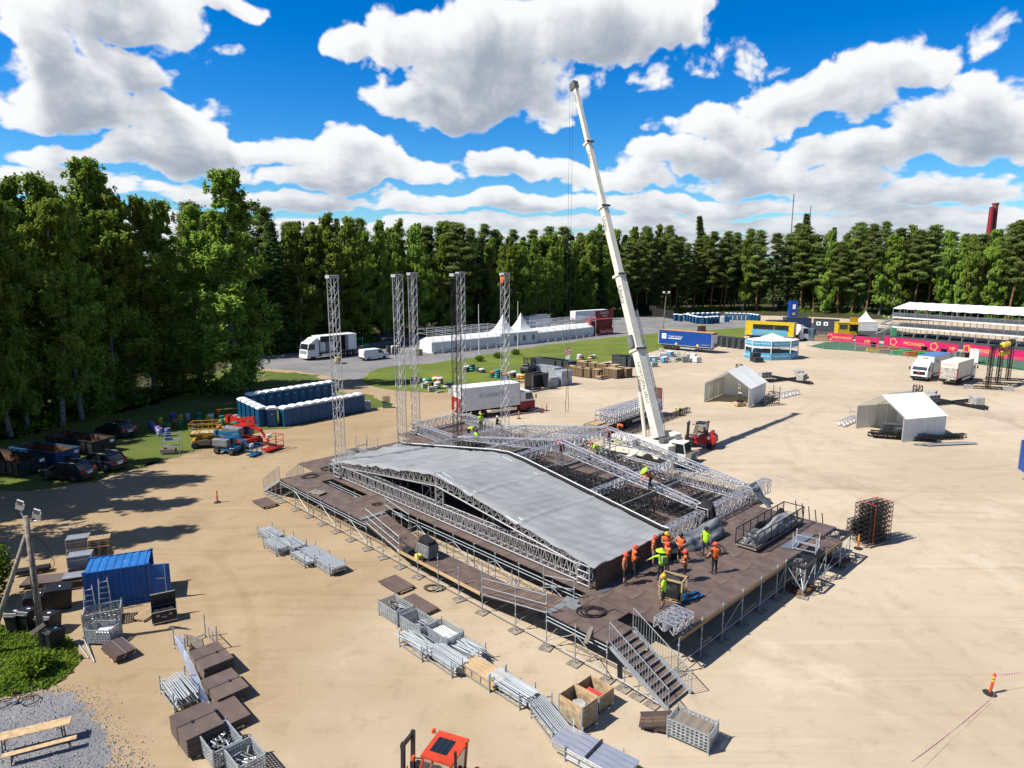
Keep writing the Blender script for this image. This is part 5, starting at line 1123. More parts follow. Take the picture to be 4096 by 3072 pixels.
skip((325, 1846), R(160), SBLU, 'blue rusty open skip between the two black ones')
skip((465, 1801), R(160), SBLK, 'long black open skip with rusty inside behind the estate car', L=6.8)
# ================================================================== racks, baskets and stacks on the sand
def lw(px, py, rz_off=0., z=0.): return G(px, py, z), SROT+rz_off
RKT = [0]
TUBE = mat('scaffold_tube', (.40, .43, .45), .42, .5, .2, 5)
def rack(px, py, fill, label, L=2.2, w_=1.0, h=.85, ang=0., n=60, tube_m=None, tl=2.6):
    """steel stillage: two end frames joined at the bottom, filled with tubes or planks; local x along the load"""
    loc, rz = lw(px, py, ang); rnd_ = random.Random(RKT[0]); RKT[0] += 1
    e = empty('scaffold_rack', loc, rz, label, 'rack', 'racks of scaffold material')
    for x in (-L*.42, L*.42):
        for s in (-w_/2, w_/2): pole('post', (x, s, 0), (x, s, h), .032, GALV, e); block('foot', (x, s, .03), (.1, .1, .05), TXTG, e)
        bar('end_rail', (x, -w_/2, .16), (x, w_/2, .16), .05, .06, GALV, e)
    for s in (-w_/2, w_/2):
        bar('side_rail', (-L*.42, s, .16), (L*.42, s, .16), .04, .05, GALV, e); bar('side_rail', (-L*.42, s, h*.62), (L*.42, s, h*.62), .03, .04, GALV, e)
        for x in (-L*.14, L*.14): pole('stay', (x, s, .16), (x, s, h*.62), .018, GALV, e)
    if fill == 'tubes':
        cols = 10; rows = max(1, n//13); r = w_*.9/cols/2; m = tube_m or TUBE
        for j in range(rows):
            for i in range(cols):
                o_ = rnd_.uniform(-.06, .06); y = -w_*.45+r+i*2*r+rnd_.uniform(-.01, .01); z = .22+r+j*2*r*.8+rnd_.uniform(0, .03)
                if j == rows-1 or i in (0, cols-1) or j == 0: pole('tube', (-tl/2+o_, y, z), (tl/2+o_, y+rnd_.uniform(-.03, .03), z+rnd_.uniform(0, .02)), r*.62, m, e)
    elif fill == 'planks':
        for j in range(3):
            for i in range(4): block('plank', (rnd_.uniform(-.05, .05), -w_*.36+i*w_*.24, .24+.13*j), (tl, w_*.22, .1), tube_m or NEWW, e); 
        for i in range(4):
            for s in (-1, 1): block('plank_end', (s*tl*.5, -w_*.36+i*w_*.24, .24+.26), (.14, w_*.225, .104), ALU, e)
    elif fill == 'mixed':
        for k in range(n):
            z = .22+.4*rnd_.random(); y = rnd_.uniform(-w_*.42, w_*.42); a = rnd_.uniform(-.18, .18); l = tl*rnd_.uniform(.7, 1.05)
            pole('tube', (-l/2, y-a, z), (l/2, min(w_*.45, max(-w_*.45, y+a)), z+rnd_.uniform(-.05, .08)), .026, (TUBE, GALV)[k % 2], e)
    return e
def perf():
    """perforated sheet wall 1 x 1, real round openings left out of a strip grid"""
    mb = MB(); n, m_ = 9, 5; g_ = .03
    for i in range(n+1): mb.box(i/n-g_*.8, i/n+g_*.8, -.012, .012, 0, 1)
    for j in range(m_+1): mb.box(-.02, 1.02, -.013, .013, max(0, j/m_-g_*1.2), min(1, j/m_+g_*1.2))
    return mb.mesh('perforated_wall', GALV)
PERF = perf()
def basket(px, py, label, fill='bits', ang=0., L=1.75, w_=1.05, h=.82, k=26):
    loc, rz = lw(px, py, ang); rnd_ = random.Random(RKT[0]+99); RKT[0] += 1
    e = empty('mesh_basket', loc, rz, label, 'basket', 'perforated steel baskets')
    for x in (-L/2, L/2):
        for s in (-w_/2, w_/2): pole('post', (x, s, 0), (x, s, h+.14), .03, GALV, e); block('foot', (x, s, .03), (.1, .1, .05), TXTG, e)
    for s in (-w_/2, w_/2):
        link('wall', PERF, e, Matrix.LocRotScale(Vector((-L/2, s, .14)), None, Vector((L, 1, h-.14)))); bar('top_rail', (-L/2, s, h), (L/2, s, h), .05, .05, GALV, e)
    for x in (-L/2, L/2):
        link('wall', PERF, e, Matrix.LocRotScale(Vector((x, -w_/2, .14)), Euler((0, 0, pi/2)).to_quaternion(), Vector((w_, 1, h-.14)))); bar('top_rail', (x, -w_/2, h), (x, w_/2, h), .05, .05, GALV, e)
    block('floor', (0, 0, .14), (L, w_, .03), GALV, e)
    if fill == 'bits':
        for q in range(k):
            a = rnd_.random()*6.3; x, y = rnd_.uniform(-L*.36, L*.36), rnd_.uniform(-w_*.32, w_*.32); l = rnd_.uniform(.15, .3); z = .25+.35*rnd_.random()
            pole('coupler', (x-l*cos(a), y-l*sin(a)*.8, z), (x+l*cos(a), y+l*sin(a)*.8, z+rnd_.uniform(-.1, .1)), rnd_.uniform(.02, .045), (GALV, DKST, GREYB)[q % 3], e)
    elif fill == 'jacks':
        for q in range(18): y = -w_*.4+(q % 9)*w_*.1; x = rnd_.uniform(-.3, .3); pole('base_jack', (x-.3, y, .3+.15*(q//9)), (x+.35, y+rnd_.uniform(-.08, .08), .35+.15*(q//9)), .03, (DKST, GALV)[q % 2], e)
    elif fill == 'tubes':
        for q in range(16): y = -w_*.42+q*w_*.055; pole('tube', (-L*.45, y, .5+.06*(q % 2)), (L*.45, y, .5+.06*(q % 2)), .026, WHT, e)
    elif fill == 'box':
        bevel(MB().bx((.2, -.1, .45), (.75, .6, .5)).build('white_box', WHT, e), .03)
    elif fill == 'boards':
        for q in range(9): block('board', (0, -w_*.38+q*.1, .5), (L*.85, .05, .45), OLDW, e)
    return e
# six racks left of the ramp
for i, (x, y, l) in enumerate([(1085, 2155, 'tube rack farthest left behind the two front ones'), (1172, 2195, 'tube rack with red marks behind the front left rack'), (1110, 2200, 'full tube rack at the front left of the six'), (1222, 2245, 'shallow tube rack in the middle of the six'), (1262, 2240, 'nearly empty rack behind the middle one'), (1320, 2275, 'rack of flat silver boards, right-hand one of the six')]):
    rack(x, y, 'tubes' if i < 4 else 'planks', l, 2.2, 1.05, .85, 0, 52 if i != 3 else 26, TUBE if i < 4 else GALV, 2.2)
# baskets and racks before the stage
basket(1585, 2470, 'perforated basket at the far end of the row, half empty', 'bits')
basket(1675, 2532, 'perforated basket filled with dark screw jacks', 'jacks')
basket(1778, 2575, 'perforated basket holding white tubes, third in the row', 'tubes')
rack(1675, 2600, 'mixed', 'rack of jumbled short tubes in front of the jack basket', n=46)
rack(1862, 2620, 'mixed', 'rack of loosely piled tubes behind the wooden plank rack', n=50, tl=2.4)
rack(1790, 2660, 'tubes', 'neatly filled tube rack in the middle of the long row', n=65, tl=2.3)
rack(1935, 2715, 'planks', 'rack of pale timber planks with metal ends', tl=2.35)
rack(2050, 2780, 'tubes', 'full rack of silver tubes beside the wooden crates', n=65, tl=2.5)
rack(2208, 2910, 'tubes', 'slanting rack of silver tubes pointing at the bottom edge', ang=-.32, n=39, tl=3.0)
rack(2375, 3050, 'planks', 'rack of grey metal planks tied with a dark strap', tube_m=ALU, tl=3.1, w_=1.25, ang=.12, h=.7)
o = MB().bx((0, 0, 0), (.08, 1.22, .03)).build('dark_strap', BLKF, None, G(2375, 3050)+Vector((0, 0, .62)), SROT+.12); tag(o, 'dark strap across the grey metal planks', 'strap')
# wooden pallet crates
def pallet_mesh(m, name='pallet', L=1.2, w_=.8):
    mb = MB()
    for i in range(5): mb.box(-L/2, L/2, -w_/2+i*w_*.205, -w_/2+i*w_*.205+w_*.15, .122, .144)
    for x in (-L*.42, 0, L*.42):
        mb.box(x-.07, x+.07, -w_/2, w_/2, .10, .121)
        for y in (-w_*.42, 0, w_*.42): mb.box(x-.07, x+.07, y-.06, y+.06, .022, .099)
    for y in (-w_*.42, 0, w_*.42): mb.box(-L/2, L/2, y-.06, y+.06, 0, .021)
    return mb.mesh(name, m)
PALM, PALO = pallet_mesh(PALW), pallet_mesh(OLDW)
def crate(px, py, label, h=.95, ang=0., L=1.25, w_=.95, txt=None):
    loc, rz = lw(px, py, ang); e = empty('wooden_crate', loc, rz, label, 'crate', 'wooden pallet crates'); link('pallet', PALO, e)
    rows = 4; rh = (h-.17)/rows
    for j in range(rows):
        m = CRATW if j < 3 else NEWW
        for s in (-1, 1): MB().bx((0, s*w_/2, .16+rh*(j+.5)), (L, .03, rh-.012)).build('board', m, e); MB().bx((s*L/2, 0, .16+rh*(j+.5)), (.03, w_-.035, rh-.012)).build('board', m, e)
    for x in (-1, 1):
        for y in (-1, 1): block('corner_iron', (x*L/2, y*w_/2, .16+(h-.16)/2), (.06, .06, h-.16), GALV, e)
    if txt: text(txt, .13, TXTB, e, face_mw((L/2+.02, 0, h-.12), (0, 1, 0), (0, 0, 1)))
    return e, loc, rz
e, l0, r0 = crate(2310, 2885, 'tall wooden crate with a round weight inside, nearest to the stair', 1.2, txt='TIESAFE 020')
MB().lathe([(.10, 0), (.32, 0), (.34, .06), (.34, .2), (.30, .26), (.10, .26)], 8, (.05, 0, .62)).build('round_weight', CONC, e)
e, l0, r0 = crate(2378, 2812, 'lower wooden crate with red posts lying inside', .85)
for k in range(3): pole('red_post', (-.4, -.15+.12*k, .5), (.42, -.1+.12*k, .5), .05, RED, e); pole('yellow_tip', (.42, -.1+.12*k, .5), (.5, -.1+.12*k, .5), .052, TXTY, e)
# plywood offcuts and basket at the foot of the stair
e = empty('plywood_stack', *lw(2625, 2905)[:1], SROT+.5, 'patterned brown plywood sheets stacked askew at the foot of the stair', 'board stack'); link('pallet', PALO, e)
for k in range(4): block('plywood_sheet', (.03*k, .02*k, .17+.05*k), (1.35, .95, .04), PLY, e, Euler((0, 0, .12*k)).to_quaternion())
text('WISA WISA WISA\nWISA WISA WISA', .2, PLYE, e, face_mw((.09, 0, .345), (cos(.36), sin(.36), 0), (-sin(.36), cos(.36), 0)))
basket(2768, 2955, 'perforated basket of old boards beyond the stair foot', 'boards', ang=.15, L=1.7, w_=1.0)
# deck boards stacked on pallets
def decks(px, py, n, label, ang=0., L=2.4, w_=1.22, strap=True, z=.15, th=.055):
    loc, rz = lw(px, py, ang); rnd_ = random.Random(RKT[0]); RKT[0] += 1; e = empty('deck_board_stack', loc, rz, label, 'board stack', 'stacks of brown deck boards')
    for x in (-L*.25, L*.25): link('pallet', PALM, e, loc=(x, 0, 0))
    for k in range(n): block('deck_board', (rnd_.uniform(-.02, .02), rnd_.uniform(-.02, .02), z+th*(k+.5)), (L, w_, th-.008), DECK[k % 4], e)
    if strap:
        zt = z+th*n; MB().box(-.04, .0, -w_/2-.03, w_/2+.03, zt, zt+.008).box(-.04, 0, -w_/2-.035, -w_/2-.027, .1, zt).box(-.04, 0, w_/2+.027, w_/2+.035, .1, zt).build('strap', BLKF, e)
        block('ratchet', (.02, rnd_.uniform(-.3, .3), zt+.03), (.14, .08, .05), DKST, e)
    return e
decks(848, 2680, 12, 'tall stack of brown deck boards, farthest of the four', L=1.95, w_=1.35)
decks(902, 2775, 7, 'low stack of brown deck boards with a ratchet strap, second of the four', L=1.95, w_=1.35)
decks(900, 2880, 5, 'flat stack of brown deck boards without strap, third of the four', L=1.95, w_=1.45, strap=False)
decks(795, 2960, 14, 'highest stack of brown deck boards, nearest of the four', L=1.95, w_=1.45)
decks(1060, 2018, 1, 'single brown board on a pallet left of the stage', L=2.1, w_=1.25, strap=False)
decks(1585, 2345, 1, 'brown board on a pallet before the ramp, left one', L=2.0, w_=1.25, strap=False)
decks(1668, 2430, 1, 'brown board on a pallet before the ramp, right one beside the baskets', L=2.3, w_=1.25, strap=False)
basket(885, 3020, 'perforated basket of silver couplers at the bottom edge', 'bits', L=1.55, w_=1.1, k=60)
basket(985, 3085, 'perforated basket cut off by the bottom edge', 'bits', L=1.3, w_=1.0)
rack(722, 2790, 'tubes', 'dense rack of silver tubes left of the deck boards', L=2.1, w_=1.05, h=.9, n=65, tl=2.1)
e = rack(785, 2595, 'none', 'empty tall rack with one board leaning in it', L=1.9, w_=1.5, h=1.25)
bar('leaning_board', (-.75, -.25, .3), (.8, .1, .55), .04, .6, OLDW, e)
o = bar('metal_plank', G(715, 2600)+Vector((0, 0, .75)), G(830, 2830)+Vector((0, 0, .03)), .3, .06, ALU); tag(o, 'long silver metal plank leaning beside the deck boards', 'plank')
# ------------------------------------------------------------------ around the blue container
CA = SROT+R(63)
p0 = G(352, 2445); p1 = G(545, 2412); p2 = G(322, 2400); cdx = (p1-p0); CA = atan2(cdx.y, cdx.x)
ct = empty('blue_container', p0, CA, 'small blue corrugated container with its door swung open', 'container'); CLn, CW, CHt = 3.1, 2.1, 2.2
def corr(L, n, amp, z0, z1, m, name, mw):
    mb = MB(); pts = []
    for i in range(n): x = L*i/n; dx = L/n; pts += [(x, 0), (x+dx*.38, 0), (x+dx*.5, amp), (x+dx*.88, amp)]
    pts.append((L, 0))
    for a_, b_ in zip(pts, pts[1:]): mb.quad((a_[0], a_[1], z0), (b_[0], b_[1], z0), (b_[0], b_[1], z1), (a_[0], a_[1], z1))
    return mb.build(name, m, ct, mw=mw)
corr(CLn, 11, .05, .14, CHt-.05, BLUE, 'side_wall', Matrix.Identity(4)); corr(CW, 8, -.05, .14, CHt-.05, BLUE, 'end_wall', Matrix.Rotation(pi/2, 4, 'Z'))
corr(CLn, 11, -.05, .14, CHt-.05, BLUE, 'side_wall', Matrix.Translation((0, CW, 0)))
corr(CW, 8, -.04, 0, CLn, mat('worn_blue_roof', (.016, .17, .50), .5, 0, .15, 1, dirt=((.5, .52, .52), .55)), 'roof', Matrix.Translation((0, 0, CHt)) @ Matrix(((0, 0, 1, 0), (1, 0, 0, 0), (0, 1, 0, 0), (0, 0, 0, 1)))) if 0 else None
mb = MB()
for i in range(8):
    x = CLn*i/8; d_ = CLn/8; zz = CHt
    mb.quad((x, 0, zz), (x+d_*.5, 0, zz), (x+d_*.5, CW, zz), (x, CW, zz)).quad((x+d_*.5, 0, zz), (x+d_*.6, 0, zz-.035), (x+d_*.6, CW, zz-.035), (x+d_*.5, CW, zz)).quad((x+d_*.6, 0, zz-.035), (x+d_*.9, 0, zz-.035), (x+d_*.9, CW, zz-.035), (x+d_*.6, CW, zz-.035)).quad((x+d_*.9, 0, zz-.035), (x+d_, 0, zz), (x+d_, CW, zz), (x+d_*.9, CW, zz-.035))
mb.build('roof', mat('worn_blue_roof', (.016, .17, .50), .5, 0, .12, 1, dirt=((.5, .52, .52), .7)), ct)
for x in (0, CLn):
    for y in (0, CW): block('corner_post', (x, y, CHt/2), (.12, .12, CHt), BLUE, ct); block('corner_casting', (x, y, CHt+.03), (.17, .17, .1), BLUE, ct)
for y in (0, CW): block('sill', (CLn/2, y, .09), (CLn, .1, .16), BLUE, ct); block('top_rail', (CLn/2, y, CHt-.02), (CLn, .08, .1), BLUE, ct)
MB().box(0, CLn, .05, CW-.05, .12, .16).build('floor', OLDW, ct)
dr = MB().box(0, 1.0, -.03, .03, .15, CHt-.06).build('door', BLUE, ct, (CLn+.08, .02, 0), R(-12)); pole('lock_bar', (.78, -.06, .15), (.78, -.06, CHt), .02, GALV, dr); block('hinge_plate', (.5, -.035, 1.3), (.4, .01, .05), ALU, dr); bar('door_rim', (.99, 0, .15), (.99, 0, CHt-.06), .07, .05, BLUE, dr)
# step ladders in front
def stepladder(px, py, rz, label, h=1.75):
    e = empty('step_ladder', G(px, py), rz, label, 'ladder', 'step ladders')
    for s in (-1, 1): pole('stile', (s*.28, -.35, 0), (s*.2, .0, h), .03, ALU, e); pole('rear_leg', (s*.28, .4, 0), (s*.2, .03, h), .022, ALU, e)
    for k in range(6): t = (k+.7)/6.4; block('rung', (0, -.35*(1-t), h*t), (.5-.1*t, .08, .03), ALU, e)
    for s in (-1, 1): block('red_cap', (s*.2, 0, h), (.05, .05, .05), RED, e)
stepladder(364, 2475, CA+.2, 'aluminium step ladder with red tips at the container corner', 1.9); stepladder(425, 2440, CA+.1, 'aluminium step ladder leaning against the container side', 1.9)
def cage_at(px, py, label, fill, ang, L=1.6, w_=1.1): return basket(px, py, label, fill, ang, L, w_)
cage_at(415, 2490, 'perforated basket full of tools beside the step ladder', 'bits', 1.25, 1.7, 1.1)
cage_at(418, 2562, 'leaning perforated basket with a white box inside', 'box', .75, 1.3, .95)
e = empty('board_bundle', *lw(470, 2620)[:1], SROT+.12, 'bundle of brown edged boards on a pallet beside the weeds', 'board stack'); link('pallet', PALM, e)
for k in range(3):
    for q in range(2): block('board', (0, -.22+.45*q+.05*k, .2+.09*k), (1.7, .4, .07), PLY, e); block('board_edge', (0, -.01+.45*q+.05*k, .2+.09*k), (1.7, .02, .085), ALU, e)
for k, (a_, b_) in enumerate((((310, 2575), (355, 2635)), ((334, 2567), (378, 2650)))):
    o = pole('loose_tube', G(*a_)+Vector((0, 0, .25 if k else .05)), G(*b_)+Vector((0, 0, .04)), .03, GALV); tag(o, ('thin', 'longer')[k]+' loose scaffold tube lying beside the weeds', 'tube')
# flight cases and pallets behind the container
def fcase(px, py, rz, label, L=1.2, w_=.8, h=.75, n=1, m=GREYP):
    e = empty('flight_case', G(px, py), rz, label, 'flight case')
    for k in range(n):
        z = k*(h+.02); b_ = MB().bx((0, 0, z+h/2+.05), (L, w_, h-.06)).build('case_body', m, e)
        for zz in (z+.08, z+h*.72, z+h+.02): MB().box(-L/2-.01, L/2+.01, -w_/2-.01, w_/2+.01, zz-.015, zz+.015).build('edge_rail', ALU, e)
        for x in (-1, 1):
            for y in (-1, 1): block('corner', (x*L/2, y*w_/2, z+h/2+.05), (.05, .05, h-.04), ALU, e)
            block('latch', (x*L*.25, -w_/2-.015, z+h*.72), (.12, .02, .12), CHRM, e)
        block('label_card', (0, 0, z+h+.025), (.3, .16, .006), TXTW, e)
    for x in (-1, 1):
        for y in (-1, 1): MB().tube((x*L*.4, y*w_*.4-.02, .04), (x*L*.4, y*w_*.4+.02, .04), .04, 8).build('castor', BLKP, e)
    return e
for i, (x, y, n, l) in enumerate([(322, 2232, 2, 'grey flight cases stacked two high, rear stack left of the pallets'), (332, 2305, 2, 'grey flight cases stacked two high right behind the container'), (308, 2345, 1, 'single dark flight case at the container corner')]): fcase(x, y, CA, l, 1.25, .85, .72, n, GREYP if i < 2 else BLKP)
for k in range(13):
    loc = G(410, 2262)+Vector((random.uniform(-.05, .05), random.uniform(-.05, .05), .146*k)); o = link('wooden_pallet', PALM, loc=loc, rz=CA+random.uniform(-.06, .06))
    tag(o, 'wooden pallet in the tall stack behind the container, %s from the bottom' % ORD[k], 'pallet', 'stack of pallets')
e = empty('open_flight_case', G(660, 2480), CA+.1, 'black flight case with raised lid full of cables', 'flight case')
MB().box(-.6, .6, -.38, -.35, .12, .72).box(-.6, .6, .35, .38, .12, .72).box(-.6, -.57, -.35, .35, .12, .72).box(.57, .6, -.35, .35, .12, .72).box(-.6, .6, -.38, .38, .09, .12).build('case_body', BLKP, e)
for z in (.11, .71):
    for s in (-.39, .39): bar('edge_rail', (-.61, s, z), (.61, s, z), .03, .03, ALU, e)
    for s in (-.61, .61): bar('edge_rail', (s, -.39, z), (s, .39, z), .03, .03, ALU, e)
MB().box(-.6, .6, .36, .40, .74, 1.4).build('lid', BLKP, e); bar('edge_rail', (-.6, .38, 1.41), (.6, .38, 1.41), .06, .03, ALU, e)
for k in range(3): MB().lathe([(.12, -.03), (.17, -.03), (.17, .03), (.12, .03)], 14, (-.35+.33*k, 0, .6)).build('cable_coil', CABLE, e)
for x in (-.3, .3): block('latch', (x, -.395, .5), (.14, .02, .12), CHRM, e)
text('Stage', .12, TXTW, e, face_mw((0, -.392, .4), (1, 0, 0), (0, 0, 1)))
o = link('wooden_pallet', PALM, loc=G(585, 2465), rz=CA+.9); tag(o, 'single wooden pallet beside the open flight case', 'pallet')
# dark beams on a pallet, brown boards
e = empty('beam_bundle', G(130, 2292), CA+.05, 'bundle of dark steel beams tied on a pallet beyond the lamp pole', 'beam bundle'); link('pallet', PALO, e)
for k in range(8): block('dark_beam', (.05*(k % 3), -.3+.15*(k % 4), .2+.12*(k//4)), (1.8, .12, .1), DKST, e)
e = empty('board_stack', G(178, 2335), CA-.15, 'brown plywood boards on a pallet beyond the lamp pole', 'board stack'); link('pallet', PALM, e)
for k in range(4): block('deck_board', (0, 0, .17+.045*k), (2.1, 1.25, .04), DECK[k], e)
# waste bins
def bin_(px, py, rz, label, L=1.25, w_=.95, h=1.2, n=2):
    e = empty('waste_bin', G(px, py), rz, label, 'bin', 'black waste bins')
    t = .82; MB().add([(-L/2*t, -w_/2*t, .12), (L/2*t, -w_/2*t, .12), (L/2*t, w_/2*t, .12), (-L/2*t, w_/2*t, .12), (-L/2, -w_/2, h*.84), (L/2, -w_/2, h*.84), (L/2, w_/2, h*.84), (-L/2, w_/2, h*.84)], [(0,3,2,1),(4,5,6,7),(0,1,5,4),(1,2,6,5),(2,3,7,6),(3,0,4,7)]).build('bin_body', BLKP, e)
    bevel(MB().ext([(-L/2-.03, h*.84), (L/2+.03, h*.84), (L/2, h*.92), (-L/2+.1, h)], -w_/2-.03, w_/2+.03).build('lid', BLKP, e), .03, 2)
    MB().tube((-L/2-.05, -w_*.4, h*.88), (-L/2-.05, w_*.4, h*.88), .025, 6).build('handle', BLKP, e); block('sticker', (.05, 0, h*.955), (.2, .16, .012), TXTW, e, Euler((0, .06, 0)).to_quaternion())
    for y in (-w_*.36, w_*.36): MB().tube((-L*.36, y-.03, .1), (-L*.36, y+.03, .1), .1, 10).build('wheel', RUB, e); MB().tube((L*.36, y-.03, .08), (L*.36, y+.03, .08), .08, 10).build('wheel', RUB, e)
bin_(240, 2432, CA+.15, 'large black four wheeled bin nearest the container', 1.35, 1.1, 1.35); bin_(160, 2450, CA+.1, 'large black bin with ajar lid behind the lamp pole', 1.3, 1.0, 1.2)
bin_(66, 2520, CA+1.2, 'narrow black wheelie bin farthest left', .75, .6, 1.1); bin_(118, 2515, CA+1.0, 'black wheelie bin with white sticker beside the pole', .85, .75, 1.15); bin_(200, 2525, CA+1.1, 'low black bin right of the pole', .95, .8, 1.05); bin_(224, 2590, CA+.6, 'black bin standing in the weeds right of the pole', .75, .62, 1.1)
# lamp pole with leaning strut
B = G(174, 2590); t = 6.9
lp = empty('lamp_pole', B, 0, 'weathered wooden lamp pole with two floodlights and a leaning strut', 'lamp pole')
MB().tube((0, 0, -.2), (.0, 0, t), .17, 10, .12).build('pole', OLDW, lp, smooth=True); MB().tube((-2.4, -.6, -.1), (-.1, 0, t-.9), .13, 10, .1).build('strut', OLDW, lp, smooth=True)
for k, (dx, dy, dz) in enumerate(((-.3, .1, .35), (.45, .1, -.1))):
    arm = MB().tube((0, 0, t-.35+.05*k), (dx, dy, t+dz-.15), .03, 6).build('bracket', GALV, lp)
    h_ = MB().bx((0, 0, 0), (.34, .12, .42)).bx((0, -.02, .30), (.30, .06, .34)).build('floodlight', WHT, lp, mw=Matrix.Translation((dx, dy, t+dz+.12)) @ Euler((.5, .45, .2)).to_matrix().to_4x4()); MB().bx((0, -.055, .30), (.26, .012, .28)).build('lamp_glass', GREYP, h_)
MB().path([(.12, 0, t-1.0), (.5, .1, t-1.25), (.85, .15, t-1.9), (.95, .2, t-2.5), (.75, .2, t-2.9)], .015, 4).build('hanging_cable', CABLE, lp)
for k in range(4): MB().path([(.14*cos(k), .16*sin(k)-.1, t-.8), (.17*cos(k*2), -.17, 2.5+k*.3), (.2*cos(k), -.2, .4)], .012, 4).build('down_cable', CABLE, lp)
bar('name_board', (-.35, -.25, .9), (.42, -.28, 1.45), .03, .2, OLDW, lp)
# beer table and bench
e = empty('beer_table', G(140, 2985), CA+R(2), 'long pale wooden beer table on the gravel', 'table'); 
bevel(MB().box(-1.35, 1.3, -.27, .27, .74, .785).build('table_top', NEWW, e), .02)
for x in (-1.0, 1.0):
    for s in (-.2, .2): pole('leg', (x, s, 0), (x*.97, s*.9, .74), .022, DKST, e)
    pole('brace', (x, 0, .4), (x*.65, 0, .74), .018, DKST, e); bar('leg_bar', (x, -.2, .12), (x, .2, .12), .03, .03, DKST, e)
e = empty('beer_bench', G(168, 3025), CA+R(3), 'narrow wooden beer bench in front of the table', 'bench'); bevel(MB().box(-1.25, 1.2, -.13, .13, .43, .465).build('seat', NEWW, e), .015)
for x in (-.95, .95):
    for s in (-.11, .11): pole('leg', (x, s, 0), (x*.97, s*.9, .43), .018, DKST, e)
    pole('brace', (x, 0, .2), (x*.7, 0, .43), .015, DKST, e)
# bicycle lying on its side
bk_ = empty('bicycle', G(70, 2815), R(12), 'bicycle lying on its side at the edge of the weeds', 'bicycle')
for x in (-.52, .52):
    ri = MB()
    for k in range(22): a_, b_ = 2*pi*k/22, 2*pi*(k+1)/22; ri.tube((x+.34*cos(a_), .34*sin(a_), .1), (x+.34*cos(b_), .34*sin(b_), .1), .022, 5, cap=False)
    wv = ri.build('wheel', RUB, bk_); sp_ = MB()
    for k in range(9): sp_.tube((x, 0, .1), (x+.33*cos(k*.7), .33*sin(k*.7), .1), .004, 4, cap=False)
    sp_.build('spokes', ALU, wv)
MB().path([(-.52, 0, .12), (-.1, 0, .12), (.36, .42, .12), (-.22, .45, .12), (-.1, 0, .12)], .02, 6).path([(-.52, 0, .12), (-.22, .45, .12), (-.25, .58, .12)], .016, 5).path([(.52, 0, .12), (.36, .42, .12), (.32, .6, .13)], .018, 5).build('frame', BLKP, bk_)
MB().path([(.3, .6, -.0), (.32, .6, .38)], .016, 5).build('handlebar', ALU, bk_); MB().bx((-.26, .62, .12), (.26, .06, .14)).build('saddle', BLKP, bk_)
MB().tube((-.1, 0, .05), (-.1, 0, .2), .09, 10).build('crank', ALU, bk_)
# drain of soil and cable under the ramp
e = bush(1735, 2345, .5, .25, 'small heap of soil and roots beside the ramp', 160, size=.1) if 0 else None
rr = random.Random(8)
def coil(loc, rz, label, r=.5, n=5, cat='cable'):
    mb = MB()
    for k in range(n):
        rr_ = r*rr.uniform(.6, 1.05); cx, cy = rr.uniform(-.15, .15), rr.uniform(-.1, .1); pts = [(cx+rr_*cos(a)*1.3, cy+rr_*sin(a), .02+.015*k) for a in np.linspace(0, 6.28, 16)]; mb.path(pts, .016, 4)
    mb.path([(r, 0, .02), (r+.6, .3, .02), (r+1.0, -.1, .02)], .014, 4)
    return tag(mb.build('cable_coil', CABLE, None, loc, rz), label, cat, 'cable coils')
coil(ST(4.2, -1.0, ZD), 0, 'coil of black cable on the deck above the second ramp', .55, 7); coil(ST(33.8, -.6, ZD), .6, 'black cable coil near the far stair', .6, 5); coil(ST(32.6, 2.6, ZD) if 0 else ST(34.6, 1.6, ZD), .3, 'cable coil beside the leftmost tower', .5, 5); coil(G(1735, 2355), 0, 'cable coil on the sand below the ramp', .45, 5)
coil(ST(3.9, 9.8, ZD), 1., 'thin cable loops on the deck behind the workers', .8, 4); coil(ST(24.6, -.2, ZD), .4, 'small cable heap by the ramp railing', .3, 4)
# ================================================================== portable toilets
def c4(x, y, z=0.): return G(800+x/2.16, 1000+y/2.16, z)
def c5(x, y, z=0.): return G(1700+x/2.765, 1100+y/2.765, z)
def c6(x, y, z=0.): return G(2400+x/2.765, 1100+y/2.765, z)
def c7(x, y, z=0.): return G(3200+x/2.469, 1100+y/2.469, z)
def c1(x, y, z=0.): return G(x/2.16, 1400+y/2.16, z)
def mk_toilet():
    b = MB().box(-.56, .56, -.56, .56, .1, 2.12).mesh('cabin', TBLU)
    d = MB().box(-.36, .36, -.585, -.561, .2, 1.98).mesh('door', mat('toilet_door_blue', (.012, .135, .30), .42, 0, .12, 2))
    rb = MB()
    for s in (-1, 1):
        for k in (-.3, 0, .3): rb.box(s*.561, s*.58, k-.1, k+.1, .3, 1.9) if s > 0 else rb.box(-.58, -.561, k-.1, k+.1, .3, 1.9)
    for k in (-.3, 0, .3): rb.box(k-.1, k+.1, .561, .58, .3, 1.9)
    rb = rb.mesh('side_panels', TBLU)
    r = MB(); n = 8; pts = [(-.62, 2.1)]+[(.62*cos(pi-pi*i/n), 2.14+.22*sin(pi*i/n)) for i in range(n+1)]+[(.62, 2.1)]
    r.ext(pts, -.62, .62); r.tube((.35, .4, 2.2), (.35, .4, 2.42), .05, 8); r = r.mesh('roof', TROOF)
    bs = MB().box(-.58, .58, -.58, .58, 0, .1).mesh('skid_base', DKST); st = MB().box(-.1, .1, -.592, -.586, 1.45, 1.65).mesh('sticker', TXTG); vt = MB().box(-.3, .3, -.59, -.586, 1.75, 1.92).mesh('vent_grille', TBLU)
    return [('cabin', b), ('door', d), ('side_panels', rb), ('roof', r), ('skid_base', bs), ('sticker', st), ('door_vent', vt)]
TOI = mk_toilet()
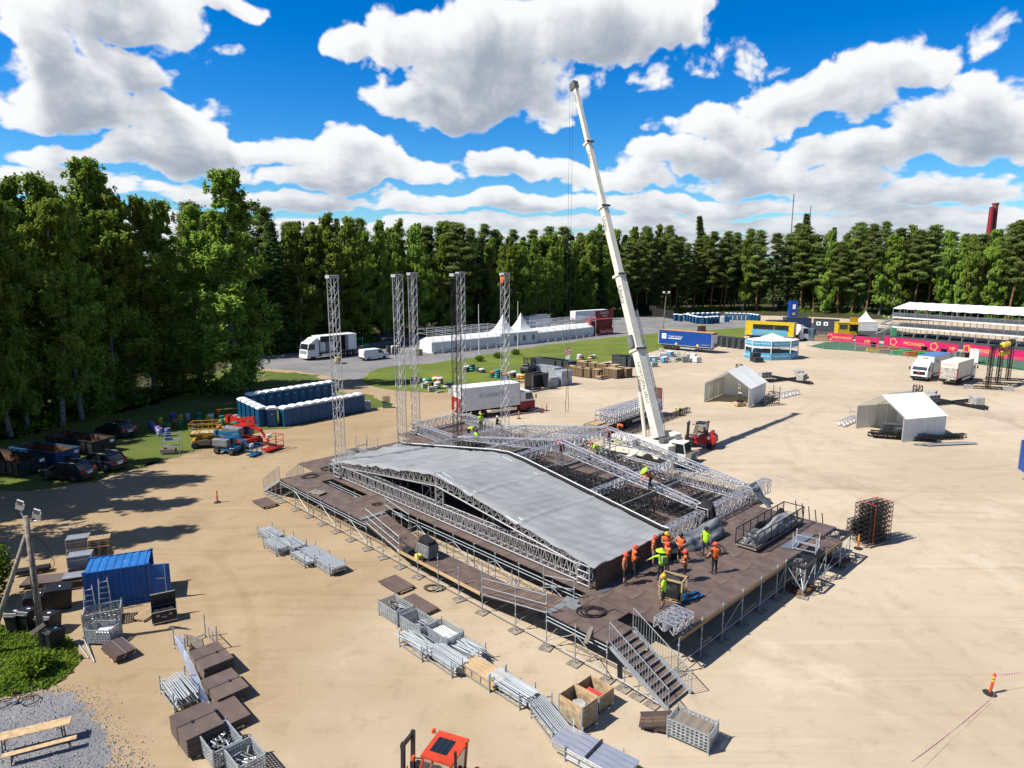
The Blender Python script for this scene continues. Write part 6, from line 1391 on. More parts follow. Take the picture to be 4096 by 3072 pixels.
def toilet(loc, rz, label, group):
    e = empty('portable_toilet', (loc.x, loc.y, 0), rz, label, 'portable toilet', group)
    par = {}
    for n, me in TOI: par[n] = link(n, me, par.get('door') if n in ('sticker', 'door_vent') else e)
def trow(p0, p1, n, rz_off, lab, group, rev=False):
    d = p1-p0; rz = atan2(d.y, d.x)
    for i in range(n): toilet(p0+d*i/(n-1), rz+rz_off, lab % ORD[i], group)
trow(c4(735, 1352, 2.3), c4(1368, 1240, 2.3), 10, pi, 'blue toilet with white roof, front row by the sand, %s from the left', 'toilets in the left block')
trow(c4(440, 1238, 2.3), c4(1122, 1133, 2.3), 11, 0, 'blue toilet in the shaded back row, %s from the left', 'toilets in the left block')
trow(c4(530, 1352, 2.3), c4(372, 1280, 2.3), 5, pi/2, 'blue toilet in the short left end row, %s from the sand', 'toilets in the left block')
toilet(c4(617, 1358, 2.3), R(20), 'single blue toilet standing alone in the gap, door to the camera', 'toilets in the left block')
trow(c6(950, 428, 2.3), c6(1080, 458, 2.3), 5, 0, 'far blue toilet in the slanting row of the right block, %s from the back', 'toilets in the right block')
trow(c6(838, 430, 2.3), c6(893, 436, 2.3), 2, pi, 'far blue toilet of the left pair in the right block, %s from the left', 'toilets in the right block')
trow(c6(1185, 461, 2.3), c6(1300, 453, 2.3), 4, pi, 'far blue toilet in the front row of the right block, %s from the left', 'toilets in the right block')
toilet(c6(1132, 461, 2.3), 0, 'far blue toilet standing alone in the gap of the right block', 'toilets in the right block')
trow(c6(985, 421, 2.3), c6(1310, 414, 2.3), 7, 0, 'far blue toilet in the back row of the right block, %s from the left', 'toilets in the right block')
trow(c6(1400, 418, 2.3), c6(1640, 424, 2.3), 6, 0, 'far blue toilet in the row toward the trees, %s from the left', 'toilets in the right block')
trow(c6(1685, 428, 2.3), c6(1752, 437, 2.3), 3, pi/2, 'far blue toilet in the last short row, %s from the back', 'toilets in the right block')
# grey tank cage between the far toilets
e = empty('wrapped_pallet', c6(1375, 520), 0, 'wrapped pallet of blue packs between the far toilets', 'pallet'); MB().bx((-.9, 0, .9), (1.3, 1.2, 1.8)).build('grey_load', WHT, e); MB().bx((.6, 0, .9), (1.7, 1.3, 1.7)).build('blue_load', TBLU, e); link('pallet', PALO, e)
# ------------------------------------------------------------------ painted barrels
BC = {'blue': (.03, .14, .42), 'purple': (.36, .14, .50), 'yellow': (.62, .54, .03), 'green': (.02, .22, .09), 'teal': (.03, .30, .26), 'pale': (.38, .50, .68), 'orange': (.58, .15, .02), 'pink': (.68, .34, .58), 'white': (.70, .70, .68), 'black': (.03, .03, .03), 'brown': (.2, .1, .05)}
PM = {k: mat('paint_'+k, c, .55, 0, .12, 3) for k, c in BC.items()}
BM_, LM_ = {}, {}
def barrel(p, body, lid, label):
    if body not in BM_: BM_[body] = MB().lathe([(.27, 0), (.29, .03), (.285, .3), (.30, .32), (.285, .34), (.285, .6), (.30, .62), (.285, .64), (.29, .88)], 16).mesh('barrel_body', PM[body]); BM_[body].shade_smooth()
    if lid not in LM_: LM_[lid] = MB().lathe([(.29, .872), (.30, .88), (.30, .91), (.27, .915), (.26, .90)], 16).mesh('lid', PM[lid])
    e = empty('painted_barrel', (p.x, p.y, 0), 0, label, 'barrel', 'painted barrels under the trees'); link('barrel_body', BM_[body], e); link('lid', LM_[lid], e)
BL_ = [(1307, 680, 'blue', 'purple'), (1387, 640, 'yellow', 'green'), (1332, 703, 'purple', 'teal'), (1367, 725, 'pale', 'pink'), (1383, 745, 'pale', 'purple'), (1495, 605, 'blue', 'purple'), (1515, 662, 'orange', 'orange'), (1562, 617, 'yellow', 'green'), (1557, 675, 'green', 'green'), (1623, 605, 'pale', 'green'), (1720, 600, 'green', 'purple'), (1722, 655, 'green', 'teal'), (1797, 630, 'yellow', 'green'), (1827, 615, 'white', 'pink'), (1889, 578, 'orange', 'orange'), (1915, 632, 'green', 'teal'), (1917, 662, 'teal', 'green'), (1960, 650, 'yellow', 'green'), (2033, 625, 'pale', 'pink'), (2055, 645, 'blue', 'pink'), (2048, 668, 'teal', 'teal'), (1900, 715, 'orange', 'orange'), (1665, 750, 'green', 'green'), (1457, 700, 'green', 'green'), (1450, 745, 'blue', 'purple')]
seen = {}
for x, y, b, l in BL_:
    k = b+' barrel with '+l+' lid'; seen[k] = seen.get(k, 0)+1
    barrel(c1(x, y), b, l, k+' on the grass'+('' if seen[k] == 1 else ', '+ORD[seen[k]-1]+' of its colours')+(' left of the lifts' if x < 1600 else ' near the lifts'))
# ------------------------------------------------------------------ scaffold trolley
def trolley(p, rz, label, L=1.6, w_=.9, h=2.1, m=GALV):
    e = empty('shelf_trolley', p, rz, label, 'trolley')
    for x in (-L/2, L/2):
        for y in (-w_/2, w_/2): pole('post', (x, y, 0), (x, y, h), .025, m, e)
    for z in (.12, .75, 1.35, h-.05):
        for s in (-w_/2, w_/2): pole('rail', (-L/2, s, z), (L/2, s, z), .02, m, e)
        for s in (-L/2, L/2): pole('rail', (s, -w_/2, z), (s, w_/2, z), .02, m, e)
        if z < h-.1:
            for k in range(5): block('shelf_slat', (0, -w_*.4+k*w_*.2, z), (L, .05, .02), m, e)
    return e
e = trolley(c1(1495, 890), R(8), 'silver wire shelf trolley standing before the barrels'); block('wooden_box', (-.3, -.3, .35), (1.4, .6, .4), OLDW, e); block('red_tool', (-.6, -.3, .62), (.3, .2, .15), RED, e); block('blue_bag', (-.3, 0, 1.5), (.6, .4, .2), BRTB, e)
# concrete block and crate right of the toilets
def cblock(p, rz, label, d=(1.2, .6, .6), group='concrete ballast blocks'):
    e = empty('concrete_block', (p.x, p.y, 0), rz, label, 'concrete block', group); bevel(MB().box(-d[0]/2, d[0]/2, -d[1]/2, d[1]/2, 0, d[2]).build('block_body', CONC, e), .03)
    for s in (-.25, .25): MB().bx((s*d[0], 0, d[2]+.02), (.18, .04, .06)).build('lifting_loop', DKST, e)
cblock(c4(1430, 1378), R(25), 'pale concrete block at the right end of the front toilet row', (1.3, 1.1, 1.1))
e = empty('post_crate', c4(1618, 1362), R(10), 'green and yellow crate of black posts right of the toilets', 'crate'); MB().box(-.6, .6, -.4, .4, .1, .5).build('crate_body', CRATW, e); MB().box(-.61, .61, -.41, .41, .34, .52).build('green_band', PM['green'], e); link('pallet', PALM, e)
for k in range(7): pole('black_post', (-.45+.12*k, .1*(k % 3-1), .4), (-.55+.16*k, .15*(k % 3-1), 1.5+.15*(k % 2)), .05, BLKP, e)
# pallets and fence element in the tree shade
for k in range(7): o = link('wooden_pallet', PALO, loc=c4(415, 1155)+Vector((0, 0, .146*k)), rz=.3+.05*k); tag(o, 'grey pallet in the shaded stack by the road, %s from the bottom' % ORD[k], 'pallet', 'shaded pallets')
for k in range(6): o = link('wooden_pallet', PALO, loc=c4(450, 1120)+Vector((0, 0, .146*k)), rz=.8+.04*k); tag(o, 'grey pallet in the rear shaded stack, %s from the bottom' % ORD[k], 'pallet', 'shaded pallets')
def fence(a, b, h, label, m=GALV, group=None, feet=True, nb=14, cat='fence', solid=None):
    d = b-a; L = d.length; rz = atan2(d.y, d.x); e = empty('wire_fence', a, rz, label, cat, group)
    for x in (0, L): pole('post', (x, 0, .05), (x, 0, h), .022, m, e)
    for z in (.15, h): pole('rail', (0, 0, z), (L, 0, z), .02, m, e)
    if solid: MB().box(.02, L-.02, -.008, .008, .16, h-.01).build('screen_cloth', solid, e)
    else:
        mb = MB()
        for k in range(1, nb*2): mb.tube((L*k/nb/2, 0, .15), (L*k/nb/2, 0, h), .006, 3, cap=False)
        for k in range(1, 8): mb.tube((0, 0, .15+(h-.15)*k/8), (L, 0, .15+(h-.15)*k/8), .006, 3, cap=False)
        o = mb.build('wire_mesh', m, e); o['kind'] = 'stuff'
    if feet:
        for x in (0, L): block('foot_block', (x, 0, .06), (.25, .7, .12), CONC, e)
    return e
fence(c4(500, 1085), c4(560, 1090), 2.6, 'upright wire fence panel by the shaded pallets')
# bollards and tape
BOL = [MB().lathe([(.055, .06), (.06, .1), (.06, .98), (.045, 1.0)], 12).mesh('post_body', ORG), MB().lathe([(.28, 0), (.28, .05), (.1, .09), (.07, .1)], 8).mesh('rubber_foot', RUB), MB().lathe([(.063, .62), (.063, .70)], 12).mesh('yellow_band', TXTY), MB().lathe([(.063, .78), (.063, .86)], 12).mesh('yellow_band', TXTY)]
def bollard(px, py, label, tilt=0., k=1.):
    e = empty('marker_post', G(px, py), 0, label, 'marker post', 'orange marker posts'); e.rotation_euler = (0, tilt, 0); e.scale = (k, k, k)
    for n, m in zip(('post_body', 'rubber_foot', 'yellow_band', 'yellow_band'), BOL): link(n, m, e)
bollard(870, 2010, 'orange marker post alone on the sand left of the stage'); bollard(3432, 2195, 'orange marker post beside the black truss stack'); bollard(3958, 2775, 'leaning orange marker post with tape at the lower right', .12)
bollard(2076, 1675, 'orange marker post right of the lorry behind the stage'); bollard(2167, 1650, 'orange marker post with tape, nearer of the two beyond the stage'); bollard(2187, 1643, 'orange marker post with tape, farther of the two beyond the stage')
STR = bpy.data.materials.new('red_white_tape'); STR.use_nodes = True
_t = STR.node_tree; _w = nd(_t, 'ShaderNodeTexWave'); _w.wave_type = 'BANDS'; _w.bands_direction = 'X'; _w.inputs['Scale'].default_value = 2.2; _w.inputs['Distortion'].default_value = 0
_tc = nd(_t, 'ShaderNodeTexCoord'); _t.links.new(_tc.outputs['Object'], _w.inputs[0]); _c = mixc(_t, mapr(_t, _w.outputs[1], .45, .55), (.75, .72, .72), (.62, .04, .12)); _t.links.new(_c, _t.nodes['Principled BSDF'].inputs['Base Color'])
def tape(pts, label, r=.04, sag=.25):
    mb = MB(); out = []
    for a, b in zip(pts, pts[1:]):
        for k in range(14): t = k/14; q = a.lerp(b, t); q.z -= sag*4*t*(1-t); out.append(q)
    out.append(pts[-1])
    for i, (a, b) in enumerate(zip(out, out[1:])): tw = r*(.35+.65*abs(sin(i*.45))); mb.add([a-Vector((0, 0, tw)), b-Vector((0, 0, tw)), b+Vector((0, .01, tw)), a+Vector((0, .01, tw))], [(0, 1, 2, 3)])
    o = mb.build('barrier_tape', STR); s = o.modifiers.new('thick', 'SOLIDIFY'); s.thickness = .003; tag(o, label, 'tape')
t0 = G(3958, 2775)+Vector((.12, 0, .9)); tape([t0, G(3960, 2790)+Vector((.1, -.1, .15)), G(3640, 3100)+Vector((0, 0, .55))], 'red and white tape running from the leaning post to the bottom edge', .035, .1); tape([t0, G(4200, 2735)+Vector((0, 0, 1.0))], 'red and white tape running from the leaning post to the right edge', .03, .12)
tape([G(1880, 1690)+Vector((0, 0, .5)), G(2076, 1675)+Vector((0, 0, .8)), G(2167, 1650)+Vector((0, 0, .6)), G(2187, 1643)+Vector((0, 0, .9))], 'red and white tape strung between the posts behind the stage', .05, .3)
# ------------------------------------------------------------------ painted tyre stacks
TY = {}
def tyres(p, cols, label):
    e = empty('tyre_stack', (p.x, p.y, 0), 0, label, 'tyre stack', 'painted tyre stacks on the grass'); e.scale = (1.4,)*3; rr_ = random.Random(len(label)+int(p.x*10))
    for k, c in enumerate(cols):
        if c not in TY:
            TY[c] = MB().lathe([(.17, .02), (.30, 0), (.38, .05), (.40, .13), (.38, .21), (.30, .26), (.17, .24)], 14).mesh('tyre', PM[c]); TY[c].shade_smooth()
        link('tyre', TY[c], e, loc=(rr_.uniform(-.04, .04), rr_.uniform(-.04, .04), .26*k))
TS = [(10, 1222, 'orange green white'), (36, 1246, 'yellow yellow white green'), (85, 1195, 'yellow yellow'), (112, 1180, 'green white'), (135, 1165, 'yellow orange'), (163, 1205, 'orange orange white'), (90, 1240, 'green black'), (135, 1258, 'green white white'), (240, 1243, 'white black'), (282, 1232, 'teal green'), (460, 1070, 'black black white'), (487, 1047, 'blue orange'), (520, 1057, 'teal teal black'), (595, 1066, 'black black'), (630, 1078, 'black white'), (757, 1132, 'black black orange'), (800, 1140, 'teal teal teal teal'), (832, 1130, 'black black'), (886, 1158, 'blue blue orange'), (938, 1118, 'yellow white'), (978, 1132, 'black black white'), (1046, 1142, 'orange white'), (1080, 1146, 'orange yellow'), (1708, 936, 'white white white'), (1730, 938, 'orange brown'), (1832, 926, 'white orange'), (1864, 922, 'white white'), (-95, 1200, 'white orange'), (-60, 1190, 'white teal'), (-120, 1180, 'blue black')]
for i, (x, y, c) in enumerate(TS):
    cs = c.split(); tyres(c5(x, y), cs, 'stack of '+' and '.join(dict.fromkeys(cs))+' painted tyres, '+('left cluster' if x < 300 else 'middle of the grass' if x < 700 else 'by the boxes' if x < 1200 else 'far right of the grass')+', '+ORD[min(i, 19)]+' along')
for i, (x, y) in enumerate([(70, 1288), (-5, 1250), (300, 1318), (160, 1300)]): cblock(c5(x, y), R(20+10*i), 'concrete block at the grass edge left of the lorry, %s one' % ORD[i], (.9, .8, .75) if i < 3 else (1.2, .4, .25))
for k in range(16):
    cblock(c5(770+(k % 8)*26+random.uniform(-6, 6), 1215+(k//8)*22+random.uniform(-5, 5)), random.random()*3, 'small grey concrete foot in the heap by the grass, %s of many' % ORD[k], (.55, .28, .26), 'small concrete feet')
# ------------------------------------------------------------------ boxes and bundles beyond the stage
GBOX = mat('ribbed_dark_grey', (.07, .085, .095), .5, .1, .15, 2)
def crib(p, rz, d, m, label, ribs=10, cat='container', frame=None, name='storage_cage'):
    e = empty(name, (p.x, p.y, 0), rz, label, cat); MB().box(-d[0]/2, d[0]/2, -d[1]/2, d[1]/2, .12, d[2]).build('load_body', m, e)
    for k in range(ribs+1):
        x = -d[0]/2+d[0]*k/ribs
        for s in (-1, 1): block('rib', (x, s*(d[1]/2+.02), d[2]/2), (.05, .04, d[2]), frame or m, e)
    for k in range(int(ribs*d[1]/d[0])+1):
        y = -d[1]/2+d[1]*k/max(1, int(ribs*d[1]/d[0]))
        for s in (-1, 1): block('rib', (s*(d[0]/2+.02), y, d[2]/2), (.04, .05, d[2]), frame or m, e)
    for s in (-1, 1): block('top_rail', (0, s*d[1]/2, d[2]), (d[0]+.08, .1, .08), frame or m, e)
    MB().box(-d[0]/2, d[0]/2, -d[1]/2, d[1]/2, 0, .115).build('skid', DKST, e)
    return e
ga = atan2(*(c5(1865, 670)-c5(75, 870)).yx)
for i, (x, y) in enumerate([(1345, 1050), (1420, 1058), (1500, 1066)]): crib(c5(x, y), ga+pi/2, (5.6, 2.0, 2.1), GBOX, 'long dark grey ribbed crate beyond the silver cases, %s from the left' % ORD[i], 14, 'crate')
CSL = mat('silver_blue_case', (.36, .40, .44), .5, .2, .3, 4, dirt=((.06, .16, .35), .5))
for i, (x, y) in enumerate([(1275, 1098), (1360, 1110), (1440, 1125)]): fcase(1700+x/2.765, 1100+y/2.765, ga, 'silver blue flight case before the grey crates, %s from the left' % ORD[i], 2.0, 1.6, 1.6, 1, CSL)
fcase(1700+1525/2.765, 1100+1215/2.765, ga, 'big silver blue flight case stack at the right of the boxes', 2.4, 1.6, 1.15, 2, CSL); fcase(1700+1395/2.765, 1100+1235/2.765, ga, 'silver case standing on stacked timber pallets', 2.0, 1.3, 1.5, 1, CSL)
e = empty('glass_unit', c5(1235, 1275), ga, 'open steel and glass frame unit at the front of the boxes', 'frame')
for x in (-1.7, 1.7):
    for y in (-.8, .8): bar('post', (x, y, .1), (x, y, 2.6), .09, .09, GREYB, e)
for y in (-.8, .8): bar('beam', (-1.8, y, .1), (1.8, y, .1), .12, .14, GREYB, e); bar('beam', (-1.7, y, 2.6), (1.7, y, 2.6), .09, .09, GREYB, e)
MB().box(-1.65, 1.65, .74, .78, .2, 2.55).build('glass_pane', GLS, e); MB().box(1.64, 1.68, -.75, .75, .2, 2.55).build('glass_pane', GLS, e)
for i in range(2):
    for k in range(4): o = link('wooden_pallet', PALM, loc=c5(1000+70*i, 1190-8*i)+Vector((0, 0, .146*(k % 2))), rz=ga+.1*k); o.location.x += (k//2)*1.5; tag(o, 'reddish pallet at the grass edge, %s of the low piles' % ORD[i*4+k], 'pallet', 'low pallets by the grass')
f3 = forklift(c5(1160, 1105), R(60), 'dark forklift parked beside the silver cases', DKST, 1.25, roof=DKST); f3.location.z = 0
HUR = mat('brown_hurdle_wood', (.24, .15, .08), .85, 0, .35, 5, dirt=((.10, .07, .05), .6))
def hurdles(p, rz, label, L=2.6, w_=1.3, h=1.5, straps=None):
    e = empty('hurdle_bundle', (p.x, p.y, 0), rz, label, 'fence bundle', 'bundles of wooden hurdles')
    for k in range(9): block('hurdle', (0, 0, .12+(h-.1)*(k+.5)/9), (L, w_, (h-.1)/9-.03), HUR, e)
    MB().box(-L/2, L/2, -w_/2, w_/2, h-.0, h+.03).build('top_sheet', PALW, e)
    for x in (-L*.42, -L*.14, L*.14, L*.42):
        for s in (-1, 1): bar('upright', (x, s*(w_/2+.02), 0), (x, s*(w_/2+.02), h+.05), .05, .05, GREYB, e)
    if straps: MB().box(-.03, .03, -w_/2-.05, w_/2+.05, h+.03, h+.04).build('strap', straps, e)
for i, (x, y, d) in enumerate([(1640, 1105, 1), (1705, 1120, 1), (1790, 1130, 1), (1880, 1140, 1), (2100, 1130, 2.2), (2185, 1125, 1.4), (1760, 1050, 1.6), (1850, 1060, 1.6), (1980, 1075, 1.8), (2060, 1085, 1.5)]): hurdles(c5(x, y), ga+pi/2, 'bundle of brown wooden hurdles, %s row, %s from the left' % ('front' if i < 6 else 'rear', ORD[i if i < 6 else i-6]), 2.4+.4*(d > 1), 1.2*d, 1.55, DRED if i % 2 else None)
e = empty('plank_cart', c5(1960, 1150), ga, 'low steel cart with orange planks before the hurdles', 'cart')
for k in range(6): block('plank', (0, -.4+.16*k, .5+.02*(k % 2)), (2.2, .14, .25), mat('orange_plank', (.5, .25, .08), .8) if k == 0 else NEWW, e)
for x in (-1.0, 1.0):
    for y in (-.5, .5): pole('post', (x, y, 0), (x, y, 1.3 if x < 0 else .6), .03, ALU, e)
    bar('rail', (x, -.5, .2), (x, .5, .2), .05, .05, ALU, e)
for y in (-.5, .5): bar('rail', (-1, y, .2), (1, y, .2), .05, .05, ALU, e)
for i, (x, y) in enumerate([(205, 1000), (265, 1008), (320, 1012)]): crib(c6(x, y), ga+pi/2, (1.9, 1.5, 2.0), GBOX, 'black strapped stack of panels beyond the hurdles, %s from the left' % ORD[i], 6, 'panel stack', DKST, 'panel_stack')
cblock(c6(590, 1015), .4, 'dark cube shaped ballast on the sand behind the crane boom', (1.3, 1.0, .9)); C.objects[-3]
for i in range(6): crib(c6(1318+66*i, 782+8*i), R(4), (2.6, 2.6, 2.2), GBOX, 'dark grey mesh cage behind the blue trailer, %s from the left' % ORD[i], 9, 'cage', GREYB)
# scrap heap by the blue trailer: tangled tubes, rings, sheets and crates
rr = random.Random(4)
for i in range(16):
    x, y = 560+rr.random()*520, 880+rr.random()*90; p = c6(x, y); k = i % 4; lab = 'heap by the blue trailer, %s from the left' % ORD[i]
    if k == 0:
        mb = MB()
        for q in range(4): r = rr.uniform(.5, .9); cx, cy, cz = rr.uniform(-.5, .5), rr.uniform(-.3, .3), r*.9; mb.path([(cx+r*cos(a), cy+.2*sin(a*2), cz+r*sin(a)) for a in np.linspace(0, 6.28, 15)], .035, 4)
        o = mb.build('hose_ring', PM['teal'] if i % 8 else GALV, None, p, rr.random()*3); tag(o, 'tangle of hose rings in the '+lab, 'hose', 'scrap pieces')
    elif k == 1:
        e = empty('tube_bundle', p, rr.random()*.8, 'loose tubes in the '+lab, 'tubes', 'scrap pieces')
        for q in range(9): pole('tube', (-1.8, rr.uniform(-.5, .5), .08+.09*q*.7), (1.8, rr.uniform(-.5, .5), .1+.09*q*.6), .05, (GALV, DKST, ALU)[q % 3], e)
    elif k == 2:
        e = empty('wire_cage', p, rr.random(), 'wrapped wire cage in the '+lab, 'cage', 'scrap pieces')
        for a in (-.6, .6):
            for b in (-.5, .5): pole('post', (a, b, 0), (a, b, 1.5), .03, ALU, e)
        MB().box(-.58, .58, -.48, .48, .15, 1.1).build('wrapped_load', WHT if i % 3 else GREYP, e)
        for z in (.7, 1.5):
            for s in (-.5, .5): pole('rail', (-.6, s, z), (.6, s, z), .025, ALU, e)
    else:
        e = empty('cool_box', p, rr.random(), 'light blue drinks cooler in the '+lab, 'cooler', 'scrap pieces'); bevel(MB().box(-.8, .8, -.4, .4, .1, 1.0).build('body', LBLU if i > 4 else OLDW, e), .05); MB().box(-.82, .82, -.42, .42, 1.0, 1.08).build('lid', WHT, e); MB().quad((-.3, -.41, .3), (.3, -.41, .3), (.3, -.41, .8), (-.3, -.41, .8)).build('white_panel', TXTW, e)
e = empty('road_roller', c6(1120, 670), R(10), 'orange roofed tractor half hidden behind the blue trailer', 'tractor'); MB().box(-1, 1, -.8, .8, .5, 1.4).build('body', DKST, e); MB().box(-.9, .9, -.75, .75, 2.6, 2.75).build('roof', OYEL, e)
for a in (-.8, .8):
    for b in (-.65, .65): bar('cab_post', (a, b, 1.4), (a, b, 2.6), .08, .08, DKST, e)
    wheel(e, a, .8, .5); wheel(e, a, -.8, .5)
MB().box(-.78, .78, -.62, .62, 1.4, 2.6).build('cab_glass', GLS, e)
# ================================================================== long white marquee with scaffold grid
A, B_ = c5(75, 872), c5(858, 790); d = (B_-A).normalized(); mrz = atan2(d.y, d.x)
def marquee(a, b, label, h=2.45, dep=5., peak=3.3, n=None, open_end=False):
    d = b-a; L = d.length; rz = atan2(d.y, d.x); e = empty('marquee', a, rz, label, 'marquee'); n = n or max(1, round(L/3))
    for i in range(n):
        x0, x1 = L*i/n+.01, L*(i+1)/n-.01
        for q in range(2):
            xa, xb = x0+(x1-x0)*q/2+.01, x0+(x1-x0)*(q+1)/2-.01; MB().box(xa, xb, -.02, .02, .05, h).build('wall_panel', WPVC, e)
        MB().box(x0, x1, dep-.02, dep+.02, .05, h).build('wall_panel', WPVC, e)
        vs = []; nu, nv = 4, 6
        for j in range(nv+1):
            t = j/nv; y = -.12+(dep+.24)*t; z = h+.04+(peak-h)*(1-abs(2*t-1))
            for k in range(nu+1): s = k/nu; vs.append((x0+(x1-x0)*s, y, z-.07*sin(pi*s)*sin(pi*min(1, t*2 if t < .5 else 2-2*t))-(0 if 0 < j < nv else .12)))
        MB().add(vs, [(j*(nu+1)+k, j*(nu+1)+k+1, (j+1)*(nu+1)+k+1, (j+1)*(nu+1)+k) for j in range(nv) for k in range(nu)]).build('roof_panel', WPVC, e, smooth=True)
    for x in (0, L): MB().add([(x, 0, .05), (x, dep, .05), (x, dep, h), (x, dep/2, peak), (x, 0, h)], [(0, 1, 2, 3, 4)]).build('gable_wall', WPVC, e)
    return e, L
ma, La = marquee(A, B_, 'long white marquee left of the pagoda tents', dep=4.6)
mc, Lc = marquee(c5(1250, 748), c5(1866, 672), 'long white marquee right of the pagoda tents', dep=4.6)
def pagoda(p, rz, w_, h, top, label, win=True):
    e = empty('pagoda_tent', p, rz, label, 'tent', None)
    vs = []; n = 8
    prof = [(t, h+(top-h)*(t**2.1)) for t in np.linspace(0, 1, 10)]
    for t, z in prof:
        r = w_/2*(1-t)+.03; vs += [(sx_*r, sy_*r, z) for sx_, sy_ in ((-1, -1), (1, -1), (1, 1), (-1, 1))]
    fs = [(4*k+i, 4*k+(i+1) % 4, 4*k+4+(i+1) % 4, 4*k+4+i) for k in range(len(prof)-1) for i in range(4)]
    MB().add(vs, fs).build('roof', WPVC, e)
    for i, (a, b) in enumerate((((-1, -1), (1, -1)), ((1, -1), (1, 1)), ((1, 1), (-1, 1)), ((-1, 1), (-1, -1)))):
        pa, pb = Vector((*a, 0))*w_/2, Vector((*b, 0))*w_/2; bar('wall', pa+Vector((0, 0, h/2)), pb+Vector((0, 0, h/2)), .03, h-.04, WPVC, e); bar('valance', pa*1.01+Vector((0, 0, h-.1)), pb*1.01+Vector((0, 0, h-.1)), .03, .3, WPVC, e); pole('post', pa*1.005, pa*1.005+Vector((0, 0, h)), .05, ALU, e)
        if win and i == 0:
            for s in (-.25, .25):
                cx = s*w_; y = -w_/2-.03; arch = [(cx-.5, y, .9), (cx+.5, y, .9), (cx+.5, y, 1.75)]+[(cx+.5*cos(q), y, 1.75+.5*sin(q)) for q in np.linspace(.3, pi-.3, 6)]+[(cx-.5, y, 1.75)]
                wn = MB().add(arch, [tuple(range(len(arch)))]).build('window', GLS, e)
                for q in (-.17, .17): block('glazing_bar', (cx+q, y-.012, 1.5), (.05, .02, 1.3), TXTW, wn)
                for q in (1.2, 1.75): block('glazing_bar', (cx, y-.012, q), (1.0, .02, .05), TXTW, wn)
    MB().tube((0, 0, top-.1), (0, 0, top+.12), .05, 6).build('finial', ALU, e); return e
pw = (c5(1237, 748)-c5(1040, 772)).length
q1 = (c5(860, 790)+c5(1040, 772))/2; q2 = (c5(1040, 772)+c5(1237, 748))/2; nrm = Vector((-d.y, d.x, 0))
pagoda(q1+nrm*2.9, mrz, 5.75, 2.9, 7.2, 'white pagoda tent with pointed roof, left of the pair'); pagoda(q2+nrm*2.6, mrz, 5.75, 2.9, 7.2, 'white pagoda tent with arched windows, right of the pair')
# scaffold grid standing in front of and above the marquees
def grid(a, b, label, h=4.3, dep=5.4, step=2.6, front=-.6):
    d = b-a; L = d.length; e = empty('tube_scaffold', a, atan2(d.y, d.x), label, 'scaffold'); n = round(L/step)
    for i in range(n+1):
        x = L*i/n
        for y in (front, dep):
            pole('standard', (x, y, .1), (x, y, h), .05, ALU, e)
            if y == front: MB().bx((0, 0, .25), (.7, .45, .5)).build('ballast_foot', CONC, e, (x, y-.3, 0), 0)
        for z in (h-.1, h-1.0): pole('transom', (x, front, z), (x, dep, z), .045, ALU, e)
        if i:
            for y in (front, dep):
                for z in ((h-.1, h-1.0, 1.0) if y == front else (h-.1, h-1.0)): pole('ledger', (L*(i-1)/n, y, z), (x, y, z), .045, ALU, e)
grid(A, B_, 'scaffold tube grid around the left marquee', 5.0); grid(c5(1250, 748), c5(1866, 672), 'scaffold tube grid around the right marquee', 5.0)
# black gazebos
def gazebo(p, rz, w_, label):
    e = empty('gazebo', p, rz, label, 'gazebo', 'black gazebos'); vs = [(-w_/2, -w_/2, 2.2), (w_/2, -w_/2, 2.2), (w_/2, w_/2, 2.2), (-w_/2, w_/2, 2.2), (-w_*.2, -w_*.2, 2.75), (w_*.2, -w_*.2, 2.75), (w_*.2, w_*.2, 2.75), (-w_*.2, w_*.2, 2.75), (0, 0, 3.4)]
    MB().add(vs, [(0, 1, 5, 4), (1, 2, 6, 5), (2, 3, 7, 6), (3, 0, 4, 7), (4, 5, 8), (5, 6, 8), (6, 7, 8), (7, 4, 8)]).build('canopy', BLKF, e)
    for i, (a, b) in enumerate((((-1, -1), (1, -1)), ((1, -1), (1, 1)), ((1, 1), (-1, 1)), ((-1, 1), (-1, -1)))): pa, pb = Vector((*a, 0))*w_/2, Vector((*b, 0))*w_/2; bar('valance', pa+Vector((0, 0, 2.08)), pb+Vector((0, 0, 2.08)), .02, .26, BLKF, e); pole('leg', pa, pa+Vector((0, 0, 2.2)), .03, DKST, e)
    text('SPACE', .28, TXTW, e, face_mw((w_*.3, -w_/2-.02, 2.08), (1, 0, 0), (0, 0, 1)))
gazebo(c4(1660, 845)+nrm*2, mrz, 5.0, 'black gazebo beside the marquee, left one'); gazebo(c4(1860, 830)+nrm*5, mrz, 5.0, 'black gazebo behind the marquee corner, right one')
for i, (x, y, h) in enumerate([(1630, 905, 1.9), (1670, 900, 1.8), (1705, 898, 1.8)]): 
    e = empty('metal_locker', c4(x, y), mrz, 'grey drinks fridge under the black gazebo, %s from the left' % ORD[i], 'fridge', 'fridges by the gazebo'); MB().box(-.4, .4, -.35, .35, .05, h).build('cabinet', GBOX if i == 0 else WHT, e); MB().box(-.36, .36, -.37, -.352, .2, h-.15).build('glass_door', GLS, e)
e = empty('sun_umbrella', c4(1425, 855)+nrm, mrz, 'turquoise and white folded canopy beside the van', 'canopy'); pole('mast', (0, 0, 0), (0, 0, 2.3), .04, ALU, e)
MB().add([(-1.1, -1, 2.1), (0, -1, 2.45), (1.1, -1, 2.1), (-1.1, 1, 2.1), (0, 1, 2.45), (1.1, 1, 2.1)], [(0, 1, 4, 3), (1, 2, 5, 4)]).build('cloth', PM['teal'], e); MB().bx((.6, 0, .55), (1.4, .9, 1.1)).build('counter', PM['teal'], e)
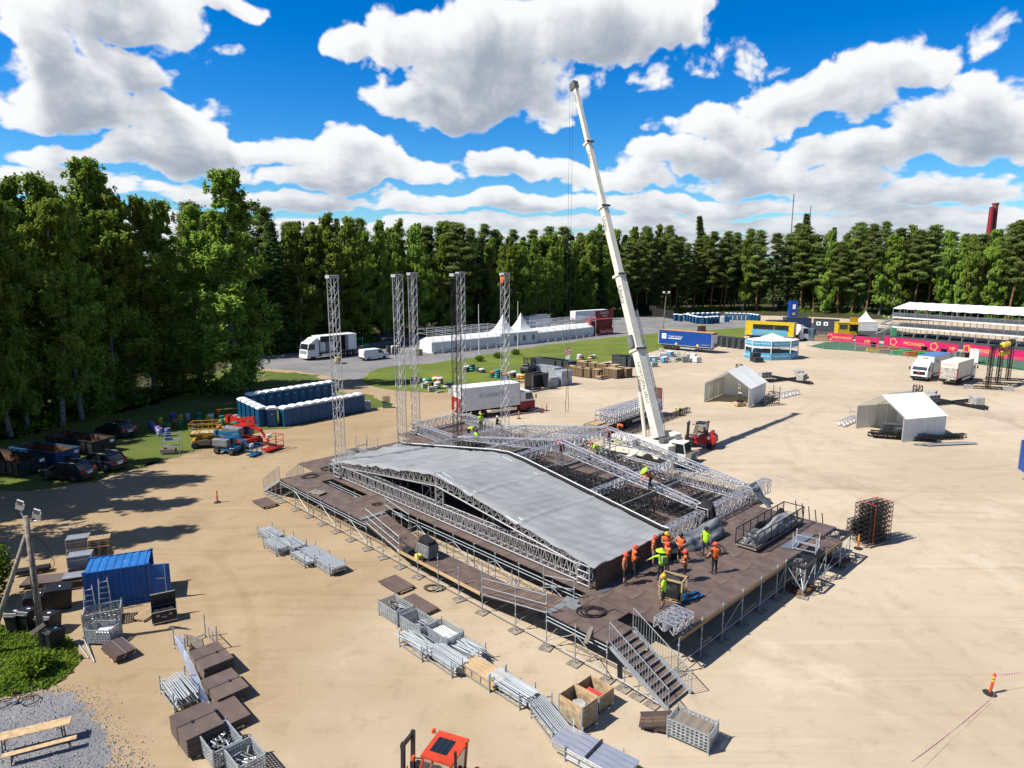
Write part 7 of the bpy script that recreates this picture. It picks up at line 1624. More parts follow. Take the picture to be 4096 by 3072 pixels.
for i, (x, y, m) in enumerate([(1370, 905, GREYP), (1405, 900, OLDW)]): crib(c4(x, y)+nrm, mrz, (1.4, 1.2, 1.6), m, ('grey', 'brown')[i]+' pallet load between the lorry and the van', 3, 'pallet load', None, 'pallet_load')
e = empty('plywood_board', c4(1895, 912), mrz, 'pale plywood board at the marquee corner', 'board'); MB().box(-.8, .8, -.03, .03, 0, 1.3).build('sheet', NEWW, e)
o = block('yellow_loader', c4(1190, 965)+Vector((0, 0, .7)), (1.6, 1.2, 1.2), OYEL); C.objects.unlink(o)
e = empty('pallet_truck', c4(1195, 985), R(30), 'yellow pallet truck half hidden behind the leftmost tower', 'pallet truck'); bevel(MB().box(-.6, .5, -.5, .5, .25, 1.35).build('body', OYEL, e), .08); wheel(e, -.4, .5, .25, .15); wheel(e, -.4, -.5, .25, .15)
for s in (-.25, .25): bar('fork', (.5, s, .12), (1.7, s, .12), .14, .06, DKST, e)
# ------------------------------------------------------------------ red container bar
a, b = c5(1868, 668), c5(2068, 648); d2 = (b-a).normalized(); rz2 = atan2(d2.y, d2.x); n2 = Vector((-d2.y, d2.x, 0))
e = empty('container_bar', a, rz2, 'dark red container bar with a large sign on its roof', 'bar'); W_ = (b-a).length*1.0
MB().box(0, W_, 0, 2.4, .1, 4.1).build('container_body', DRED, e)
for k in range(18): block('corrugation', (W_*(k+.5)/18, -.02, 2.1), (W_/36, .05, 3.8), DRED, e)
sg = MB().box(.3, W_+.3, -.1, .05, 4.4, 6.5).build('sign_board', DRED, e); text("Captain's", .95, TXTW, e, face_mw((W_*.52, -.12, 5.9), (1, 0, 0), (0, 0, 1))); text('YARD', .75, TXTW, e, face_mw((W_*.56, -.12, 5.0), (1, 0, 0), (0, 0, 1)))
for x in (.8, W_-.5): pole('sign_post', (x, 0, 4.1), (x, 0, 4.9), .07, DRED, e)
bar('stair_rail', (-2.6, .4, 4.2), (.2, .4, 5.9), .08, .08, RED, e); bar('red_awning', (-2.4, .5, 4.0), (.4, .5, 4.4), 1.6, .08, RED, e); bar('top_cable', (W_-.6, 0, 6.6), (W_+.8, 0, 7.0), .2, .25, DRED, e)
e = empty('red_counter', c5(1925, 665), rz2, 'red bar counter with white lettering in front of the container', 'counter'); W3 = (c5(2122, 655)-c5(1925, 665)).length
MB().box(0, W3, 0, 1.4, 0, 1.6).build('counter_body', RED, e); MB().box(-.1, W3+.1, -.1, 1.5, 1.6, 1.7).build('counter_top', DRED, e); text('Captain Morgan', .95, TXTW, e, face_mw((W3*.5, -.02, .85), (1, 0, 0), (0, 0, 1)), sx=.8)
for i, x in enumerate((.3, W3-.3)):
    rng_ = np.random.default_rng(i); e2 = empty('potted_shrub', c5(1925, 665)+Vector((cos(rz2)*x, sin(rz2)*x, 1.7))+n2*.7, 0, 'small potted shrub on the %s end of the red counter' % ('left', 'right')[i], 'plant'); cc = rng_.normal(size=(160, 3))*np.array([.3, .3, .5])+np.array([0, 0, 1.1]); link('crown', leafmesh('crown', leaves(cc, .2, rng_), LBUSH), e2); MB().lathe([(.25, 0), (.32, .5)], 10).build('pot', DKST, e2)
e = empty('site_cabin', c5(1310, 590)+nrm*3, mrz, 'white site cabin behind the right marquee', 'cabin'); MB().box(-4, 4.5, -1.2, 1.2, .1, 3.6).build('cabin_body', WHT, e); MB().box(-4.1, 4.6, -1.3, 1.3, 3.6, 3.7).build('roof', GREYP, e)
for k in range(4): MB().bx((-3+k*1.8, -1.215, 2.2), (.08, .03, 2.6)).build('panel_joint', GREYP, e)
# flag poles, lamp post, masts, chimney
for i, (x, y, t) in enumerate([(1916, 1431, 1183), (2071, 1411, 1176)]):
    p = G(x, y); e = empty('flag_pole', p, 0, 'bare white flagpole on the grass, %s one' % ('nearer', 'farther')[i], 'flagpole'); MB().tube((0, 0, 0), (0, 0, 10.8 if i == 0 else 11.0), .09, 8, .05).build('pole', WHT, e); MB().lathe([(.2, 0), (.18, .3)], 10).build('socket', CONC, e)
p = G(2651, 1326); e = empty('street_lamp', p, 0, 'brown floodlight post behind the blue trailer', 'lamp post'); MB().tube((0, 0, 0), (.6, 0, 10.6), .15, 8, .1).build('post', OLDW, e)
for s in (-.7, .7): bevel(MB().bx((.6+s, -.1, 10.9), (.6, .4, .5)).build('floodlight', WHT, e), .05); pole('bracket', (.6, 0, 10.4), (.6+s, 0, 10.7), .05, GALV, e)
for i, (x, tp, w_) in enumerate([(3176, 795, .5), (3244, 838, .35)]):
    y_ = 620.; hh = CH+(1053-tp)/4/FPX*y_*1.02; px_ = (x-2048)/4/FPX*y_*cos(PITCH)*1.0+(x-2048)/4/FPX*0
    fw = y_*cos(PITCH)-(hh-CH)*sin(PITCH); X = (x-2048)/4/FPX*fw
    e = empty('radio_mast', (X, y_, 0), 0, ('taller', 'shorter')[i]+' thin radio mast beyond the wood', 'mast')
    for a in range(3): pole('mast_leg', (w_*cos(a*2.1), w_*sin(a*2.1), 0), (w_*.6*cos(a*2.1), w_*.6*sin(a*2.1), hh), .14, GREYB, e)
    mb = MB()
    for k in range(40): z = hh*k/40; mb.tube((w_*.9*cos(k), w_*.9*sin(k), z), (w_*.9*cos(k+2.1), w_*.9*sin(k+2.1), z+hh/40), .07, 3, cap=False)
    mb.build('mast_lacing', GREYB, e)['kind'] = 'stuff'
y_ = 520.; hh = CH+(1053-828)/4/FPX*y_*1.02; fw = y_*cos(PITCH)-(hh-CH)*sin(PITCH)
BRK = mat('red_brick_chimney', (.26, .075, .045), .85, 0, .2, 1)
e = empty('brick_chimney', ((3983-2048)/4/FPX*fw, y_, 0), .4, 'twin red brick chimney rising above the wood at the right', 'chimney')
MB().lathe([(3., 0), (1.9, hh-1.5), (2.3, hh-1.2), (2.3, hh)], 14).build('stack', BRK, e); MB().lathe([(2.6, 0), (1.6, hh-3)], 14, (-3.6, 0, 0)).build('stack', DRED, e)
for z in (.5, .8): MB().lathe([(2.75-1.1*z, hh*z), (2.75-1.1*z, hh*z+.4)], 14).build('steel_band', GREYB, e)
# ------------------------------------------------------------------ blue bar pavilion
p = c6(1925, 940); e = empty('bar_pavilion', p+Vector((.6, 3.2, 0)), R(8), 'white and light blue octagonal bar pavilion', 'bar tent'); R0 = 5.3
V8 = [(R0*cos(pi/8+k*pi/4), R0*.72*sin(pi/8+k*pi/4)) for k in range(8)]
MB().add([(x, y, 3.75) for x, y in V8]+[(x*.55, y*.55, 4.05) for x, y in V8]+[(0, 0, 5.0)], [(k, (k+1) % 8, 8+(k+1) % 8, 8+k) for k in range(8)]+[(8+k, 8+(k+1) % 8, 16) for k in range(8)]).build('roof', WPVC, e)
for k in range(8):
    a, b = Vector((*V8[k], 0)), Vector((*V8[(k+1) % 8], 0)); pole('post', a, a+Vector((0, 0, 3.8)), .09, WHT, e); fr_ = (b-a)
    bar('fascia', a+Vector((0, 0, 3.2)), b+Vector((0, 0, 3.2)), .06, 1.1, LBLU, e); bar('fascia_hem', a*1.005+Vector((0, 0, 2.5)), b*1.005+Vector((0, 0, 2.5)), .05, .35, WPVC, e); bar('counter', a*.995+Vector((0, 0, .7)), b*.995+Vector((0, 0, .7)), .25, 1.35, LBLU, e)
    if k in (3, 4, 5, 6):
        m_ = (a+b)/2; out = Vector((m_.x, m_.y, 0)).normalized(); xd = (b-a).normalized(); xd = xd if xd.cross(Vector((0, 0, 1))).dot(out) > 0 else -xd
        text('Original Pitcher Bar', .42, TXTW, e, face_mw(m_*1.04+Vector((0, 0, .8)), xd, (0, 0, 1))); text('Original Pitcher Bar', .4, TXTW, e, face_mw(m_*1.03+Vector((0, 0, 3.25)), xd, (0, 0, 1)))
MB().box(-1.4, 1.4, -.9, .9, 0, 2.6).build('back_bar', OLDW, e)
for i, (x, y, h) in enumerate([(1715, 955, 1.7), (1745, 965, .9)]): crib(c6(x, y), .1, (1.5, 1.2, h), GBOX, ('tall', 'low')[i]+' dark grey cage beside the blue bar', 5, 'cage', DKST)
# ------------------------------------------------------------------ open white marquees on the sand
def opentent(FL, FR, BR, label, he, hp):
    x = (FR-FL); wdt = x.length; rz = atan2(x.y, x.x); dy = (BR-FR).length; e = empty('open_marquee', FL, rz, label, 'marquee'); bays = 2; n = Vector((-sin(rz), cos(rz), 0)); 
    for k in range(bays+1):
        y = dy*k/bays
        for xx in (0, wdt): bar('post', (xx, y, 0), (xx, y, he), .1, .1, ALU, e)
        bar('rafter', (0, y, he), (wdt/2, y, hp), .08, .1, ALU, e); bar('rafter', (wdt/2, y, hp), (wdt, y, he), .08, .1, ALU, e)
    for k in range(bays):
        y0, y1 = dy*k/bays-.03, dy*(k+1)/bays+.03
        for s in (0, 1):
            xa, xb = (-.25, wdt/2) if s == 0 else (wdt+.25, wdt/2); za, zb = he-.12, hp+.08; vs = []
            for i in range(5):
                for j in range(5): t, q = i/4, j/4; vs.append((xa+(xb-xa)*t, y0+(y1-y0)*q, za+(zb-za)*t-.10*sin(pi*q)*sin(pi*t)))
            MB().add(vs, [(i*5+j, i*5+j+1, i*5+j+6, i*5+j+5) for i in range(4) for j in range(4)]).build('roof_panel', WPVC, e, smooth=True)
        for xx in (-.03, wdt+.03): 
            for q in range(2): ya, yb = y0+(y1-y0)*q/2, y0+(y1-y0)*(q+1)/2; MB().box(xx-.01, xx+.01, ya+.02, yb-.02, .05, he-.02).build('side_wall', WPVC, e)
    MB().add([(0, dy, .05), (wdt*.38, dy, .05), (wdt*.38, dy, he+(hp-he)*.76), (0, dy, he)], [(0, 1, 2, 3)]).build('back_wall', WPVC, e); MB().add([(wdt*.46, dy, .05), (wdt, dy, .05), (wdt, dy, he), (wdt/2, dy, hp), (wdt*.44, dy, he+(hp-he)*.88)], [(0, 1, 2, 3, 4)]).build('back_wall', WPVC, e)
    return e
opentent(c6(1150, 1408), c6(1636, 1470), c6(1782, 1372), 'open white marquee with an empty floor, nearer to the crane', 2.7, 4.6)
opentent(c7(552, 1517), c7(1006, 1652), c7(1382, 1602), 'open white marquee with dark mats inside, at the right', 2.7, 4.5)
e = empty('cable_pallet', c6(1545, 1450), .3, 'yellow crate of black cable in the mouth of the marquee', 'crate'); MB().box(-.7, .7, -.5, .5, .12, .55).build('crate_body', NEWW, e); link('pallet', PALM, e)
for k in range(4): MB().lathe([(.25, 0), (.42, 0), (.42, .1), (.25, .1)], 12, (.1*(k % 2), .05*k, .5+.08*k)).build('cable_coil', CABLE, e)
for i, (x, y, n) in enumerate([(890, 1572, 11), (985, 1600, 9)]):
    e = empty('mat_stack', c7(x, y), R(-12), 'stack of dark grey rubber mats inside the right marquee, %s one' % ('larger', 'smaller')[i], 'mat stack')
    for k in range(n): block('rubber_mat', (random.uniform(-.06, .06), random.uniform(-.06, .06), .08+.11*k), (1.9 if i == 0 else .9, 1.1, .09), GBOX, e)
# black tower stubs behind the marquees, ballast crosses
for i, (x, yt, p) in enumerate([(2952, 1453, G(2955, 1568)), (3671, 1547, G(3669, 1640))]):
    h = (4.1, 3.2)[i]; e = truss('lattice_tower', p, p+Vector((0, 0, h)), .75, .75, BLKA, 'short black lattice mast behind the %s open marquee' % ('left', 'right')[i], 'tower', pitch=.7, rc=.06, r=.035)
def cross(p, rz, label):
    e = empty('ballast_cross', p, rz, label, 'ballast frame'); 
    for a in range(4):
        q = Matrix.Rotation(a*pi/2, 3, 'Z')
        for s in (-.35, .35): bar('frame_beam', q @ Vector((.2, s, .2)), q @ Vector((4.6, s, .2)), .14, .26, BLKA, e)
        for k in range(5): bar('cross_bar', q @ Vector((.9*(k+1), -.35, .2)), q @ Vector((.9*(k+1), .35, .2)), .1, .12, BLKA, e)
    return e
for i, (p, lab) in enumerate([(c6(2075, 1165), 'left'), (c7(1500, 1270), 'right')]):
    cross(p, R(28 if i == 0 else 22), 'black cross shaped ballast frame on the sand behind the %s marquee' % lab)
    for k, (dx, dy) in enumerate(((-3.6, .6), (1.6, -1.6), (2.9, 2.6)) if i == 0 else ((-3.0, -.2), (-1.4, 2.4), (2.2, -1.6))):
        pp = p+Vector((dx, dy, 0)); e = empty('concrete_weight', (pp.x, pp.y, .34), R(20+30*k), 'pale concrete weight on the %s ballast frame, %s from the left' % (lab, ORD[k]), 'concrete block', 'ballast weights'); bevel(MB().box(-1.0, 1.0, -.55, .55, 0, 1.0).build('block_body', CONC, e), .04)
        for q in range(3):
            for z in (.3, .7): block('socket_hole', (-.6+.6*q, -.552, z), (.25, .02, .2), BLKF, e)
# small stuff round the marquees
e = empty('step_tower', c6(1865, 1440), R(20), 'stepped stack of black steel frames beside the left marquee', 'frame stack')
for k in range(5):
    z = .35*(k+1)
    for a, b in (((-1.2+.4*k, -.6), (1.2, -.6)), ((-1.2+.4*k, .6), (1.2, .6)), ((-1.2+.4*k, -.6), (-1.2+.4*k, .6)), ((1.2, -.6), (1.2, .6))): bar('frame_bar', (*a, z), (*b, z), .06, .06, DKST, e)
    for b in (-.6, .6): bar('frame_post', (-1.2+.4*k, b, 0), (-1.2+.4*k, b, z), .06, .06, DKST, e)
    for q in range(3): bar('tread_bar', (-1.2+.4*k, -.5+.4*q, z), (-.8+.4*k, -.5+.4*q, z), .2, .04, GREYB, e)
for b in (-.6, .6): bar('frame_post', (1.2, b, 0), (1.2, b, 2.6), .06, .06, DKST, e)
p = c6(1985, 1365); q = c6(2140, 1325); truss('truss_section', p, p+(q-p).normalized()*5.2, .6, .6, ALU, 'silver truss lying right of the left marquee', 'truss', pitch=.5)
p = c7(395, 1500); q = c7(560, 1430); truss('truss_section', p, p+(q-p).normalized()*4.6, .6, .6, ALU, 'silver truss lying left of the right marquee', 'truss', pitch=.5); p2 = c7(960, 1290); truss('truss_section', p2+Vector((0, 2, .6)), p2+Vector((4.6, 4, .6)), .6, .6, ALU, 'silver truss behind the roof of the right marquee', 'truss', pitch=.5)
for i, x in enumerate((590, 690, 800, 905)): rack(3200+x/2.469, 1100+(1440-i*14)/2.469, 'mixed' if i % 2 else 'none', 'scaffold rack behind the right marquee, %s from the left' % ORD[i], 2.2, 1.3, 1.7, ang=R(60), n=14)
for k in range(3): p = c7(670+26*k, 1590+8*k); truss('truss_section', p+Vector((0, 0, .05+.3*(k == 1))), p+Vector((6.0, -2.2, .05+.3*(k == 1))), .4, .4, BLKA, 'black truss lying before the right marquee, %s from the left' % ORD[k], 'truss', 'black trusses by the marquee', pitch=.5, rc=.04)
for k in range(2): p = c7(1130+40*k, 1640-14*k); truss('truss_section', p+Vector((0, 0, .05)), p+Vector((5.6, .9, .05)), .4, .4, BLKA, 'black truss lying along the right wall of the marquee, %s one' % ('nearer', 'farther')[k], 'truss', 'black trusses by the marquee', pitch=.5, rc=.04)
for k in range(4): p = c7(1130+40*k, 1680+4*k); o = bar('metal_plank', p+Vector((0, 0, .06+.03*k)), p+Vector((5.8, .9, .06+.03*k)), .4, .06, ALU if k % 2 else GREYB); tag(o, 'long metal plank on the sand right of the marquee, %s from the left' % ORD[k], 'plank', 'planks by the marquee')
# goal shaped black truss frame with yellow lamps
feet = [c7(1862, 1128), c7(1958, 1085), c7(2058, 1045)]; 
for i, f in enumerate(feet):
    truss('lamp_truss', f, f+Vector((0, 0, 6.6)), .45, .45, BLKA, 'black truss upright of the lamp frame, %s from the left' % ORD[i], 'truss', 'lamp frame', pitch=.6, rc=.05, r=.03); dd = Vector((cos(R(-20)), sin(R(-20)), 0)); truss('lamp_truss', f-dd*3.2, f+dd*2.9, .4, .4, BLKA, 'black truss foot of the lamp frame, %s from the left' % ORD[i], 'truss', 'lamp frame', pitch=.6, rc=.05, r=.03)
    for s in (-2.6, 2.4): cblock(f+dd*s, R(-20), 'pale concrete block on the lamp frame foot, %s upright, %s side' % (ORD[i], 'left' if s < 0 else 'right'), (1.2, .5, .55)) if i == 0 else None
truss('lamp_truss', feet[0]+Vector((0, 0, 6.0)), feet[2]+Vector((0, 0, 6.4)), .45, .45, BLKA, 'black top truss of the lamp frame carrying yellow lamps', 'truss', 'lamp frame', pitch=.6, rc=.05, r=.03)
for k in range(10):
    q = feet[0].lerp(feet[2], .35+.065*(k % 5)); e = empty('yellow_lamp', q+Vector((0, -.5, 6.5 if k < 5 else 5.2)), R(-60), 'round yellow lamp on the frame, %s row, %s from the left' % (('upper', 'lower')[k//5], ORD[k % 5]), 'lamp', 'yellow lamps'); MB().lathe([(.1, 0), (.42, .1), (.42, .3), (.2, .4)], 12).build('lamp_shade', YEL, e, mw=Matrix.Rotation(pi/2, 4, 'X')); pole('hanger', (0, 0, .3), (0, .3, .7), .03, DKST, e)
# black truss stacks by the far stage corner
for nm, px, py, rows, cols_ in (('tall', 3488, 2168, 8, 3), ('low', 3440, 2128, 3, 2)):
    e = empty('truss_dolly', G(px, py), R(28), nm+' dolly stack of black trusses beside the stage corner', 'truss stack')
    for r_ in range(rows):
        for c_ in range(cols_):
            z = .2+r_*.34; y = -.5+c_*.42
            for dy, dz in ((0, 0), (.32, 0), (0, .26), (.32, .26)): pole('chord', (-1.2, y+dy, z+dz), (1.2, y+dy, z+dz), .026, BLKA, e)
            o = link('lattice', lattice_mesh(2.4, .32, .26, .4, BLKA, .014), e, loc=(-1.2, y+.16, z)); o['kind'] = 'stuff'
    block('dolly', (0, 0, .1), (2.3, 1.3, .1), OLDW, e)
    if nm == 'tall':
        for x in (-.8, .8): MB().box(x-.03, x+.03, -.56, -.55, .1, .2+rows*.34).box(x-.03, x+.03, -.56, .8, .2+rows*.34, .21+rows*.34).build('orange_strap', ORG, e)
for k in range(5): o = bar('leaning_rod', ST(2.6-.45*k, 19.35, .6), ST(2.9-.45*k, 19.35, ZD+1.0-.1*k), .05, .05, DKST); tag(o, 'dark rod standing behind the rear deck edge, %s from the left' % ORD[k], 'rod', 'rods behind the deck')
# ------------------------------------------------------------------ grandstand
a, b = c7(897, 602), c7(2132, 712); gd = (b-a).normalized(); GL = (b-a).length; grz = atan2(gd.y, gd.x); step = GL/10; 
gs = empty('grandstand', a, grz, 'two storey scaffold grandstand with white roof panels', 'grandstand'); dep = 7.; z1, z2, z3 = 2.5, 5.0, 7.3; N = 13
for i in range(N):
    x = step*i
    for y in (0, dep/2, dep): pole('standard', (x, y, 0), (x, y, z3 if y == 0 else z3+1.1*y/dep), .06, GALV, gs)
    for z in (z1, z2): bar('cross_beam', (x, 0, z-.15), (x, dep, z-.15), .08, .2, GALV, gs)
    pole('brace', (x, 0, .1), (x+.6, 0, 1.4), .045, ALU, gs)
    if i < N-1:
        for z in (z1, z2):
            block('floor_panel', (x+step/2, dep/2, z), (step-.06, dep, .12), GREYB, gs); bar('fascia', (x, -.02, z-.05), (x+step, -.02, z-.05), .06, .3, WHT, gs)
            for zz in (.15, 1.1): pole('rail', (x, 0, z+zz), (x+step, 0, z+zz), .035, ALU, gs)
            mb = MB()
            for k in range(1, 22): mb.tube((x+step*k/22, 0, z+.15), (x+step*k/22, 0, z+1.1), .022, 4, cap=False)
            mb.build('balusters', ALU, gs)['kind'] = 'stuff'
            bar('seat_row', (x+.1, 2.2, z+.45), (x+step-.1, 2.2, z+.45), .5, .1, TRBL, gs); bar('seat_row', (x+.1, 4., z+.85), (x+step-.1, 4., z+.85), .5, .1, TRBL, gs); bar('tier', (x+.05, 4.6, z+.35), (x+step-.05, 4.6, z+.35), 2.4, .5, GREYB, gs)
        vs = []
        for k in range(5):
            for j in range(4): vs.append((x+.04+(step-.08)*k/4, -.5+(dep+1.2)*j/3, z3+1.4*j/3-.12*sin(pi*k/4)))
        MB().add(vs, [(k*4+j, k*4+j+1, k*4+j+5, k*4+j+4) for k in range(4) for j in range(3)]).build('roof_panel', WPVC, gs, smooth=True)
        pole('ledger', (x, dep, z1), (x+step, dep, z1), .04, GALV, gs); None
for z0_, z1_, y in ((0, z1, 1.2), (z1, z2, 2.6)):
    for s in (0, 1.3): bar('stair_stringer', (-4.8, y+s, z0_+.1), (-.3, y+s, z1_), .07, .25, GALV, gs); pole('stair_rail', (-4.8, y+s, z0_+1.1), (-.3, y+s, z1_+1.0), .035, GALV, gs)
    for k in range(12): block('stair_tread', (-4.6+k*.37, y+.65, z0_+.2+k*.26), (.32, 1.25, .06), GREYB, gs)
for x in (-2.4, -4.8):
    for y in (1.1, 4): pole('standard', (x, y, 0), (x, y, z2 if x > -3 else z1), .05, GALV, gs)
block('stair_landing', (-2.6, 4.6, z1), (4.6, 1.6, .1), GREYB, gs); MB().box(.05, 1.4, -.03, .02, .1, z1-.3).build('green_screen', PM['green'], gs)
# pink banner fence
PNK = mat('magenta_banner', (.72, .012, .13), .55, 0, .1, .35, dirt=((.80, .10, .30), .6))
def banner(pa, pb, h, words, label, deco=()):
    d = pb-pa; L = d.length; e = empty('banner_fence', pa, atan2(d.y, d.x), label, 'banner', 'pink banner fence'); MB().box(0, L, -.03, .0, .12, h).build('banner_cloth', PNK, e); n = max(1, round(L/3.5))
    for k in range(n+1): pole('post', (L*k/n, .06, 0), (L*k/n, .06, h+.05), .03, GALV, e); block('foot', (L*k/n, .1, .05), (.2, .8, .08), CONC, e)
    for t, w_, s in words: text(w_, s, TXTY, e, face_mw((L*t, -.045, h*.5), (1, 0, 0), (0, 0, 1)))
    for t, r in deco:
        mb = MB(); m_ = 16
        for k in range(m_):
            a0, a1 = 2*pi*k/m_, 2*pi*(k+1)/m_; r0, r1 = r*(1+.18*cos(a0*5)), r*(1+.18*cos(a1*5)); mb.quad((r0*cos(a0)*.8, 0, r0*sin(a0)*.8), (r0*cos(a0), 0, r0*sin(a0)), (r1*cos(a1), 0, r1*sin(a1)), (r1*cos(a1)*.8, 0, r1*sin(a1)*.8))
        o = mb.build('flower_outline', TXTY, e, (L*t, -.05, h*.52), 0)
banner(c7(268, 652), c7(520, 672), 2.1, [(.6, 'PROVINSSI', .85)], 'pink banner fence section farthest left with yellow lettering', [(.1, .7)])
banner(c7(543, 692), c7(775, 712), 2.1, [(.5, 'VIP', 1.0)], 'short pink banner fence section with a black bin before it')
banner(c7(825, 695), c7(1553, 785), 2.1, [(.43, 'PROVINSSI', 1.05), (.93, 'VIP', 1.0)], 'long pink banner fence section in the middle of the lounge', [(.14, .85), (.7, .85)])
banner(c7(1605, 775), c7(2300, 870), 2.1, [(.25, 'PROVINSSI', 1.05), (.62, 'VIP', 1.0)], 'pink banner fence section farthest right', [(.06, .8)])
for i, (x, y, c) in enumerate([(598, 742, 'brown'), (713, 757, 'yellow'), (812, 742, 'orange'), (828, 770, 'brown'), (925, 752, 'orange'), (958, 787, 'green'), (1042, 774, 'green'), (1085, 797, 'orange'), (1180, 787, 'orange'), (1220, 803, 'green')]):
    e = empty('painted_bench', c7(x, y), R(-10), '%s painted pallet seat on the green carpet, %s from the left' % (c, ORD[i]), 'seat', 'painted seats'); m = {'brown': OLDW, 'yellow': PM['yellow'], 'orange': PM['orange'], 'green': mat('bright_green_%d' % i, (.03, .42, .13), .6)}[c]
    MB().box(-1.1, 1.1, -.6, .6, .05, .75).build('seat_box', m, e); MB().box(-1.15, 1.15, -.65, .65, .75, .85).build('seat_top', m if c != 'yellow' else PM['orange'], e)
for i, (x, y) in enumerate([(723, 716), (1223, 762), (1416, 786)]): bin_(3200+x/2.469, 1100+y/2.469, 0, 'black bin before the pink banners, %s from the left' % ORD[i], .9, .8, 1.3)
for i, (x0, y0, x1, y1) in enumerate([(75, 700, 235, 718), (235, 718, 390, 735), (390, 735, 540, 752), (540, 752, 705, 772), (705, 772, 885, 792), (885, 792, 1060, 812), (1740, 850, 1880, 880), (1880, 880, 2050, 905), (2050, 905, 2230, 930)]): fence(c7(x0, y0), c7(x1, y1), 1.9, 'low wire fence panel at the edge of the green carpet, %s from the left' % ORD[i], GALV, 'wire fence panels')
# kiosk, small pagoda, containers
p = c7(470, 600); e = empty('yellow_kiosk', p, R(-6), 'bright yellow food kiosk with open serving hatch', 'kiosk'); MB().box(-2.6, 2.6, 0, 2.6, .2, 3.3).build('kiosk_body', YEL, e); MB().box(-2.2, -.2, -.03, -.005, 1.7, 2.9).build('serving_hatch', GLS, e); MB().box(.3, 2.3, -.03, -.005, 1.2, 2.9).build('serving_hatch', BLKP, e)
bar('awning', (.2, -.9, 3.2), (3.2, -.9, 3.2), 1.7, .08, YEL, e); MB().box(-2.7, 2.7, -.1, 2.7, 3.3, 3.45).build('roof', YEL, e); sgn = MB().box(.6, 2.8, 1, 1.1, 3.5, 4.8).build('roof_sign', OYEL, e); text('CHEDDARS', .42, TXTK, e, face_mw((1.7, -.03, .75), (1, 0, 0), (0, 0, 1)))
pagoda(c7(690, 555)+Vector((0, 3, 0)), R(-5), 5.0, 2.6, 5.4, 'small white pagoda tent left of the grandstand', win=False)
for i, (x0, y0, x1, y1, m, lab) in enumerate([(125, 545, 365, 558, GBOX, 'black site container with two white windows'), (-130, 530, 100, 540, mat('navy_container', (.01, .03, .09), .5), 'navy container left of the black one'), (2110/2.765*2.469-(3200-2400)*2.469+0, 0, 0, 0, None, '')][:2]):
    a, b = c7(x0, y0), c7(x1, y1); W_ = (b-a).length; e = empty('site_container', a, atan2((b-a).y, (b-a).x), lab, 'container'); MB().box(0, W_, 0, 2.5, .1, 3.1).build('container_body', m, e); MB().box(-.05, W_+.05, -.05, 2.55, 3.1, 3.2).build('roof', DKST, e)
    for k in range(14): block('corrugation', (W_*(k+.5)/14, -.02, 1.6), (W_/28, .05, 2.8), m, e)
    if i == 0:
        for x in (.9, W_-3.6): w1 = MB().box(x, x+1.1, -.06, -.046, 1.5, 2.5).build('window', TXTW, e); MB().box(x+.3, x+.8, -.075, -.062, 1.75, 2.25).build('pane', GLS, w1)
p = c6(2140, 470); e = empty('blue_cabin', p, 0, 'blue cabin with white window at the wood edge', 'cabin'); MB().box(-1.3, 1.3, 0, 2.4, .1, 5.8).build('cabin_body', TRBL, e); MB().box(-.5, .5, -.03, -.005, 3., 4.6).build('window', TXTW, e); MB().box(-.5, .5, -.03, -.005, .9, 1.7).build('yellow_notice', TXTY, e)
p = c6(2005, 370); e = empty('dark_cabin', p, 0, 'small dark cabin in the opening of the wood', 'cabin'); MB().box(-1.2, 1.2, 0, 2, .1, 3.2).build('cabin_body', GBOX, e); MB().box(-1.3, 1.3, -.1, 2.1, 3.2, 3.35).build('roof', DKST, e)
for i, (x0, y0, x1, y1) in enumerate([(1870, 500, 2060, 520), (2060, 520, 2212, 530)]): fence(c6(x0, y0), c6(x1, y1), 3.0, 'tall mesh fence behind the yellow trailer, %s panel' % ORD[i], DKST, 'mesh fences')
fence(c6(340, 400), c6(620, 455), 3.6, 'black screened fence at the wood edge, left of the far toilets', DKST, None, False, cat='fence', solid=BLKF); fence(c6(620, 455), c6(815, 490), 3.0, 'black screened fence beside the far toilets', DKST, None, False, solid=BLKF)
for i, (x, y, d_, m) in enumerate([(2060, 560, (12, 2.6, 1.6), DKST), (2160, 545, (7, 2.6, 2.2), GBOX)]): crib(c6(x, y), R(4), d_, m, ('low dark loading ramp', 'dark container')[i]+' behind the yellow trailer', 8, 'ramp')
crib(c7(85, 640), R(60), (4.5, 2.4, 2.8), mat('dusty_blue', (.09, .14, .20), .6), 'dusty blue box trailer at the left end of the banners', 6, 'trailer'); e = crib(c7(195, 650), R(-5), (3.2, 1.2, 1.4), NEWW, 'pale timber stack left of the banners', 3, 'timber stack', None, 'timber_stack')
for i, (x, y) in enumerate([(1555, 835), (1605, 840), (1660, 845), (1710, 870)]): 
    crib(c7(x, y), R(-10*i), (1.3, 1.1, 1.5 if i < 3 else 2.6), (GREYP, OLDW, BLKP, WHT)[i], ('wrapped grey pallet', 'brown carton pile', 'heap of black bags', 'white cabinet')[i]+' behind the pair of lorries', 2, 'goods', None, 'goods_pile')
# ================================================================== gear on the stage
def sdeck(px, py): return G(px, py, ZD)
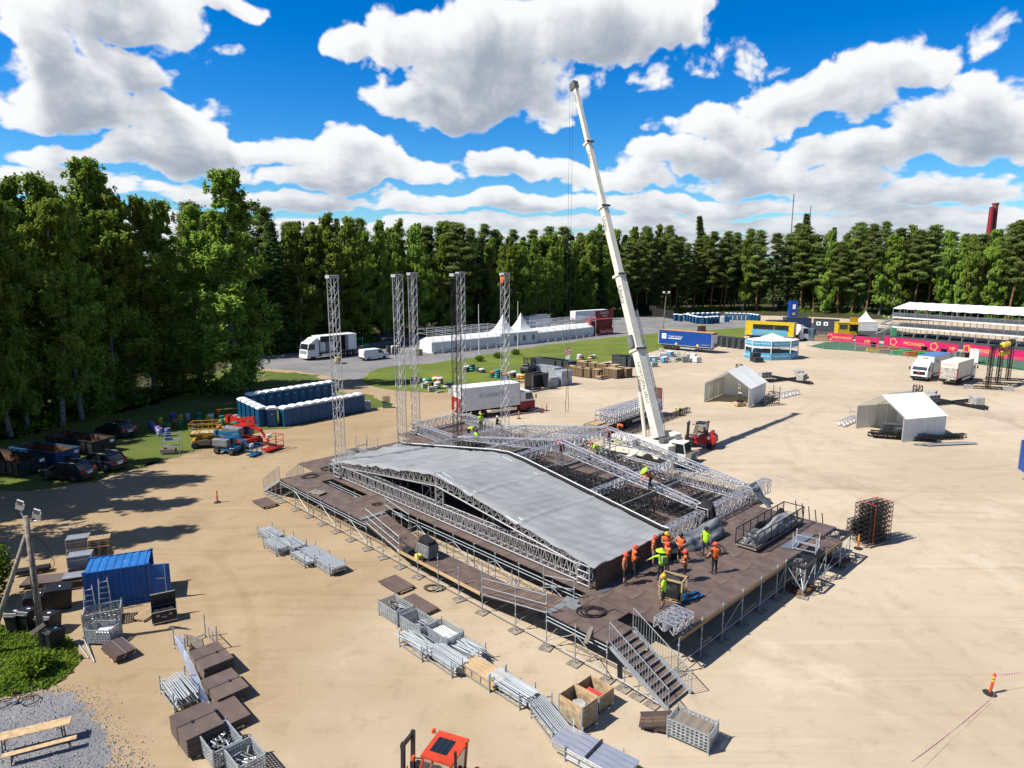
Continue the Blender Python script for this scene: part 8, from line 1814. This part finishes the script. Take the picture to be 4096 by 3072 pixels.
# long wire cage trolley with folded tarpaulins
cg = empty('cage_trolley', ST(2.45, 14.7, ZD), SROT+pi/2, 'long wire cage trolley filled with folded grey tarpaulins', 'trolley'); L, W_, H_ = 6.6, 1.35, 1.2
block('wooden_bed', (0, 0, .2), (L, W_, .12), OLDW, cg)
for x in np.linspace(-L/2, L/2, 8):
    for s in (-W_/2, W_/2): bar('post', (x, s, .2), (x, s, H_ if abs(x) > 3.2 else H_-.05), .05, .05, DKST, cg)
for z in (.3, H_):
    for s in (-W_/2, W_/2): bar('rail', (-L/2, s, z), (L/2, s, z), .05, .05, DKST, cg)
    for x in (-L/2, L/2): bar('rail', (x, -W_/2, z), (x, W_/2, z), .05, .05, DKST, cg)
mb = MB()
for s in (-W_/2, W_/2):
    for k in range(44): mb.tube((-L/2+L*k/44, s, .25), (-L/2+L*k/44, s, H_), .006, 3, cap=False)
    for k in range(1, 7): mb.tube((-L/2, s, .25+k*.15), (L/2, s, .25+k*.15), .006, 3, cap=False)
mb.build('wire_mesh', DKST, cg)['kind'] = 'stuff'
for x in (-2.8, -1, 1, 2.8):
    for s in (-.5, .5): MB().tube((x, s-.03, .08), (x, s+.03, .08), .08, 10).build('castor', RUB, cg)
def heap(L, w_, h, seed, m, parent=None, loc=None, rz=0., name='folded_cloth'):
    rg = np.random.default_rng(seed); nu, nv = 44, 18; ph = rg.random(12)*6.3; vs = []
    for i in range(nu+1):
        x = -L/2+L*i/nu; e_ = min(1, 6*min(i, nu-i)/nu)**.5
        for j in range(nv+1):
            a = pi*j/nv; r = 1+.14*sin(3*a+x*.9+ph[0])+.10*sin(7*a-x*1.1+ph[1])+.06*sin(13*a+x*1.7+ph[2])+.06*sin(x*1.3+ph[3])+.03*sin(x*5+9*a)
            vs.append((x+.06*sin(a*5+x*3), -cos(a)*w_/2*r*e_, max(.01, sin(a)*h*r*e_*(1+.2*sin(x*1.7+ph[4])))))
    mb = MB(); mb.add(vs, [(i*(nv+1)+j, i*(nv+1)+j+1, (i+1)*(nv+1)+j+1, (i+1)*(nv+1)+j) for i in range(nu) for j in range(nv)])
    return mb.build(name, m, parent, loc, rz, smooth=True)
heap(6.1, .75, .72, 3, TARP, cg, (0, -.22, .26), 0); heap(5.6, .5, .66, 4, BLKF, cg, (.3, .34, .26), 0); heap(1.3, .9, .6, 6, TARPD, cg, (-2.5, 0, .3), 0)
o = heap(4.6, 1.25, .85, 8, mat('rolled_grey_tarp', (.20, .215, .23), .5, 0, .15, 2, bump=.5, bscale=4), None, sdeck(2800, 2165)+Vector((0, 0, 0)), R(38)); tag(o, 'crumpled roll of grey tarpaulin lying along the right roof beam', 'tarpaulin')
o = heap(1.4, .9, .5, 9, BLKF, None, sdeck(2690, 2225), R(30)); tag(o, 'dark cloth and straps heaped behind the workers', 'cloth')
# dark cover draped over the rear corner
mb = MB(); n = 12; vs = []
for i in range(n+1):
    for j in range(7): t, q = i/n, j/6; vs.append((-.2+1.5*t+.15*sin(q*6)*t, -.6+1.1*q+.1*sin(t*9), 1.4-1.36*(t**.8)+.08*sin(q*9+t*4)*(1-abs(2*t-1))))
mb.add(vs, [(i*7+j, i*7+j+1, (i+1)*7+j+1, (i+1)*7+j) for i in range(n) for j in range(6)]); o = mb.build('draped_cover', TARPD, None, ST(6.0, 19.6, ZD), SROT, smooth=True); s = o.modifiers.new('thick', 'SOLIDIFY'); s.thickness = .01; tag(o, 'dark cover draped over the right rear corner of the roof frame', 'cover')
e = empty('black_wrap', ST(6.2, 13.2, ZD), SROT, 'black cloth wrapped round the joint on the right roof beam', 'cloth'); heap(1.3, .9, 1.25, 12, BLKF, e)
# cable cart and pallet jack
ce = empty('cable_crate', sdeck(2690, 2392), SROT+.25, 'wooden framed wire crate full of black cables beside the worker', 'crate'); link('pallet', PALM, ce)
for s in (-1, 1):
    for k in (-1, 1): bar('post', (s*.58, k*.4, .14), (s*.58, k*.4, 1.15), .08, .06, PALW, ce)
    bar('top_rail', (-.6, s*.4, 1.15), (.6, s*.4, 1.15), .06, .1, PALW, ce); bar('top_rail', (s*.58, -.4, 1.15), (s*.58, .4, 1.15), .06, .1, PALW, ce)
    mb = MB()
    for k in range(10): mb.tube((-.58+.128*k, s*.4, .16), (-.58+.128*k, s*.4, 1.1), .008, 3, cap=False); mb.tube((-.58, s*.4, .16+.1*k), (.58, s*.4, .16+.1*k), .008, 3, cap=False)
    mb.build('wire_side', DKST, ce)
heap(1.1, .8, 1.05, 15, CABLE, ce, (0, 0, .15), 0, 'cable_heap')
pj = empty('pallet_jack', sdeck(2742, 2398), R(28), 'blue hand pallet jack standing beside the cable crate', 'pallet jack')
for s in (-.19, .19): bar('fork', (-.1, s, .1), (1.05, s, .1), .16, .06, BRTB, pj); MB().tube((.95, s-.03, .05), (.95, s+.03, .05), .05, 8).build('fork_roller', RUB, pj)
MB().bx((-.2, 0, .25), (.2, .5, .35)).build('pump_housing', BRTB, pj); pole('tiller', (-.25, 0, .3), (-.55, 0, 1.15), .025, DKST, pj); pole('tiller_grip', (-.55, -.18, 1.15), (-.55, .18, 1.15), .02, RUB, pj); MB().tube((-.28, -.1, .1), (-.28, .1, .1), .1, 10).build('steer_wheel', RUB, pj)
# pair of short trusses at the stair
for k in range(2): truss('truss_section', ST(1.05-.58*k, -.0, ZD+.03)+SY*.0, ST(1.05-.58*k, 1.75, ZD+.03), .5, .5, ALU, 'short silver truss standing at the deck corner by the stair, %s of two' % ('left', 'right')[k], 'truss', 'short trusses by the stair', pitch=.35, rc=.03)
# planks, rack frame, board
for k in range(6): o = bar('steel_board', ST(1.05-.11*k, 13.2+.05*k, ZD+.05), ST(1.0-.11*k, 16.4, ZD+.05), .1, .07, mat('blue_grey_board', (.17, .20, .26), .5, .2) if k == 0 else bpy.data.materials['blue_grey_board']); tag(o, 'blue grey steel board lying beside the cage trolley, %s from the left' % ORD[k], 'board', 'steel boards on the deck')
e = empty('empty_rack', sdeck(3222, 2196), SROT+.2, 'empty pale steel rack frame at the right deck edge', 'rack')
for x in (-.65, .65):
    for y in (-.5, .5): bar('post', (x, y, 0), (x, y, 1.0), .06, .06, ALU, e)
    for z in (.12, .55): bar('rail', (x, -.5, z), (x, .5, z), .05, .07, ALU, e)
for y in (-.5, .5):
    for z in (.12, .6): bar('rail', (-.65, y, z), (.65, y, z), .05, .06, ALU, e)
coil(sdeck(3262, 2148), 0, 'orange and black rope heap by the empty rack', .35, 4)
o = bar('timber_plank', G(2378, 2462, ZD+.08), G(2343, 2552, ZD+.5), .2, .06, OLDW); o.location.z -= .25; tag(o, 'weathered plank lying across the walkway edge', 'plank')
o = link('wooden_pallet', PALO, loc=sdeck(1268, 1975), rz=SROT+.3); tag(o, 'weathered pallet lying on the left walkway', 'pallet')
def low(px, py): return G(px, py, ZL)
e = empty('control_desk', low(1712, 2228), SROT+.05, 'grey wheeled flight case with a control desk on top, on the ramp', 'flight case'); bevel(MB().box(-.55, .55, -.4, .4, .12, .95).build('case_body', GREYP, e), .02); MB().box(-.5, .5, -.38, .3, .95, 1.05).build('desk', BLKP, e); MB().ext([(-.45, 1.05), (.45, 1.05), (.45, 1.12), (-.45, 1.3)], -.3, .3).build('desk_screen', DKST, e)
for x in (-.25, .25): block('latch', (x, -.41, .55), (.14, .02, .3), CHRM, e)
for x in (-.4, .4):
    for s in (-.3, .3): MB().tube((x, s-.03, .06), (x, s+.03, .06), .06, 8).build('castor', RUB, e)
e = empty('black_case', low(1634, 2216), SROT, 'black case lying open on the ramp', 'case'); bevel(MB().box(-.35, .35, -.25, .25, 0, .3).build('case_body', BLKP, e), .02); block('case_lid', (0, 0, .33), (.68, .48, .05), DKST, e); block('handle', (.37, 0, .16), (.03, .2, .04), CHRM, e)
e = empty('power_box', low(1674, 2243), SROT, 'yellow power distribution box on the ramp edge', 'power box'); bevel(MB().box(-.2, .2, -.16, .16, .12, .42).build('box_body', TXTY, e), .02); pole('stand', (-.15, 0, 0), (-.15, 0, .12), .03, DKST, e); pole('stand', (.15, 0, 0), (.15, 0, .12), .03, DKST, e); pole('plug', (.2, 0, .2), (.38, 0, .12), .05, RED, e)
bk2 = basket(1435, 1838, 'wire basket standing on the rear of the stage', 'bits', 0, 2.0, 1.1, .8); bk2.location.z = ZD+.0; bk2.location.xy = sdeck(1435, 1838).xy
r2 = rack(1468, 1795, 'none', 'empty rack on the rear edge of the stage', 2.2, 1.2, 1.2); r2.location = sdeck(1468, 1795)
e = fcase(1337, 1893, SROT, 'small black case beside the leftmost tower', .7, .5, .75, 1, BLKP); e.location = sdeck(1337, 1893)
for i, (x, y) in enumerate([(2290, 2425), (2283, 2412)]): o = block('grey_sheet', sdeck(x, y)+Vector((0, 0, .05+.06*i)), (.75, .5, .02), GREYP, None, Euler((.15, .1, SROT+.2*i)).to_quaternion()); tag(o, 'small grey plate lying by the cable coil, %s one' % ('lower', 'upper')[i], 'plate')
# ================================================================== people
SKIN = mat('skin', (.46, .25, .16), .6, 0, .08); LIME = mat('lime_shirt', (.55, 1.0, .03), .75, 0, .08, 6); HVO = mat('orange_vest', (1.0, .17, .03), .7, 0, .08, 6); BLKC = mat('black_clothes', (.016, .016, .018), .85, 0, .3, 8); BOOT = mat('work_boots', (.03, .027, .024), .7, 0, .3); GRYC = mat('grey_shorts', (.22, .23, .25), .85); HRED = mat('red_helmet', (1.0, .09, .06), .3, 0, .05); HYEL = mat('yellow_helmet', (.85, .50, .01), .3, 0, .05); HWHT = mat('white_helmet', (.75, .75, .72), .3, 0, .05); HAIR = mat('hair', (.06, .035, .02), .7, 0, .3); REFL = mat('reflective_tape', (.65, .65, .60), .4, 0, .05)
def V3(*a): return np.array(a, float)
def skeleton(pose):
    J = dict(pel=V3(0, 0, .96), spi=V3(0, 0, 1.14), che=V3(.01, 0, 1.34), nek=V3(.01, 0, 1.50), hed=V3(.03, 0, 1.60), top=V3(.03, 0, 1.70))
    for s, k in ((1, 'l'), (-1, 'r')):
        J['sh'+k] = V3(0, .185*s, 1.43); J['el'+k] = V3(-.02, .25*s, 1.16); J['wr'+k] = V3(.06, .26*s, .93); J['ha'+k] = V3(.09, .26*s, .84)
        J['hi'+k] = V3(0, .095*s, .93); J['kn'+k] = V3(.03, .11*s, .52); J['an'+k] = V3(0, .12*s, .10); J['to'+k] = V3(.17, .14*s, .045)
    up = ['spi', 'che', 'nek', 'hed', 'top', 'shl', 'shr', 'ell', 'elr', 'wrl', 'wrr', 'hal', 'har']
    def rot(keys, c, ang):
        for k in keys: d = J[k]-c; J[k] = c+V3(d[0]*cos(ang)+d[2]*sin(ang), d[1], -d[0]*sin(ang)+d[2]*cos(ang))
    if pose == 'walk': J['knl'] += V3(.12, 0, .02); J['anl'] += V3(.2, 0, 0); J['tol'] += V3(.2, 0, 0); J['anr'] += V3(-.18, 0, .03); J['tor'] += V3(-.18, 0, 0); J['wrl'] += V3(-.1, 0, .02); J['hal'] += V3(-.12, 0, .02)
    if pose in ('fold', 'phone'):
        for s, k in ((1, 'l'), (-1, 'r')): J['el'+k] = V3(.02, .27*s, 1.18); J['wr'+k] = V3(.24, .08*s, 1.2 if pose == 'fold' else 1.14); J['ha'+k] = V3(.27, -.0*s, 1.22 if pose == 'fold' else 1.16)
    if pose == 'open':
        for s, k in ((1, 'l'), (-1, 'r')): J['el'+k] = V3(0, .36*s, 1.2); J['wr'+k] = V3(.08, .46*s, 1.0); J['ha'+k] = V3(.1, .5*s, .92)
    if pose == 'point': J['ell'] = V3(.1, .42, 1.36); J['wrl'] = V3(.16, .66, 1.24); J['hal'] = V3(.18, .76, 1.2); J['elr'] = V3(.08, -.28, 1.2); J['wrr'] = V3(.2, -.2, 1.05); J['har'] = V3(.25, -.15, 1.0)
    if pose == 'bend':
        rot(up, J['pel'], 1.35)
        for s, k in ((1, 'l'), (-1, 'r')): c = J['sh'+k]; J['el'+k] = c+V3(.06, .05*s, -.27); J['wr'+k] = c+V3(.12, .03*s, -.50); J['ha'+k] = c+V3(.15, .02*s, -.58); J['kn'+k] += V3(.08, .03*s, 0)
        J['pel'] += V3(-.1, 0, 0)
    if pose == 'lean':
        rot(up, J['pel'], .8)
        for s, k in ((1, 'l'), (-1, 'r')): c = J['sh'+k]; J['el'+k] = c+V3(.14, .07*s, -.24); J['wr'+k] = c+V3(.3, .05*s, -.42); J['ha'+k] = c+V3(.36, .04*s, -.48)
        J['knl'] += V3(.14, 0, .0); J['anl'] += V3(.16, 0, 0); J['tol'] += V3(.16, 0, 0); J['anr'] += V3(-.16, 0, 0); J['tor'] += V3(-.16, 0, 0)
    if pose == 'sit':
        for k in J: J[k] = J[k]-V3(0, 0, .45)
        for s, k in ((1, 'l'), (-1, 'r')): J['kn'+k] = V3(.42, .13*s, .5); J['an'+k] = V3(.45, .13*s, .1); J['to'+k] = V3(.6, .14*s, .05); J['el'+k] = V3(.1, .27*s, .78); J['wr'+k] = V3(.32, .16*s, .74); J['ha'+k] = V3(.4, .14*s, .76)
    if pose == 'climb':
        for s, k in ((1, 'l'), (-1, 'r')): J['el'+k] = V3(.2, .27*s, 1.5+.1*s); J['wr'+k] = V3(.36, .2*s, 1.66+.12*s); J['ha'+k] = V3(.4, .18*s, 1.74+.12*s); J['kn'+k] = V3(.26, .14*s, .62+.08*s); J['an'+k] = V3(.1, .13*s, .22+.12*s); J['to'+k] = V3(.26, .13*s, .2+.12*s)
    return J
BON = [('pel', 'spi', 'torso'), ('spi', 'che', 'torso'), ('che', 'nek', 'neck'), ('nek', 'hed', 'head'), ('hed', 'top', 'head')]
for k in 'lr': BON += [('che', 'sh'+k, 'torso'), ('sh'+k, 'el'+k, 'uarm'), ('el'+k, 'wr'+k, 'farm'), ('wr'+k, 'ha'+k, 'hand'), ('pel', 'hi'+k, 'thigh'), ('hi'+k, 'kn'+k, 'thigh'), ('kn'+k, 'an'+k, 'shank'), ('an'+k, 'to'+k, 'foot')]
RAD = dict(pel=.155, spi=.14, che=.155, nek=.055, hed=.088, top=.082, sh=.078, el=.05, wr=.034, ha=.042, hi=.10, kn=.066, an=.045, to=.042)
PEOPLE = []
def person(label, loc, rz, pose, top, legs, shoes=BOOT, sleeve='short', shorts=False, helmet=None, vest=None, hat=None, hair=None, gloves=None, k=1.03, backpack=None):
    J = skeleton(pose); names = list(J); idx = {n: i for i, n in enumerate(names)}
    me = bpy.data.meshes.new('body_frame'); me.from_pydata([tuple(J[n]) for n in names], [(idx[a], idx[b]) for a, b, _ in BON], []); o = bpy.data.objects.new('body_frame', me); C.objects.link(o)
    o.modifiers.new('skin', 'SKIN'); sv = me.skin_vertices[0].data
    for n in names:
        r = RAD.get(n, RAD.get(n[:2])); sv[idx[n]].radius = (r*(1.0 if n not in ('pel', 'spi', 'che') else .82), r*(1.0 if n not in ('pel', 'spi', 'che') else 1.12)); sv[idx[n]].use_root = n == 'pel'
    s = o.modifiers.new('sub', 'SUBSURF'); s.levels = 1; s.render_levels = 1
    PEOPLE.append((o, J, dict(label=label, loc=loc, rz=rz, pose=pose, top=top, legs=legs, shoes=shoes, sleeve=sleeve, shorts=shorts, helmet=helmet, vest=vest, hat=hat, hair=hair, gloves=gloves, k=k, backpack=backpack)))
sk, OV = sdeck, HVO
person('worker in orange vest and black shorts, leftmost of the group on the stage', sk(2497, 2338), R(-25), 'stand', SKIN, BLKC, sleeve='none', shorts=True, helmet=HRED, vest=OV, gloves=BLKC)
person('worker in orange vest and black trousers, second from the left by the tarpaulin', sk(2535, 2306), R(10), 'phone', BLKC, BLKC, helmet=HRED, vest=OV, gloves=BLKC)
person('worker in orange vest and grey shorts with bare arms', sk(2612, 2262), R(-20), 'stand', SKIN, GRYC, sleeve='none', shorts=True, helmet=HRED, vest=OV)
person('worker in orange vest and yellow helmet behind the others', sk(2662, 2246), R(-80), 'fold', SKIN, BLKC, sleeve='none', helmet=HYEL, vest=OV)
person('worker in orange vest with black long sleeves in the middle of the group', sk(2668, 2292), R(200), 'phone', BLKC, BLKC, sleeve='long', helmet=HRED, vest=OV)
person('worker in open orange vest with black helmet', sk(2720, 2252), R(-120), 'phone', BLKC, BLKC, shorts=True, helmet=BLKP, vest=OV)
person('long haired worker in orange vest and black trousers', sk(2738, 2326), R(165), 'phone', BLKC, BLKC, helmet=HRED, vest=OV, hair=HAIR)
person('man in lime shirt, black shorts and black cap, walking', sk(2820, 2224), R(-110), 'walk', LIME, BLKC, shorts=True, helmet=BLKC)
person('worker in orange vest with black gloves seen from behind, rightmost', sk(2857, 2294), R(110), 'open', BLKC, BLKC, helmet=HRED, vest=OV, gloves=BLKC)
person('worker in lime jacket with wide hat and backpack, pointing left', sk(2642, 2322), R(112), 'point', LIME, BLKC, sleeve='long', hat=LIME, backpack=LIME)
person('man in lime shirt and yellow helmet standing at the cable crate', sk(2652, 2433), R(150), 'phone', LIME, BLKC, shorts=True, helmet=HYEL)
person('worker in lime shirt bending over the third gable truss', G(2392, 1846, 3.75), R(185), 'lean', LIME, BLKC, helmet=HRED)
person('worker in orange shirt and wide green hat kneeling at the third gable truss', G(2602, 1962, 3.3), R(190), 'lean', OV, BLKC, sleeve='long', hat=LIME)
person('worker in lime shirt bending down on the left wing of the stage', G(1872, 1752, ZD+.05), R(-15), 'bend', LIME, BLKC, shorts=True)
person('worker in lime shirt with tool belt standing on the left wing', G(1924, 1722, ZD+.05), R(-60), 'phone', LIME, BLKC, helmet=HYEL)
person('worker in black with white helmet sitting on the rear wing beam', G(1988, 1716, ZD+.6), R(-20), 'sit', BLKC, BLKC, sleeve='long', helmet=HWHT)
person('worker in lime shirt half hidden behind the black truss', G(1908, 1795, ZD+.05), R(-100), 'phone', LIME, BLKC, helmet=BLKC)
person('climber in orange shirt high on the rightmost tower', ST(31.9, 19.1, ZD+14.2), R(60), 'climb', OV, BLKC, shorts=True, helmet=mat('green_helmet', (.02, .35, .16), .3))
person('worker in lime shirt bending over black trusses beyond the crane', G(2722, 1664), R(200), 'bend', LIME, BLKC, shorts=True, helmet=HWHT)
person('worker in red jacket leaning over the back of the crane', G(2492, 1742, 1.55), R(150), 'bend', OV, BLKC, sleeve='long')
person('worker in yellow jacket on the grandstand stair, upper one', c7(826, 450, 2.6), R(-90), 'stand', LIME, BLKC, sleeve='long')
person('worker in yellow jacket on the grandstand stair, lower one', c7(872, 462, 2.6), R(20), 'walk', LIME, BLKC, sleeve='long')
fl = Matrix.Rotation(fk2.rotation_euler.z, 3, 'Z') @ Vector((-.45, 0, 1.0))*1.1; person('forklift driver in orange vest inside the cab', fk2.location+fl-Vector((0, 0, .35)), fk2.rotation_euler.z, 'sit', OV, BLKC, sleeve='long')
bpy.context.view_layer.update(); dg = bpy.context.evaluated_depsgraph_get()
for o, J, q in PEOPLE:
    me = bpy.data.meshes.new_from_object(o.evaluated_get(dg)); me.name = 'person'; bpy.data.objects.remove(o)
    nv = len(me.vertices); co = np.empty(nv*3); me.vertices.foreach_get('co', co); co = co.reshape(-1, 3)
    cen = np.array([co[list(p.vertices)].mean(0) for p in me.polygons])
    best = np.full(len(cen), 9.); part = np.zeros(len(cen), int); tt = np.zeros(len(cen)); PN = ['torso', 'neck', 'head', 'uarm', 'farm', 'hand', 'thigh', 'shank', 'foot']
    for a, b, nme in BON:
        A_, B2 = J[a], J[b]; d_ = B2-A_; t = np.clip(((cen-A_) @ d_)/(d_ @ d_), 0, 1); ds = np.linalg.norm(cen-A_-t[:, None]*d_, axis=1)
        ra, rb_ = RAD.get(a, RAD.get(a[:2])), RAD.get(b, RAD.get(b[:2])); ds = ds/(ra+(rb_-ra)*t); m_ = ds < best; best[m_] = ds[m_]; part[m_] = PN.index(nme); tt[m_] = t[m_]
    SK = SKIN; mats = [q['top'], SK, q['legs'], q['shoes'], q['gloves'] or SK, SK]
    for m_ in mats: me.materials.append(m_)
    for i, p in enumerate(me.polygons):
        n_ = PN[part[i]]; k = 0
        if n_ in ('head', 'neck'): k = 1 if n_ == 'head' or tt[i] > .6 else 0
        elif n_ == 'uarm': k = 1 if q['sleeve'] == 'none' or (q['sleeve'] == 'short' and tt[i] > .7) else 0
        elif n_ == 'farm': k = 0 if q['sleeve'] == 'long' else 1
        elif n_ == 'hand': k = 4
        elif n_ == 'thigh': k = 2
        elif n_ == 'shank': k = 3 if tt[i] > .82 else (1 if q['shorts'] and tt[i] > .12 else 2)
        elif n_ == 'foot': k = 3
        p.material_index = k; p.use_smooth = True
    # fingers and face grown into the same mesh
    mb = MB(); mb.mi = 4
    for s, kk in ((1, 'l'), (-1, 'r')):
        h_, w_ = Vector(J['ha'+kk]), Vector(J['wr'+kk]); f_ = (h_-w_).normalized(); sd_ = Vector((0, 1, 0)).cross(f_).normalized() if abs(f_.y) < .9 else Vector((0, 0, 1)); cu = f_.cross(sd_).normalized()
        for j, (off, ln) in enumerate(((-.027, .07), (-.009, .08), (.009, .078), (.027, .06))): b0 = h_+sd_*off; b1 = b0+f_*ln*.6; mb.tube(b0, b1, .010, 5, .009); mb.tube(b1, b1+f_*ln*.45-cu*.025*s, .009, 5, .007)
        b0 = w_.lerp(h_, .5)-sd_*.03; b1 = b0+f_*.04-sd_*.03; mb.tube(b0, b1, .012, 5, .010); mb.tube(b1, b1+f_*.035, .010, 5, .008)
    hc = Vector((J['hed']+J['top'])/2); hz_ = Vector(J['top']-J['hed']).normalized(); hx_ = (Vector((1, 0, 0))-hz_*hz_.x).normalized() if abs(hz_.x) < .9 else Vector((0, 0, -1)); hy_ = hz_.cross(hx_)
    mb.mi = 1; mb.tube(hc+hx_*.085, hc+hx_*.118-hz_*.02, .018, 5, .012)
    for s in (-1, 1): mb.tube(hc+hy_*s*.085-hx_*.005, hc+hy_*s*.105-hx_*.015, .028, 6, .02)
    mb.mi = 3
    for s in (-1, 1): mb.tube(hc+hx_*.083+hy_*s*.035+hz_*.015, hc+hx_*.094+hy_*s*.035+hz_*.015, .012, 5)
    mb.tube(hc+hx_*.084-hy_*.022-hz_*.055, hc+hx_*.084+hy_*.022-hz_*.055, .007, 4)
    ex = mb.mesh('extra', *mats); bm = bmesh.new(); bm.from_mesh(me); bm.from_mesh(ex); bm.to_mesh(me); bm.free(); bpy.data.meshes.remove(ex)
    e = empty('person', q['loc'], q['rz'], q['label'], 'person', 'workers'); e.scale = (q['k'],)*3
    link('body', me, e)
    HM = Matrix((hx_, hy_, hz_)).transposed().to_4x4(); HM.translation = hc+hz_*.015
    if q['helmet']:
        he = MB().lathe([(.128, 0), (.126, .05), (.105, .1), (.06, .132), (.01, .14)], 14).build('helmet', q['helmet'], e, mw=HM, smooth=True); MB().lathe([(.125, -.005), (.15, -.008), (.15, .006), (.125, .01)], 14, (.025, 0, 0)).build('helmet_brim', q['helmet'], he)
    elif q['hat']: MB().lathe([(.10, 0), (.30, -.01), (.30, .01), (.115, .03), (.11, .1), (.07, .14), (.01, .15)], 16).build('sun_hat', q['hat'], e, mw=HM, smooth=True); MB().lathe([(.112, .03), (.09, .12), (.01, .155)], 12).build('helmet', TRBL, e, mw=HM, smooth=True)
    else: MB().lathe([(.108, -.03), (.112, .03), (.09, .09), (.05, .115), (.01, .12)], 12).build('hair', HAIR, e, mw=HM @ Matrix.Translation((-.012, 0, .0)), smooth=True)
    if q['hair']: MB().tube(hc-hx_*.08+hz_*.04, hc-hx_*.15-hz_*.32, .085, 8, .045).build('hair', q['hair'], e, smooth=True)
    if q['vest']:
        sel = [i for i in range(len(cen)) if PN[part[i]] == 'torso' or (PN[part[i]] == 'neck' and tt[i] < .35) or (PN[part[i]] == 'uarm' and tt[i] < .10)]
        bm = bmesh.new(); bm.from_mesh(me); bm.faces.ensure_lookup_table(); keep = set(sel); bmesh.ops.delete(bm, geom=[f for f in bm.faces if f.index not in keep], context='FACES'); bm.normal_update()
        for v in bm.verts: v.co += v.normal*.022
        for f in bm.faces: z_ = f.calc_center_median().z; f.material_index = 1 if (1.08 < z_ < 1.13 and q['pose'] != 'sit') else 0
        vm = bpy.data.meshes.new('vest'); bm.to_mesh(vm); bm.free(); vm.materials.clear(); vm.materials.append(q['vest']); vm.materials.append(REFL)
        vo = link('vest', vm, e); sm = vo.modifiers.new('thick', 'SOLIDIFY'); sm.thickness = .012
    if q['backpack']: c_ = Vector(J['che']); bevel(MB().bx((-.24, 0, 1.28), (.2, .34, .42)).build('backpack', mat('green_pack', (.25, .42, .08), .7), e), .05, 2); [block('strap', (.0, s*.12, 1.3), (.34, .05, .36), BLKC, e) for s in (-1, 1)]
